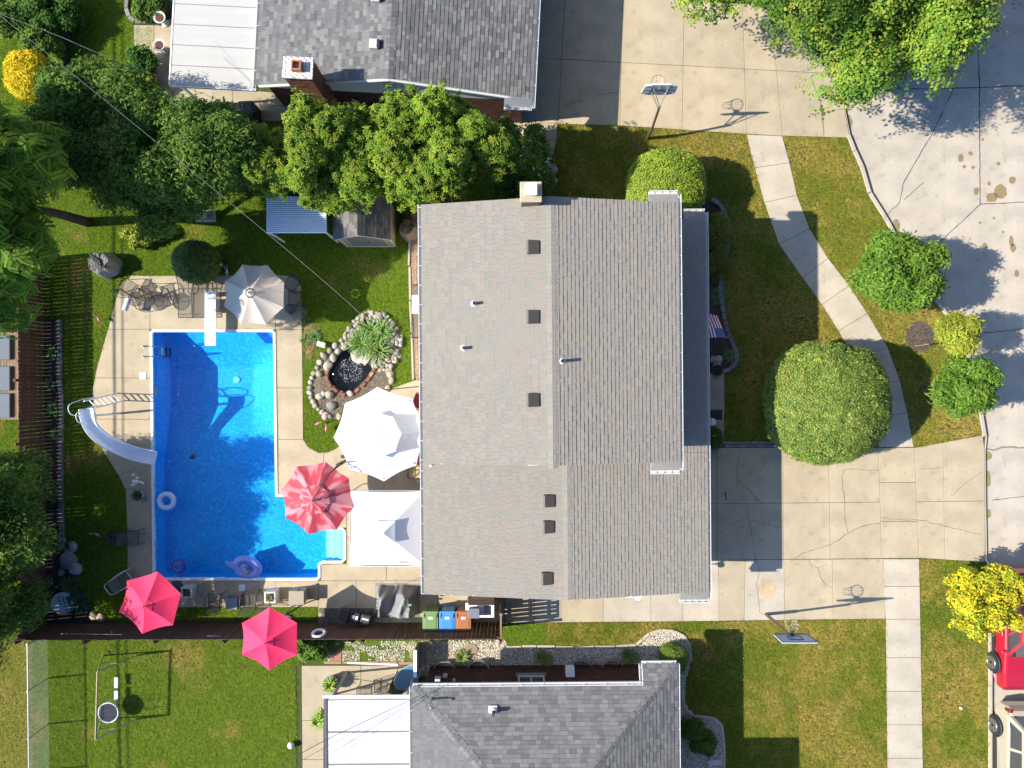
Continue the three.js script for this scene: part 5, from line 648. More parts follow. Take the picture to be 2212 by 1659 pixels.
// ================= rock pond =================
const rockG = [0, 1, 2, 3].map(k => { const g = new THREE.IcosahedronGeometry(1, 2), p = g.attributes.position; for (let i = 0; i < p.count; i++) { const d = V(p.getX(i), p.getY(i), p.getZ(i)), f = .78 + .42 * wn(d.x * 1.3 + 7 + k * 5, d.y * 1.3 + d.z * 1.1 + 7, 2, 40 + k); p.setXYZ(i, d.x * f, d.y * f * .75, d.z * f); } g.computeVertexNormals(); return boxUV(g); });
function rock(parent, name, x, y, r, h = .03, m) { const o = mesh(name, pick(rockG), m || pick(M.rocks), parent, parent.isScene ? G(x, y, h) : G(x, y, h).sub(parent.position)); o.rotation.set(rr(-.3, .3), rnd() * 6, rr(-.3, .3)); o.scale.set(r * rr(.85, 1.35), r * rr(.7, 1), r * rr(.8, 1.1)); return o; }
{
  const p = thing('garden_pond', 'dark garden pond ringed by river rocks and red edging bricks', 'pond', G(760, 800)), o = p.position, P = poly2(pondC).map(q => [q[0] - o.x, q[1] - o.z]), wl = [];
  for (let i = 0; i < P.length; i++) { const a = P[i], b = P[(i + 1) % P.length]; wl.push(prism([V(a[0], .05, a[1]), V(b[0], .05, b[1]), V(b[0], -.5, b[1]), V(a[0], -.5, a[1])], V(0, .001, 0))); }
  mesh('liner', merge([...wl, sheet(inset(P, -.01), -.5)]), mat({ c: [.012, .013, .015], rough: .5 }), p);
  mesh('water', sheet(inset(P, .003), -.02), mat({ c: [.5, .55, .58], rough: .04, transmission: 1, thickness: 0, ior: 1.33, bumpMap: T.ripple, bumpScale: .03 }), p);
  const fl = mesh('flagstone', extr(poly2([[759, 764], [770, 752], [788, 759], [803, 773], [797, 783], [790, 790], [783, 784], [775, 787], [763, 779]]).map(q => [q[0] - o.x, q[1] - o.z]), .1, .17, .015), mat({ c: [.62, .56, .48], map: T.stone, rough: .85 }), p);
  for (let i = 0; i < pondC.length; i++) { const a = pondC[i], b = pondC[(i + 1) % pondC.length], n = Math.max(1, Math.round(Math.hypot(b[0] - a[0], b[1] - a[1]) / 13)); for (let k = 0; k < n; k++) { const x = a[0] + (b[0] - a[0]) * (k + .5) / n, y = a[1] + (b[1] - a[1]) * (k + .5) / n, dx = x - 758, dy = y - 800, l = Math.hypot(dx, dy); if (y > 800 || (x > 790 && y > 785) || (x < 718 && y > 785)) { const m = mesh('edging_brick', rbox(.21, .09, .13, 0, 0, 0, .02, 2), pick([M.brick[1], M.brick[3], M.paver[0]]), p, G(x + dx / l * 6, y + dy / l * 6, .05).sub(o)); m.rotation.y = -Math.atan2(b[1] - a[1], b[0] - a[0]) + rr(-.1, .1); } else rock(p, 'rock', x + dx / l * 7, y + dy / l * 7, rr(.1, .16), .06, M.rocks[2]); } }
  const ring = [[738, 735], [712, 758], [692, 783], [678, 806], [671, 826], [670, 848], [676, 868], [688, 884], [704, 896], [722, 903]]; for (let i = 0; i < ring.length - 1; i++) for (let k = 0; k < 2; k++) rock(p, 'rock', ring[i][0] + (ring[i + 1][0] - ring[i][0]) * k / 2 + rr(-1, 1), ring[i][1] + (ring[i + 1][1] - ring[i][1]) * k / 2, rr(.085, .12), .05);
  let g = 0, n = 0; while (n < 230 && g++ < 3000) { const x = rr(725, 872), y = rr(668, 800); if (!inPoly(x, y, pondBed) || inPoly(x, y, pondC) || Math.hypot((x - 806) / 34, (y - 730) / 34) < 1 || (x < 760 && y > 745)) continue; rock(p, 'rock', x, y, rr(.055, .1), rr(.03, .16)); n++; }
  for (const [x, y, r, m] of [[717, 876, .2, M.rocks[3]], [712, 852, .2, M.rocks[0]], [692, 856, .14, M.rocks[5]], [700, 850, .1, M.rocks[5]], [757, 850, .13, M.rocks[5]], [690, 808, .14, M.rocks[4]], [708, 790, .16, M.rocks[2]], [700, 768, .13, M.rocks[0]], [838, 838, .12, M.rocks[2]], [846, 822, .13, M.rocks[0]], [843, 808, .14, M.rocks[4]], [735, 900, .15, M.rocks[4]], [703, 900, .13, mat({ c: [.6, .35, .4], rough: .7 })]]) rock(p, 'rock', x, y, r, .08, m);
  const sp = new THREE.InstancedMesh(new THREE.IcosahedronGeometry(1, 0), mat({ c: [.8, .84, .88], rough: .1 }), 230); sp.name = 'fountain_spray'; sp.userData.kind = 'stuff'; for (let i = 0; i < 230; i++) { const a = rnd() * 6.283, r = .5 * Math.sqrt(rnd()), s = rr(.003, .0075); sp.setMatrixAt(i, _m.compose(V(Math.cos(a) * r - .03, .05 + rnd() * .45 * (1 - r / .45), Math.sin(a) * r + .02), _q.identity(), V(s * rr(1, 2.5), s, s * rr(1, 2.5)))); } p.add(sp); mesh('fountain_nozzle', cyl(.02, .04, .3, -.03, -.12, .02, 8), M.dark, p);
  tag(mesh('garden_sign', rbox(.32, .02, .2, 0, 0, 0, .006, 1).rotateX(.3).rotateY(-.3), M.white, null, W(693, 724 + 20, .25).setY(.22)), 'small tilted white garden sign beside the pond', 'sign');
}
// ================= edgings and paths =================
function edging(label, pts, len, w, h, mats, group) { const t = thing('garden_edging', label, 'edging', G(...pts[0]), 0, group); let carry = 0; for (let i = 0; i < pts.length - 1; i++) { const a = G(...pts[i]), b = G(...pts[i + 1]), L = a.distanceTo(b), n = Math.max(1, Math.round(L / len)), d = b.clone().sub(a).normalize(); for (let k = 0; k < n; k++) { const m = mesh('edging_block', rbox(L / n * .96, h, w * rr(.9, 1.1), 0, 0, 0, .025, 2), pick(mats), t, a.clone().lerp(b, (k + .5) / n).sub(t.position).setY(h * .42 + rr(-.01, .01))); m.rotation.y = -Math.atan2(d.z, d.x) + rr(-.05, .05); } } return t; }
edging('curved grey stone edging of the front bed', [[1535, 432], [1552, 443], [1562, 460], [1568, 480], [1571, 505], [1570, 530], [1565, 552], [1557, 575], [1554, 600], [1554, 630], [1558, 660], [1563, 692], [1570, 718], [1580, 742], [1589, 762], [1589, 782], [1576, 797], [1558, 804]], .3, .16, .2, M.edge);
edging('straight grey block edging of the hosta bed', [[131, 690], [132, 760], [131, 820], [135, 850], [136, 900], [134, 1000], [135, 1100], [138, 1185]], .28, .17, .16, M.edge);
const pinkC = M.walk;
edging('low tan concrete border between gravel and side lawn', [[1095, 1397], [1160, 1394], [1240, 1398], [1330, 1395], [1374, 1392], [1388, 1380], [1403, 1367], [1430, 1360], [1456, 1362], [1478, 1373], [1490, 1395], [1491, 1428]], .75, .11, .1, pinkC);
edging('low grey concrete border round the shaded gravel bed', [[1472, 1470], [1474, 1515], [1484, 1537], [1500, 1546], [1540, 1549], [1557, 1563], [1563, 1600], [1563, 1700]], .7, .11, .1, pinkC);
edging('curved dark grey border on the neighbouring lawn', [[280, -20], [275, 20], [281, 38], [294, 48], [344, 51]], .4, .16, .12, M.edge);
edging('weathered timber edging across the shaded neighbouring lawn', [[146, -20], [145, 100], [144, 250]], 2.2, .18, .1, [M.bark]); edging('short pale timber edging beside the low shrubs', [[276, 146], [275, 215]], 1.3, .12, .12, [M.lightgrey]);
edging('narrow pale concrete edging of the brick path', [[884, 500], [887, 650], [890, 720], [893, 822]], 1.5, .09, .1, M.walk);
edging('brick border at the neighbouring patio edge', [[700, 1430], [780, 1430], [900, 1432]], .8, .12, .08, [M.paver[1]]);
{ const p = struct('brick_path'); mesh('sand_bed', sheet(poly2([[884, 440], [935, 440], [938, 822], [893, 822]]), .01), M.joint, p); const bg = rbox(.2, .06, .1, 0, 0, 0, .008, 1); let n = 0; for (let y = 446; y < 820 && n < 300; y += 11.4) for (let k = 0; k < 5; k++) { const x = 889 + k * 5.8 + (y - 446) * .018; const m = mesh('paver', bg, pick(M.paver), p, G(x, y + (k % 2) * 5.7, .018 + rr(-.003, .003))); m.rotation.y = Math.PI / 2 + rr(-.02, .02); n++; } }
{ const p = struct('paver_patch'); const bg = rbox(.19, .04, .19, 0, 0, 0, .012, 1); for (let i = 0; i < 11; i++) for (let j = 0; j < 3; j++) { const m = mesh('paver', bg, pick(M.paverG), p, G(695 + i * 10.8 + (j % 2) * 5, 1318 + j * 10.6, .056)); m.rotation.y = rr(-.03, .03); } }
{ const p = struct('patio'); slabs(p, [[652, 1437], [905, 1437], [905, 1560], [700, 1560], [700, 1800], [655, 1800]], [[[640, 1555], [920, 1556]], [[780, 1400], [780, 1600]], [[640, 1640], [920, 1640]]], M.drive); }
{ const p = struct('patio'); slabs(p, [[290, 55], [332, 55], [372, 40], [372, 180], [640, 205], [640, 262], [540, 262], [420, 258], [372, 240], [335, 205], [335, 120], [290, 105]], [[[334, 0], [332, 300]], [[420, 0], [424, 300]], [[500, 0], [505, 300]], [[300, 218], [700, 232]]], M.drive); }
// ================= sheds and yard things =================
{ const c = W(640, 464, 2), s = thing('metal_shelter', 'open shelter with a bluish white corrugated metal roof', 'shed', c.clone().setY(0)); const w = 130 * S * .929, d = 78 * S * .929, nz = 128, g = new THREE.PlaneGeometry(w, d, 1, nz).rotateX(-Math.PI / 2), p = g.attributes.position; for (let i = 0; i < p.count; i++) p.setY(i, 2 + .018 * Math.sin((p.getZ(i) / .076) * 6.283) + p.getX(i) * .02); g.computeVertexNormals(); mesh('roof_sheet', g, mat({ c: [.76, .78, .82], rough: .5 }), s); mesh('roof_frame', merge([box(w, .08, .04, 0, 1.93, d / 2 - .03), box(w, .08, .04, 0, 1.93, -d / 2 + .03), box(.04, .08, d, w / 2 - .03, 1.93, 0), box(.04, .08, d, -w / 2 + .03, 1.93, 0)]), M.white, s); for (const x of [-1, 1]) for (const z of [-1, 1]) mesh('post', box(.06, 1.9, .06, x * (w / 2 - .05), .95, z * (d / 2 - .05)), M.white, s); mesh('back_wall', box(w - .1, 1.7, .03, 0, .85, -d / 2 + .1), M.darkwood, s); }
{ const s = thing('garden_shed', 'small tan garden shed with grey gable roof', 'shed', G(801, 494)), w = .97, z1 = .65, z0 = -.75; mesh('wall', gableWall(-w, w, 0, 1.62, 2.3, z0, z1), mat({ c: [.46, .36, .22], rough: .8 }), s); mesh('roof', merge([prism([V(-w - .12, 1.6, z0 - .1), V(0, 2.42, z0 - .1), V(0, 2.42, z1 + .12), V(-w - .12, 1.6, z1 + .12)], V(0, -.05, 0)), prism([V(w + .06, 1.64, z0 - .1), V(0, 2.42, z0 - .1), V(0, 2.42, z1 + .12), V(w + .06, 1.64, z1 + .12)], V(0, -.05, 0))]), M.grey, s); const it = [], q = { expo: .15, w: [.2, .34], t: .01, tone: () => Math.floor(rnd() * 4) }; for (const sx of [-1, 1]) { const v = V(-sx * (w + .08), .8, 0), L = v.length(); shingles(it, V(sx * (w + .09), 1.62, z0 - .1), V(0, 0, 1), v.normalize(), () => [0, z1 - z0 + .22], L, q); } finishPieces(s.children[1], s, 'shingle', 'shingle_field', it, 300, [[.17, .157, .14], [.19, .175, .155], [.14, .132, .12], [.115, .11, .102]], { map: T.gran, rough: .95 }); mesh('door', box(1.3, 1.5, .04, 0, .78, z1 + .02), mat({ c: [.2, .19, .17] }), s); mesh('gable_trim', merge([rod(V(-w, 1.6, z1 + .1), V(0, 2.36, z1 + .1), .03, 4), rod(V(w, 1.6, z1 + .1), V(0, 2.36, z1 + .1), .03, 4), box(2 * w, .06, .06, 0, .03, z1 + .05), box(.07, 1.6, .05, -w + .02, .8, z1 + .02), box(.07, 1.6, .05, w - .02, .8, z1 + .02)]), mat({ c: [.55, .5, .4] }), s); mesh('handle', box(.03, .2, .03, .08, .85, z1 + .06), M.black, s); }
function lump(r, h, s, n = 26, crease = .14) { const g = new THREE.CylinderGeometry(r * .7, r, h, n * 2, 10), cap = new THREE.CircleGeometry(r * .7, n * 2).rotateX(-Math.PI / 2).translate(0, h / 2, 0); const o = merge([g, cap]), p = o.attributes.position; for (let i = 0; i < p.count; i++) { const x = p.getX(i), y = p.getY(i), z = p.getZ(i), a = Math.atan2(z, x), f = 1 + crease * (Math.sin(a * 7 + s) * .3 + (wn(Math.cos(a) * 2.2 + 9, Math.sin(a) * 2.2 + y * 2 + 9, 3, s) - .5) * 1.6); p.setXYZ(i, x * f, y + h / 2 + (y > h * .3 ? (wn(x * 5 + 4, z * 5 + 4, 2, s) - .5) * .22 : 0), z * f); } o.computeVertexNormals(); return o; }
{ const t = thing('covered_tub', 'round tub under a crumpled grey cover beside the fence lawn', 'tub', W(214, 568, .7).setY(0)); mesh('cover', lump(.52, .75, 3, 30, .2), mat({ c: [.44, .41, .37], map: T.cloth, rough: .85, bumpMap: T.foil, bumpScale: .05 }), t); mesh('cover_folds', merge([0, 1, 2, 3, 4, 5].map(i => tube([V(-.3 + i * .07, .8, -.35 + i * .05), V(-.12 + i * .07, .86, -.05 + i * .06), V(.05 + i * .05, .8, .3 - i * .05)], .02, 12, 5))), mat({ c: [.12, .12, .12], map: T.cloth, rough: .85 }), t); mesh('skirt', new THREE.TorusGeometry(.5, .03, 6, 36).rotateX(Math.PI / 2).translate(0, .06, 0), M.charcoal, t); }
{ const t = thing('covered_grill', 'tan covered grill at the end of the brick path', 'grill', W(880, 492, .7).setY(0)); mesh('cover', lump(.4, .85, 8, 26, .12), M.tan, t); mesh('drawstring', new THREE.TorusGeometry(.4, .012, 6, 30).rotateX(Math.PI / 2).translate(0, .1, 0), M.dark, t); }
{ const t = thing('ladder', 'aluminium ladder lying flat under the dark back trees', 'ladder', W(408, 428, .6).setY(.6), .05); const L = 110 * S * .98; for (const z of [-.17, .17]) mesh('rail', box(L, .07, .03, 0, 0, z), mat({ c: [.6, .62, .64], rough: .4, metal: .5 }), t); for (let i = 0; i < 8; i++) mesh('rung', cyl(.02, .02, .34, -L / 2 + .12 + i * L / 8, 0, 0, 8).rotateX(0).applyMatrix4(new THREE.Matrix4().makeTranslation(-(-L / 2 + .12 + i * L / 8), 0, 0).premultiply(new THREE.Matrix4().makeRotationX(Math.PI / 2)).premultiply(new THREE.Matrix4().makeTranslation(-L / 2 + .12 + i * L / 8, 0, 0))), M.galv, t); mesh('hook', box(.05, .6, .05, -.6, -.3, 0), M.darkwood, t); mesh('hook', box(.05, .6, .05, .6, -.3, 0), M.darkwood, t); }
for (let i = 0; i < 6; i++) { const p = tag(mesh('plank', boxUV(rbox(rr(.9, 1.25), .05, .1, 0, 0, 0, .006, 1)), i % 2 ? M.darkwood : M.bark, null, G(400 + rr(-5, 5), 460 + (i % 3) * 6, .05 + Math.floor(i / 3) * .055)), 'weathered plank in the low pile below the ladder', 'plank', 'planks in the pile below the ladder'); p.rotation.y = rr(-.03, .03); }
{ const b = thing('bucket', 'white bucket with wire handle on a grey crate', 'bucket', W(434, 461, .4).setY(.15)); mesh('pail', new THREE.LatheGeometry([[.0, 0], [.13, 0], [.17, .3], [.18, .3], [.18, .32], [.165, .32], [.125, .02], [0, .02]].map(q => new THREE.Vector2(...q)), 28), M.white, b); mesh('handle', new THREE.TorusGeometry(.175, .005, 5, 24, Math.PI).rotateX(1.3).translate(0, .31, 0), M.steel, b); const c = thing('crate', 'grey plastic crate under the white bucket', 'crate', G(447, 468)); mesh('side', merge([box(.72, .15, .03, 0, .075, .2), box(.72, .15, .03, 0, .075, -.2), box(.03, .15, .4, .35, .075, 0), box(.03, .15, .4, -.35, .075, 0)]), M.lightgrey, c); mesh('floor', box(.7, .02, .38, 0, .12, 0), M.grey, c); }
{ const b = thing('concrete_block', 'pale concrete block stack near the plank pile', 'block', G(372, 476)); for (let i = 0; i < 2; i++) mesh('block', extr([[-.2, -.1], [.2, -.1], [.2, .1], [-.2, .1]].map(q => [q[0] + i * .06, q[1]]), i * .2, i * .2 + .19, .008, [[[-.16, -.06], [-.02, -.06], [-.02, .06], [-.16, .06]], [[.02, -.06], [.16, -.06], [.16, .06], [.02, .06]]].map(h => h.map(q => [q[0] + i * .06, q[1]]))), M.edge[1], b); }
{ const o = thing('garden_ornament', 'dark garden ornament topped with an orange ball beside the deck shrub', 'ornament', W(479, 572, .4).setY(.03)); mesh('stand', new THREE.LatheGeometry([[0, 0], [.16, 0], [.14, .05], [.06, .1], [.05, .4], [.1, .45], [0, .5]].map(q => new THREE.Vector2(...q)), 20), M.charcoal, o); mesh('ball', new THREE.SphereGeometry(.09, 16, 12).translate(0, .56, 0), mat({ c: [.7, .38, .16], rough: .5 }), o); mesh('wing', tube([V(.05, .3, .05), V(.2, .4, .2), V(.12, .15, .35), V(0, .05, .25)], .03, 16, 6), M.lightgrey, o); }
{ const b = thing('garden_bench', 'black framed garden bench with pale cushion against the house', 'bench', W(905, 672, .4).setY(.04)); mesh('seat', rbox(.5, .05, 2, 0, .4, 0, .02), M.mesh, b); mesh('cushion', rbox(.48, .1, .75, -.02, .46, -.25, .04, 3), M.lightgrey, b); mesh('frame', merge([tube([V(-.27, 0, -1.02), V(-.27, .42, -1.02), V(.3, .42, -1.02), V(.3, .9, -1.02)], .016, 20, 5), tube([V(-.27, 0, 1.02), V(-.27, .42, 1.02), V(.3, .42, 1.02), V(.3, .9, 1.02)], .016, 20, 5), rod(V(-.27, .42, -1.02), V(-.27, .42, 1.02), .016)]), M.black, b); mesh('backrest', rbox(.04, .45, 2, .3, .68, 0, .01), M.mesh, b); }
// flamingos, globes, pots
function flamingo(label, px, py, turn) { const f = thing('flamingo', label, 'garden ornament', W(px, py, .35).setY(0), turn, 'plastic flamingos'), pm = mat({ c: [.75, .22, .30], rough: .5 }); f.scale.setScalar(.58); mesh('body', new THREE.SphereGeometry(.1, 14, 10).scale(1.7, .9, .8).translate(0, .5, 0), pm, f); mesh('neck', tube([V(.14, .53, 0), V(.26, .62, 0), V(.24, .8, 0), V(.32, .86, 0), V(.38, .8, 0)], .024, 20, 6), pm, f); mesh('tail', new THREE.ConeGeometry(.05, .16, 8).rotateZ(1.9).translate(-.2, .5, 0), pm, f); for (const z of [-.03, .03]) mesh('leg', rod(V(0, 0, z), V(0, .45, z), .005), M.dark, f); }
flamingo('faded pink flamingo in the grass strip by the pond', 704, 926, 1.4); flamingo('pale pink flamingo beside the pond edge rocks', 686, 915, .4); flamingo('pink flamingo standing on the shaded lawn by the dark planter', 208, 1156, 2.6); flamingo('small pink flamingo in the grass beside the curved deck edge', 212, 690, 2.2);
{ const o = thing('globe_ornament', 'cluster of white globe lights on a wire star at the pool edge', 'ornament', W(296, 1038, .3).setY(.035)); for (const [x, y] of [[-.12, -.22], [.02, -.1], [-.02, .02], [-.1, .0], [.06, .02], [-.08, .1], [-.16, .18], [.12, .06], [.22, .1], [-.03, .1]]) mesh('globe', new THREE.SphereGeometry(.048, 14, 10).scale(1.35, 1, 1).rotateY(rr(-.5, .5)).translate(x, .32 + rr(-.1, .1), y), M.white, o); mesh('wire', merge([[0, 0, -.3], [.28, .1, .12], [-.2, 0, .25], [.05, .1, .2], [-.22, .1, 0]].map(q => rod(V(0, .3, 0), V(q[0], .25 + q[1], q[2]), .006))), M.grey, o); mesh('stake', rod(V(0, 0, 0), V(0, .32, 0), .012), M.grey, o); }
function pot(label, px, py, r, h, m, leafC, len) { const t = thing('potted_plant', label, 'planter', W(px, py, h).setY(.03)); mesh('pot', new THREE.LatheGeometry([[0, 0], [r * .7, 0], [r, h * .9], [r * 1.08, h * .9], [r * 1.08, h], [r * .9, h], [r * .85, h * .85], [0, h * .85]].map(q => new THREE.Vector2(...q)), 28), m, t); mesh('soil', cyl(r * .86, r * .86, .02, 0, h * .87, 0, 20), M.soil, t); mesh('foliage', tris(rosette(50, len, .05, 1.3)).translate(0, h * .88, 0), mat({ c: leafC, rough: .7 }), t); return t; }
pot('round planter with dark foliage on the deck below the globe lights', 297, 1070, .2, .35, M.grey, [.07, .11, .03], .26); pot('dark planter with drooping plants on the lawn beside the flamingo', 246, 1160, .26, .35, M.dark, [.05, .09, .03], .34); pot('blue pot with yellow-green plant under the patio awning post', 714, 1478, .3, .4, mat({ c: [.16, .25, .32], rough: .5 }), [.28, .36, .04], .4);
for (const [x, y, l] of [[345, 38, 'white urn planter beside the curved grey border'], [344, 97, 'white urn planter on the open patio, near the dark shrub']]) { const u = thing('urn_planter', l, 'planter', W(x, y, .5).setY(.03), 0, 'white urns'); mesh('urn', new THREE.LatheGeometry([[0, 0], [.16, 0], [.15, .05], [.07, .12], [.08, .2], [.2, .4], [.24, .5], [.22, .52], [.17, .46], [0, .44]].map(q => new THREE.Vector2(...q)), 32), M.white, u); mesh('soil', cyl(.17, .17, .02, 0, .455, 0, 20), mat({ c: [.16, .07, .045], map: T.mulch, rough: 1 }), u); }
{ const g = thing('barbecue', 'rusty grey barbecue grill on the neighbouring patio', 'barbecue', W(534, 234, .8).setY(.03), .05); mesh('hood', rbox(.62, .3, .45, 0, .85, 0, .1, 3), mat({ c: [.12, .11, .12], rough: .5 }), g); mesh('side_shelf', rbox(.25, .03, .42, -.42, .78, 0, .01), mat({ c: [.3, .12, .06], rough: .7 }), g); mesh('handle', rod(V(-.08, 1.02, -.1), V(-.08, 1.02, .15), .02), M.steel, g); mesh('cart', box(.55, .65, .4, 0, .36, 0), M.dark, g); for (const x of [-.25, .25]) mesh('wheel', cyl(.08, .08, .04, 0, 0, 0, 16).rotateX(Math.PI / 2).translate(x, .08, .24), M.black, g); }
{ const a = thing('utility_cabinet', 'grey metal cabinet beside the red brick chimney', 'cabinet', W(634, 245, .7).setY(.03), -.05); mesh('body', rbox(.5, .7, .55, 0, .35, 0, .03), mat({ c: [.2, .2, .19], rough: .6 }), a); mesh('lid', rbox(.54, .04, .58, 0, .72, 0, .015), M.grey, a); }
// pool-side storage row by the side gate
{ const o = thing('covered_furniture', 'large furniture heap under a crumpled grey tarp', 'tarp', W(853, 1308, .7).setY(.03)), nx = 60, nz = 48, g = new THREE.PlaneGeometry(1.86, 1.45, nx, nz).rotateX(-Math.PI / 2), p = g.attributes.position;
  for (let i = 0; i < p.count; i++) { const x = p.getX(i), z = p.getZ(i), ex = sstep(.93, .6, Math.abs(x) + .1 * wn(z * 4 + 5, 3, 2, 5)), ez = sstep(.72, .45, Math.abs(z) + .12 * wn(x * 4 + 5, 7, 2, 6)), v = Math.abs(x + .12 + z * .25), h = (.55 + .35 * Math.min(1, v * 2.4) + .06 * Math.sin(x * 9 + z * 5) + .12 * (wn(x * 5 + 9, z * 5 + 9, 3, 77) - .5)) * ex * ez; const k = 1 - .06 * (1 - ex * ez); p.setXYZ(i, x * k + .03 * (wn(z * 3 + 2, x + 4, 2, 3) - .5), h + .01, z * k + .1 * (wn(x * 3 + 2, z + 4, 2, 4) - .5)); } g.computeVertexNormals();
  mesh('tarp', boxUV(g), mat({ c: [.22, .22, .215], map: T.cloth, rough: .6 }), o); for (const [x, z, h] of [[-.6, -.25, .82], [-.62, .05, .78], [-.55, .32, .6], [.62, -.1, .85], [.55, .05, .85], [.68, .45, .5]]) { const s = mesh('stone_weight', rbox(.13, .05, .08, x, h + .06, z, .02), pick([M.lumber, M.rocks[0], M.whiteSoft]), o); } mesh('stack', rbox(1.2, .45, .8, 0, .23, 0, .05), M.dark, o); }
const binL = { green: [[.16, .27, .10], 'green lidded wheeled bin beside the grey tarp', 930], blue: [[.06, .25, .60], 'blue lidded wheeled bin between the green and orange bins', 966], orange: [[.36, .14, .06], 'orange-brown lidded wheeled bin beside the white utility sink', 1001] };
for (const k of Object.keys(binL)) { const [c, l, x] = binL[k], b = thing('wheeled_bin', l, 'bin', W(x, 1341, 1).setY(.035), 0, 'wheeled bins by the fence'), m = mat({ c, rough: .5 }); mesh('body', (() => { const g = rbox(.56, .9, .68, 0, .5, 0, .05, 2), p = g.attributes.position; for (let i = 0; i < p.count; i++) { const f = .82 + .18 * p.getY(i) / .95; p.setX(i, p.getX(i) * f); p.setZ(i, p.getZ(i) * f); } g.computeVertexNormals(); return g; })(), m, b); const lid = mesh('lid', merge([rbox(.6, .05, .74, 0, .98, 0, .025, 3), rbox(.44, .03, .5, 0, 1.005, .04, .014, 2)]), m, b); mesh('lid_label', box(.17, .004, .1, 0, 1.023, -.12), mat({ c: [.55, .62, .5], rough: .6 }), lid); mesh('handle', rod(V(-.24, .95, .4), V(.24, .95, .4), .018), m, b); for (const s of [-.2, .2]) { mesh('wheel', cyl(.11, .11, .05, 0, 0, 0, 18).rotateZ(Math.PI / 2).translate(s, .11, .3), M.black, b); mesh('hinge', box(.1, .03, .04, s * .85, 1.0, .36), M.dark, b); mesh('lid_grip', tube([V(s * 1.1, 1.01, -.3), V(s * 1.2, 1.03, -.22), V(s * 1.05, 1.02, -.12)], .016, 8, 5), mat({ c: c.map(q => q * .55), rough: .5 }), lid); } }
{ const s = thing('utility_sink', 'white utility sink with a recessed basin on the bench', 'sink', W(1037, 1318, .9).setY(.035)); mesh('counter', extr([[-.55, -.28], [.55, -.28], [.55, .28], [-.55, .28]], .82, .9, .02, [[[.1, -.2], [.45, -.2], [.45, .2], [.1, .2]]]), M.white, s); mesh('basin', merge([box(.37, .02, .42, .275, .68, 0), box(.02, .2, .42, .09, .77, 0), box(.02, .2, .42, .46, .77, 0), box(.37, .2, .02, .275, .77, .21), box(.37, .2, .02, .275, .77, -.21)]), mat({ c: [.6, .66, .72], rough: .4 }), s); mesh('drain_board', rbox(.16, .03, .26, .27, .71, .02, .02), M.grey, s); for (const x of [-.5, .5]) for (const z of [-.24, .24]) mesh('leg', box(.05, .82, .05, x, .41, z), M.white, s);
  const c = thing('storage_bin', 'dark grey lidded bin standing on the white utility sink', 'box', W(1024, 1324, 1.15).setY(.945)); mesh('tub', rbox(.38, .24, .34, 0, .12, 0, .03), mat({ c: [.14, .15, .17], rough: .6 }), c); mesh('lid', rbox(.42, .04, .38, 0, .26, 0, .015), mat({ c: [.17, .18, .21], rough: .6 }), c);
  const b = thing('wooden_bench', 'dark slatted wooden bench behind the white utility sink', 'bench', W(1040, 1296, .9).setY(.035)); for (let i = 0; i < 4; i++) mesh('slat', boxUV(rbox(1.0, .03, .085, 0, .9, -.14 + i * .095, .006, 1)), M.darkwood, b); for (const x of [-.45, .45]) mesh('leg', box(.06, .88, .3, x, .44, 0), M.darkwood, b); }
{ const l = thing('folding_lounger', 'black folded lounger with white tags on grey pavers', 'lounge chair', W(767, 1333, .5).setY(.06), -.25); for (let i = 0; i < 3; i++) mesh('cushion', rbox(.38, .16, .42, -.42 + i * .42, .46, 0, .04, 2), i === 1 ? M.black : M.dark, l); mesh('frame', merge([rod(V(-.62, .36, -.2), V(.62, .36, -.2), .02), rod(V(-.62, .36, .2), V(.62, .36, .2), .02)]), M.black, l); for (const x of [-.5, .5]) for (const z of [-.2, .2]) mesh('leg', rod(V(x, 0, z), V(x, .36, z), .018), M.black, l); for (const x of [-.06, .08]) mesh('tag', box(.09, .004, .13, x, .545, -.02), M.white, l); mesh('tag', box(.26, .004, .08, .42, .545, -.05), M.lightgrey, l); }
{ const t = thing('stone_stack', 'low wall of stacked grey stone blocks at the fence foot', 'stones', G(712, 1338)); for (let i = 0; i < 14; i++) mesh('block', rbox(rr(.14, .2), .1, rr(.12, .16), 0, 0, 0, .02, 2), pick(M.paverG), t, V(-.25 + (i % 6) * .17 + rr(-.02, .02), .08 + Math.floor(i / 6) * .1, rr(-.08, .08) + .05)).rotation.y = rr(-.4, .4); }
// things hung on the long fence
tag(mesh('pool_pole', merge([rod(V(-1.15, 0, 0), V(1.15, 0, .03), .018, 8), rod(V(-.95, -.05, -.04), V(-.95, .03, .1), .008), rod(V(.75, -.05, -.1), V(.75, .03, .1), .008)]), M.steel, null, W(197, 1369, 1.45).add(V(0, 0, 0))), 'long pale pool pole hung on the fence by the fence corner', 'pole', 'pool poles on the fence'); tag(mesh('pool_pole', merge([rod(V(-.7, 0, 0), V(.7, 0, .03), .018, 8), rod(V(-.4, -.05, -.04), V(-.4, .03, .1), .008)]), M.steel, null, W(488, 1374, 1.5)), 'long pale pool pole hung beside the pink umbrella over the fence', 'pole', 'pool poles on the fence');
{ const r = thing('life_ring', 'white life ring hung on the board fence', 'life ring', W(688, 1368, 1.45)); mesh('ring', new THREE.TorusGeometry(.22, .055, 12, 36).rotateX(.25), M.white, r); mesh('rope', new THREE.TorusGeometry(.285, .008, 5, 36).rotateX(.25), M.lightgrey, r); }
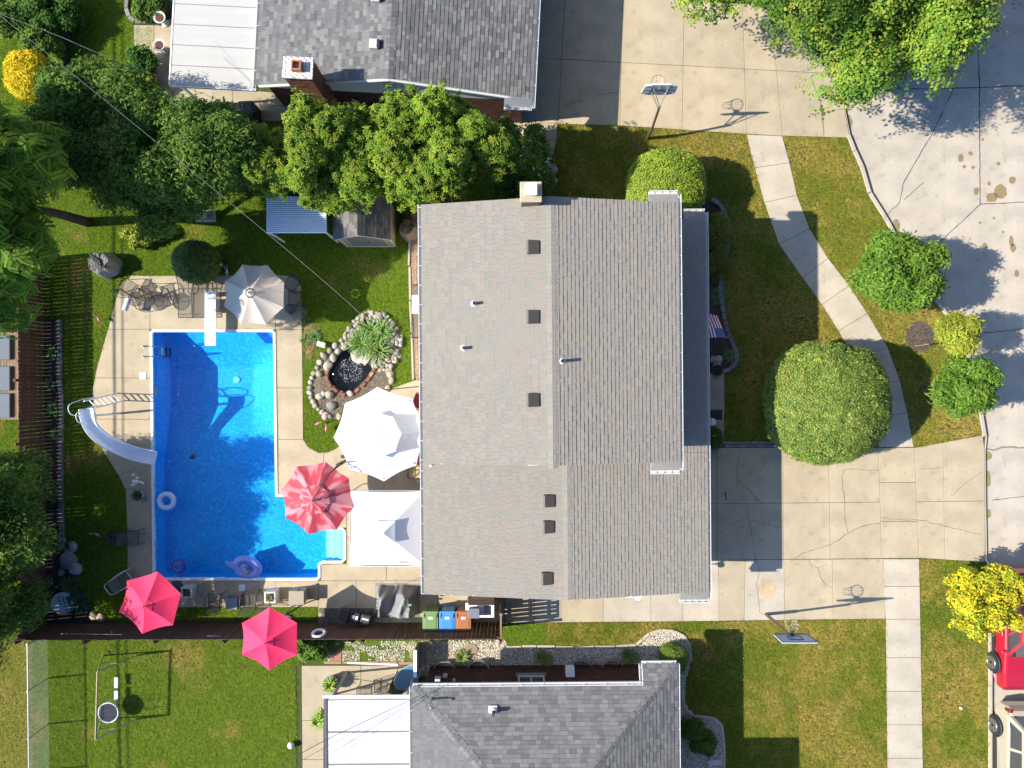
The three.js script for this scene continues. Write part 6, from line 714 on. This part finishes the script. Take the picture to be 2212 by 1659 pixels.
// fence corner bed
for (const [x, y, r, l] of [[150, 1210, .3, 'largest rounded boulder in the fence corner bed'], [165, 1226, .26, 'rounded boulder between the largest boulder and the plant clump'], [150, 1196, .2, 'boulder resting against the end of the block edging'], [205, 1331, .2, 'pale round boulder at the fence foot under the plants'], [219, 1333, .16, 'small pale boulder at the fence foot, last of the bed'], [160, 1180, .18, 'boulder on the lawn side of the block edging'], [135, 1235, .14, 'small boulder close to the back fence boards']]) { const k = rock(scene, 'boulder', x, y, r, .08); k.name = numbered('boulder'); tag(k, l, 'rock', 'boulders in the fence corner'); }
{ const t = thing('table_top', 'round white table top leaning in the fence corner bed', 'table', W(133, 1304, .3).setY(0)); mesh('disc', cyl(.42, .42, .03, 0, 0, 0, 40).rotateZ(-.25).translate(0, .22, 0), mat({ c: [.62, .68, .72], rough: .5 }), t); mesh('trellis', merge([0, 1, 2, 3].map(i => rod(V(-.3 + i * .16, .3, -.3), V(-.15 + i * .16, .2, .3), .012))), M.dark, t); }
// ================= neighbouring lawn with swing set =================
{ const s = thing('swing_set', 'rusty pipe swing set frame on the neighbouring lawn', 'swing set', G(260, 1484)), o = s.position, A = G(262, 1415, 1.6).sub(o), B = G(258, 1553, 1.6).sub(o), rm = mat({ c: [.34, .26, .15], rough: .6, metal: .3 }); mesh('top_bar', rod(A, B, .035, 8), rm, s); for (const e of [A, B]) for (const q of [-38, 38]) mesh('leg', rod(e, V(e.x + q * S, 0, e.z), .028, 8), M.galv, s); for (const e of [A, B]) mesh('brace', rod(V(e.x - .33, .8, e.z), V(e.x + .33, .8, e.z), .018), rm, s);
  for (const z of [-.3, .22]) { const q = mesh('swing_seat', rbox(.16, .04, .42, 0, .3, z, .015), M.whiteSoft, s); for (const k of [-.17, .17]) mesh('chain', rod(V(0, .32, z + k), V(A.x + .02, 1.58, z + k), .006, 4), M.galv, q); }
  const d = mesh('saucer_swing', cyl(.37, .37, .02, 0, .55, 0, 40).translate(-.15, 0, .75), mat({ c: [.03, .03, .035], rough: .3 }), s); mesh('saucer_rim', new THREE.TorusGeometry(.38, .03, 8, 44).rotateX(Math.PI / 2).translate(-.15, .56, .75), mat({ c: [.5, .55, .58], rough: .5 }), d); for (const q of [[-.3, -.2], [-.3, .2], [.3, -.2], [.3, .2]]) mesh('rope', rod(V(-.15 + q[0], .56, .75 + q[1]), V(A.x, 1.58, .75 + q[1] * .8), .007, 4), mat({ c: [.5, .45, .2] }), d); }
tag(mesh('ball', new THREE.SphereGeometry(.13, 20, 14), M.white, null, G(631, 1606, .15)), 'white ball on the neighbouring lawn', 'ball'); tag(mesh('ball', new THREE.SphereGeometry(.06, 16, 12), M.white, null, G(2073, 1528, .08)), 'small white ball on the street verge', 'ball');
// neighbouring patio
chair('olive sling chair beside the blue oval table', 864, 1472, 2.7, null, { s: mat({ c: [.14, .15, .07], map: T.cloth }) }); chair('black frame chair under the patio awning post', 790, 1494, 0, 'chairs on the neighbouring patio'); chair('black frame chair next to the awning edge', 838, 1492, .4, 'chairs on the neighbouring patio');
{ const t = thing('patio_table', 'blue oval glass table on the neighbouring patio', 'table', W(880, 1462, .7).setY(.03), .75); mesh('tabletop', cyl(.36, .36, .03, 0, .72, 0, 40).scale(1.6, 1, 1), mat({ c: [.10, .22, .34], rough: .15, clearcoat: 1 }), t); mesh('rim', new THREE.TorusGeometry(.36, .015, 6, 44).rotateX(Math.PI / 2).translate(0, .72, 0).scale(1.6, 1, 1), M.lightgrey, t); for (const x of [-.4, .4]) mesh('leg', tube([V(x, .7, -.2), V(x * .7, .35, 0), V(x, 0, .2)], .02, 12, 6), M.black, t); const w = thing('plant_stand', 'white wagon wheel ornament beside the blue table', 'ornament', W(850, 1490, .3).setY(.03)); mesh('rim', new THREE.TorusGeometry(.2, .02, 8, 32).rotateX(1.3).translate(0, .3, 0), M.white, w); for (let i = 0; i < 5; i++) { const a = i * .628; mesh('spoke', rod(V(Math.cos(a) * .2, .3, Math.sin(a) * .2), V(-Math.cos(a) * .2, .3, -Math.sin(a) * .2), .01, 5), M.white, w); } mesh('foot', cyl(.1, .14, .12, 0, .06, 0, 14), M.dark, w); }
{ const a = thing('awning_frame', 'grey steel awning frame standing on the neighbouring patio', 'frame', W(740, 1475, 0).setY(.03)); mesh('post', rod(V(-.35, 0, .45), V(.25, 1.8, -.1), .04, 8), M.lightgrey, a); mesh('crossbar', merge([rod(V(.05, 1.75, -.25), V(.45, 1.8, .02), .03), rod(V(.1, 1.78, -.02), V(.5, 1.78, -.1), .03)]), M.bronze, a); const d = thing('downspout_pipe', 'long white downspout pipe lying along the patio edge', 'pipe', W(806, 1433, .05)); mesh('pipe', rbox(2.0, .07, .08, 0, .02, 0, .02).rotateY(-.04), M.white, d); mesh('elbow', rbox(.2, .07, .08, 1.05, .03, .08, .02).rotateY(-.3), M.white, d); }
tag(mesh('terracotta_paver', extr([[-.25, .28], [.25, .28], [.25, -.28]], .02, .07, .012), mat({ c: [.45, .2, .12], map: T.stone, rough: .85 }), null, G(725, 1411)), 'triangular terracotta paver in the gravel strip', 'paver'); tag(mesh('stepping_stone', cyl(.25, .26, .06, 0, .04, 0, 30), mat({ c: [.36, .27, .17], map: T.stone, rough: .9 }), null, G(1018, 1402)), 'round tan stepping stone in the white gravel', 'stone');
{ const w = thing('low_wall', 'narrow pale wall between the two gravel strips', 'wall', G(904, 1411)); mesh('coping', rbox(.09, .9, 1.0, 0, .45, .05, .02), M.walk[0], w); mesh('cap', rbox(.13, .05, 1.05, 0, .92, .05, .015), M.white, w); }
for (const [x, l] of [[961, 'curved steel window well beside the service mast'], [1034, 'curved steel window well beside the round stepping stone'], [1255, 'curved steel window well beside the white vent hood'], [1321, 'curved steel window well nearest the clipped gravel shrub']]) { const c = G(x, 1448 - (x - 961) * .008), w = thing('window_well', l, 'window well', c, 0, 'steel window wells'); const sh = new THREE.Shape(); sh.absarc(0, 0, .46, 0, Math.PI); sh.absarc(0, 0, .435, Math.PI, 0, true); mesh('rim', new THREE.ExtrudeGeometry(sh, { depth: .3, bevelEnabled: false, curveSegments: 24 }).rotateX(-Math.PI / 2).translate(0, 0, 0), M.galv, w); mesh('floor', new THREE.CircleGeometry(.43, 24, 0, Math.PI).rotateX(-Math.PI / 2).translate(0, .04, 0), M.rocks[3], w); }
tag(mesh('splash_block', rbox(.5, .06, .22, 0, .05, 0, .02).rotateY(.15), M.lightgrey, null, G(1542, 1646)), 'pale grey splash block in the shaded gravel bed', 'block'); 
// ================= front of the house =================
{ const cv = document.createElement('canvas'); cv.width = 260; cv.height = 390; const x = cv.getContext('2d'); for (let i = 0; i < 13; i++) { x.fillStyle = i % 2 ? '#f4f0f2' : '#b0203c'; x.fillRect(i * 20, 0, 20, 390); } x.fillStyle = '#1f3f78'; x.fillRect(0, 0, 140, 156); x.fillStyle = '#e8ecf4'; for (let r = 0; r < 9; r++) for (let c = 0; c < (r % 2 ? 5 : 6); c++) { const sx = 12 + (r % 2 ? 12 : 0) + c * 23.5, sy = 10 + r * 17; x.beginPath(); for (let k = 0; k < 10; k++) { const a = k * .6283 - 1.571, q = k % 2 ? 2.8 : 6.5; x.lineTo(sx + Math.cos(a) * q, sy + Math.sin(a) * q); } x.fill(); }
  const ft = new THREE.CanvasTexture(cv); ft.colorSpace = THREE.SRGBColorSpace; const f = thing('flag', 'red white and blue striped flag on a pole above the front bed', 'flag', W(1547, 702, 2.1)), g = new THREE.PlaneGeometry(.7, .9, 14, 18).rotateX(-Math.PI / 2), p = g.attributes.position; for (let i = 0; i < p.count; i++) { const a = p.getX(i), b = p.getZ(i), t = (.43 - b) / .86; p.setXYZ(i, a * (1 - .12 * t) - .09 * t + .02 + .04 * t * Math.sin(b * 4), -.45 * t + .05 * Math.sin(a * 11 + b * 3) * t, b + a * .22 * t); } const uv = g.attributes.uv; for (let i = 0; i < uv.count; i++) { const u = uv.getX(i), v = uv.getY(i); uv.setXY(i, 1 - u, 1 - v); } g.computeVertexNormals(); const fm = mat({ map: ft, rough: .8 }); mesh('cloth', g, fm, f); mesh('pole', rod(V(-.5, -.35, .46), V(.38, .05, .46), .014, 8), M.lumber, f); mesh('finial', new THREE.SphereGeometry(.03, 10, 8).translate(.4, .06, .46), mat({ c: [.6, .45, .15], metal: .8, rough: .3 }), f); }
tag(mesh('doormat', rbox(.62, .02, .38, 0, 0, 0, .006, 1), M.black, null, G(1541, 896, .135)), 'black doormat on the front porch slab', 'mat'); pot('dark round pot beside the stone edging and porch slab', 1549, 800, .2, .3, M.dark, [.03, .06, .03], .14);
{ const u = thing('garden_lantern', 'white lantern post beside the porch gutter', 'lantern', G(1528, 909)); mesh('post', cyl(.03, .04, .7, 0, .37, 0, 10), M.white, u); mesh('cap', cyl(.05, .14, .12, 0, .8, 0, 14), M.white, u); }
for (const [x, y, l] of [[1548, 788, 'pale flower pot stone beside the porch bed'], [1540, 776, 'rounded stone at the porch end of the front bed'], [1552, 775, 'grey stone inside the front bed corner']]) { const k = rock(scene, 'garden_stone', x, y, .14, .06); k.name = numbered('garden_stone'); tag(k, l, 'stone'); }
{ const g = thing('river_stone_border', 'border of grey river stones beside the flowering shrub', 'stones', G(1185, 380)); for (const [x, y, n] of [[1193, 362, 6], [1196, 375, 6], [1193, 388, 7], [1187, 398, 7], [1178, 408, 7], [1168, 415, 6], [1130, 285, 6], [1120, 300, 6]]) for (let i = 0; i < n; i++) rock(g, 'stone', x + rr(-7, 7), y + rr(-6, 6), rr(.06, .1), .03, pick([M.rocks[3], M.rocks[1], M.rocks[5]])); }
tag(mesh('manhole_lid', merge([cyl(.27, .27, .04, 0, 0, 0, 30), new THREE.TorusGeometry(.2, .012, 5, 24).rotateX(Math.PI / 2).translate(0, .02, 0), new THREE.TorusGeometry(.1, .012, 5, 20).rotateX(Math.PI / 2).translate(0, .02, 0)]), M.grey, null, G(1146, 248, .05)), 'round patterned lid on the shaded driveway by the house corner', 'lid');
// stakes of the sapling
for (const [a, b, l] of [[[1975, 748], [1998, 755], 'leaning pale stake at the outer edge of the mulch circle'], [[2003, 733], [2020, 718], 'pale stake touching the yellow-green sapling']]) tag(mesh('tree_stake', rod(G(...a), G(a[0], a[1] - 2).setY(.85).add(V(.08, 0, 0)), .025, 7), M.lumber), l, 'stake', 'sapling stakes');
// basketball hoops
function hoop(label, base, board, dir, glass) {
  const h = thing('basketball_hoop', label, 'basketball hoop', G(...base), 0, 'driveway basketball hoops'), b = G(...board).sub(h.position), Y = 3.25; mesh('pole', merge([rod(V(0, 0, 0), V(0, 1, 0), .065, 10), rod(V(0, 1, 0), V(b.x * .35, 2.7, b.z * .35), .045, 10)]), mat({ c: [.16, .085, .065], rough: .5, metal: .3 }), h); mesh('arm', merge([-.25, .25].map(x => rod(V(b.x * .35, 2.5, b.z * .35), V(b.x + x, 3.1, b.z - dir * .06), .018)).concat([-.25, .25].map(x => rod(V(b.x * .35, 2.7, b.z * .35), V(b.x + x, 3.45, b.z - dir * .06), .018)))), M.grey, h);
  const s = new THREE.Shape([[-.6, -.28], [-.36, -.42], [.36, -.42], [.6, -.28], [.56, .3], [.3, .42], [-.3, .42], [-.56, .3]].map(q => new THREE.Vector2(...q))), r = new THREE.Shape([[-.6, -.4], [.6, -.4], [.6, .4], [-.6, .4]].map(q => new THREE.Vector2(...q))); const bd = mesh('backboard', new THREE.ExtrudeGeometry(glass ? r : s, { depth: .03, bevelEnabled: true, bevelSize: .01, bevelThickness: .008, bevelSegments: 1 }).translate(b.x, Y, b.z - .015), mat({ c: glass ? [.42, .5, .6] : [.7, .7, .7], rough: .4 }), h);
  mesh('back_brace', merge([rod(V(-.5, Y - .3, 0), V(.5, Y + .3, 0), .012, 4), rod(V(.5, Y - .3, 0), V(-.5, Y + .3, 0), .012, 4), rod(V(-.55, Y, 0), V(.55, Y, 0), .012, 4), rod(V(0, Y - .4, 0), V(0, Y + .4, 0), .012, 4), rod(V(-.3, Y - .4, 0), V(-.3, Y + .4, 0), .012, 4), rod(V(.3, Y - .4, 0), V(.3, Y + .4, 0), .012, 4)]).translate(b.x, 0, b.z - dir * .03), M.charcoal, bd); mesh('border', merge([[-.6, -.4, .6, -.4], [.6, -.4, .6, .4], [.6, .4, -.6, .4], [-.6, .4, -.6, -.4], [-.22, -.2, .22, -.2], [-.22, .15, .22, .15], [-.22, -.2, -.22, .15], [.22, -.2, .22, .15]].slice(glass ? 0 : 4).map(q => rod(V(q[0], Y + q[1], 0), V(q[2], Y + q[3], 0), .016, 4))).translate(b.x, 0, b.z + dir * .028), M.charcoal, bd);
  mesh('rim', new THREE.TorusGeometry(.23, .012, 8, 36).rotateX(Math.PI / 2).translate(b.x, 3.0, b.z + dir * .38), mat({ c: [.3, .16, .08], rough: .5 }), h); mesh('bracket', box(.12, .1, .16, b.x, 2.98, b.z + dir * .1), M.bronze, h); const nt = []; for (let i = 0; i < 10; i++) { const a = i * .628; nt.push(rod(V(Math.cos(a) * .23, 3, Math.sin(a) * .23), V(Math.cos(a + .5) * .13, 2.62, Math.sin(a + .5) * .13), .005, 3), rod(V(Math.cos(a) * .23, 3, Math.sin(a) * .23), V(Math.cos(a - .5) * .13, 2.62, Math.sin(a - .5) * .13), .005, 3)); } mesh('net', merge(nt).translate(b.x, 0, b.z + dir * .38), M.whiteSoft, h); return h;
}
hoop('basketball hoop with braced fan backboard at the neighbouring driveway edge', [1397, 300], [1388, 267], -1, false); hoop('basketball hoop with rectangular framed backboard beside the side lawn', [1654, 1326], [1647, 1316], -1, true);
// ================= cars =================
function car(label, x, z, paint, o = {}) {
  const c = thing('parked_car', label, 'car', V(x, -.09, z), 0, 'cars parked along the curb'), pm = mat({ c: paint, rough: .3, clearcoat: 1, clearcoatRoughness: .05 }), L = 4.6, w = .9, tr = mat({ c: [.03, .03, .032], rough: .6 });
  const prof = [[-2.28, .45], [-2.3, .8], [-2.22, 1.02], [-1.5, 1.06], [.8, 1.02], [1.6, .95], [2.1, .82], [2.28, .65], [2.26, .38], [1.9, .3], [-2.0, .3]]; const s = new THREE.Shape(prof.map(q => new THREE.Vector2(...q)));   // front at +z
  const bg = new THREE.ExtrudeGeometry(s, { depth: 2 * w - .24, bevelEnabled: true, bevelSize: .07, bevelThickness: .12, bevelSegments: 4 }).translate(0, 0, -w + .12).rotateY(-Math.PI / 2), bp = bg.attributes.position; for (let i = 0; i < bp.count; i++) { const zz = bp.getZ(i), f = 1 - .16 * sstep(1.3, 2.35, Math.abs(zz)) ** 2; bp.setX(i, bp.getX(i) * f); } bg.computeVertexNormals(); mesh('body', bg, pm, c);
  const low = [-w + .06, w - .06], R = .64, b0 = -2.15, b1 = 1.05, t0 = -1.75, t1 = .2, yl = .98, yt = 1.62; const cab = (m, y0, y1, k0, k1, off) => { const f = y => (y - yl) / (yt - yl), hw = y => .84 - (.84 - R) * f(y) + off, za = y => b0 + (t0 - b0) * f(y) - off, zb = y => b1 + (t1 - b1) * f(y) + off; return [V(-hw(y0), y0, za(y0)), V(hw(y0), y0, za(y0)), V(hw(y0), y0, zb(y0)), V(-hw(y0), y0, zb(y0)), V(-hw(y1), y1, za(y1)), V(hw(y1), y1, za(y1)), V(hw(y1), y1, zb(y1)), V(-hw(y1), y1, zb(y1))]; };
  const hex = q => merge([[0, 1, 2, 3], [4, 5, 6, 7], [0, 1, 5, 4], [1, 2, 6, 5], [2, 3, 7, 6], [3, 0, 4, 7]].map(f => { const g = new THREE.BufferGeometry().setFromPoints([q[f[0]], q[f[1]], q[f[2]], q[f[0]], q[f[2]], q[f[3]]]); g.computeVertexNormals(); g.setAttribute('uv', new THREE.BufferAttribute(new Float32Array(12), 2)); return g; }));
  mesh('cabin', hex(cab(0, yl, yt - .04, 0, 0, 0)), pm, c); const rg = rbox(2 * R + .02, .1, t1 - t0 + .1, 0, yt - .02, (t0 + t1) / 2, .05, 3); const roof = mesh('roof', rg, pm, c); for (const sx of [-.5, .5]) mesh('roof_rail', tube([V(sx, yt + .02, t0 + .15), V(sx, yt + .09, t0 + .3), V(sx, yt + .09, t1 - .3), V(sx, yt + .03, t1 - .1)], .018, 20, 6), M.steel, roof);
  const q = cab(0, 1.04, 1.54, 0, 0, .006), lp = (a, b, t) => a.clone().lerp(b, t), quad = (a, b, cc, d) => { const g = new THREE.BufferGeometry().setFromPoints([a, b, cc, a, cc, d]); g.computeVertexNormals(); g.setAttribute('uv', new THREE.BufferAttribute(new Float32Array(12), 2)); return g; };
  for (const [a, b, d, e] of [[1, 2, 6, 5], [3, 0, 4, 7]]) for (const [s0, s1] of [[.05, .26], [.29, .56], [.6, .93]]) mesh('side_window', quad(lp(q[a], q[b], s0), lp(q[a], q[b], s1), lp(q[e], q[d], s1), lp(q[e], q[d], s0)), M.glass, c); mesh('windshield', quad(lp(q[3], q[2], .05), lp(q[3], q[2], .95), lp(q[7], q[6], .94), lp(q[7], q[6], .06)), M.glass, c); mesh('rear_window', quad(lp(q[0], q[1], .08), lp(q[0], q[1], .92), lp(q[4], q[5], .92), lp(q[4], q[5], .08)), M.glass, c);
  for (const sx of [-1, 1]) for (const sz of [-1.4, 1.4]) { const wh = mesh('wheel', cyl(.35, .35, .23, 0, 0, 0, 32).rotateZ(Math.PI / 2).translate(sx * (w - .06), .36, sz), tr, c); mesh('rim', merge([new THREE.TorusGeometry(.23, .02, 8, 30).rotateY(Math.PI / 2), ...[0, 1, 2, 3, 4].map(i => box(.02, .44, .05).rotateX(i * .628))]).translate(sx * (w + .065), .36, sz), M.steel, wh); mesh('wheel_arch', new THREE.TorusGeometry(.39, .035, 6, 24, Math.PI).rotateY(Math.PI / 2).translate(sx * (w - .0), .38, sz), o.arch || tr, c); const mi = sz > 0 ? mesh('wing_mirror', new THREE.SphereGeometry(.1, 14, 10).scale(1.1, .75, .6).translate(sx * (w + .07), 1.08, .72), o.mirror || pm, c) : 0; }
  for (const sx of [-1, 1]) { mesh('headlight', rbox(.3, .12, .14, sx * .6, .74, 2.16, .05, 3), mat({ c: [.75, .76, .78], rough: .15, clearcoat: 1 }), c); mesh('tail_light', rbox(.16, .3, .12, sx * .74, .95, -2.24, .04, 3), mat({ c: [.25, .01, .01], rough: .2, clearcoat: 1 }), c); mesh('door_handle', rbox(.03, .03, .16, sx * (w - .005), .9, .1, .01), M.steel, c); } mesh('rocker_trim', merge([-1, 1].map(sx => box(.04, .12, 2.3, sx * (w - .01), .36, 0))), tr, c); mesh('bumper', rbox(1.3, .16, .12, 0, .45, 2.3, .05), tr, c); return c;
}
car('red car parked under the golden tree', 19.66, 9.45, [.42, .012, .03]); car('beige car parked behind the red car', 19.72, 14.7, [.40, .35, .26]);
// ================= wires =================
function wire(label, pts, r, m = M.charcoal) { tag(mesh('overhead_wire', tube(pts, r, 60, 5), m), label, 'wire', 'overhead wires'); }
const wm2 = mat({ c: [.34, .35, .35], rough: .5 });
wire('pale service wire sagging from the garden trees to the house gutter', [W(-80, -30, 7), W(105, 118, 6.5), W(210, 203, 6.2), W(490, 432, 5.6), W(770, 670, 5.3), W(911, 812, 5.3)], .0035, wm2); wire('pale wire crossing the neighbouring lawn towards the patio roof', [W(-30, 20, 6.8), W(120, 75, 6), W(213, 115, 5.5), W(380, 180, 4), W(470, 215, 3.2)], .006, wm2);
wire('dark service cable leading over the white patio cover', [W(440, 1745, 5.2), W(605, 1653, 4.7), W(693, 1604, 4.4), W(800, 1553, 4), W(905, 1503, 3.4)], .012); wire('thin cable beside the service cable over the white patio cover', [W(460, 1755, 5), W(710, 1610, 4.2), W(810, 1560, 3.8), W(905, 1506, 3.3)], .008);
wire('thin cord stretched over the pool deck beside the beige umbrella', [W(390, 560, 3), W(485, 600, 2.9), W(600, 665, 2.8), W(680, 712, 2.7), W(780, 775, 2.7)], .006); 
for (const [x, l] of [[-150, 'thick utility cable along the rear lot line, outer'], [-132, 'thick utility cable along the rear lot line, inner']]) wire(l, [G(x, -1200, 6.3), G(x, -300, 5.9), G(x + 2, 700, 5.8), G(x + 8, 1700, 5.9), G(x + 8, 2500, 6.3)], x < -140 ? .035 : .022);
// neighbour's deck beyond the back fence
{ const d = thing('garden_daybed', 'wooden daybed with grey pads behind the back fence', 'daybed', W(18, 812, .4).setY(0)); for (let i = 0; i < 7; i++) mesh('slat', boxUV(rbox(.11, .04, 3.4, -.36 + i * .12, .38, 0, .008, 1)), M.lumber, d); mesh('frame', merge([box(.06, .3, 3.4, -.42, .2, 0), box(.06, .3, 3.4, .42, .2, 0)]), M.darkwood, d); for (const z of [-1.1, .1, 1.15]) mesh('pad', rbox(.55, .12, .95, -.12, .46, z, .05, 3), mat({ c: [.17, .19, .22], map: T.cloth, rough: .9 }), d); }
{ const n = 95, im = new THREE.InstancedMesh(cluster(2, .015, .03, .018, .3), mat({ c: [1, 1, 1], rough: .8 }), n); im.name = 'fallen_petals'; tag(im, 'scattered white petals on the shaded lawn beside the clipped shrub', 'petals', null, 'stuff'); for (let i = 0; i < n; i++) { const x = i < 75 ? 1500 + rr(0, 105) : rr(1510, 1900), y = i < 75 ? rr(1385, 1480) : rr(1360, 1640); _q.setFromAxisAngle(up3, rnd() * 6.283); const s = rr(.6, 1.3); im.setMatrixAt(i, _m.compose(G(x, y, .065), _q, V(s, s, s))); im.setColorAt(i, _c.setRGB(.6, .57, .46)); } scene.add(im); }
renderer.render(scene, camera);
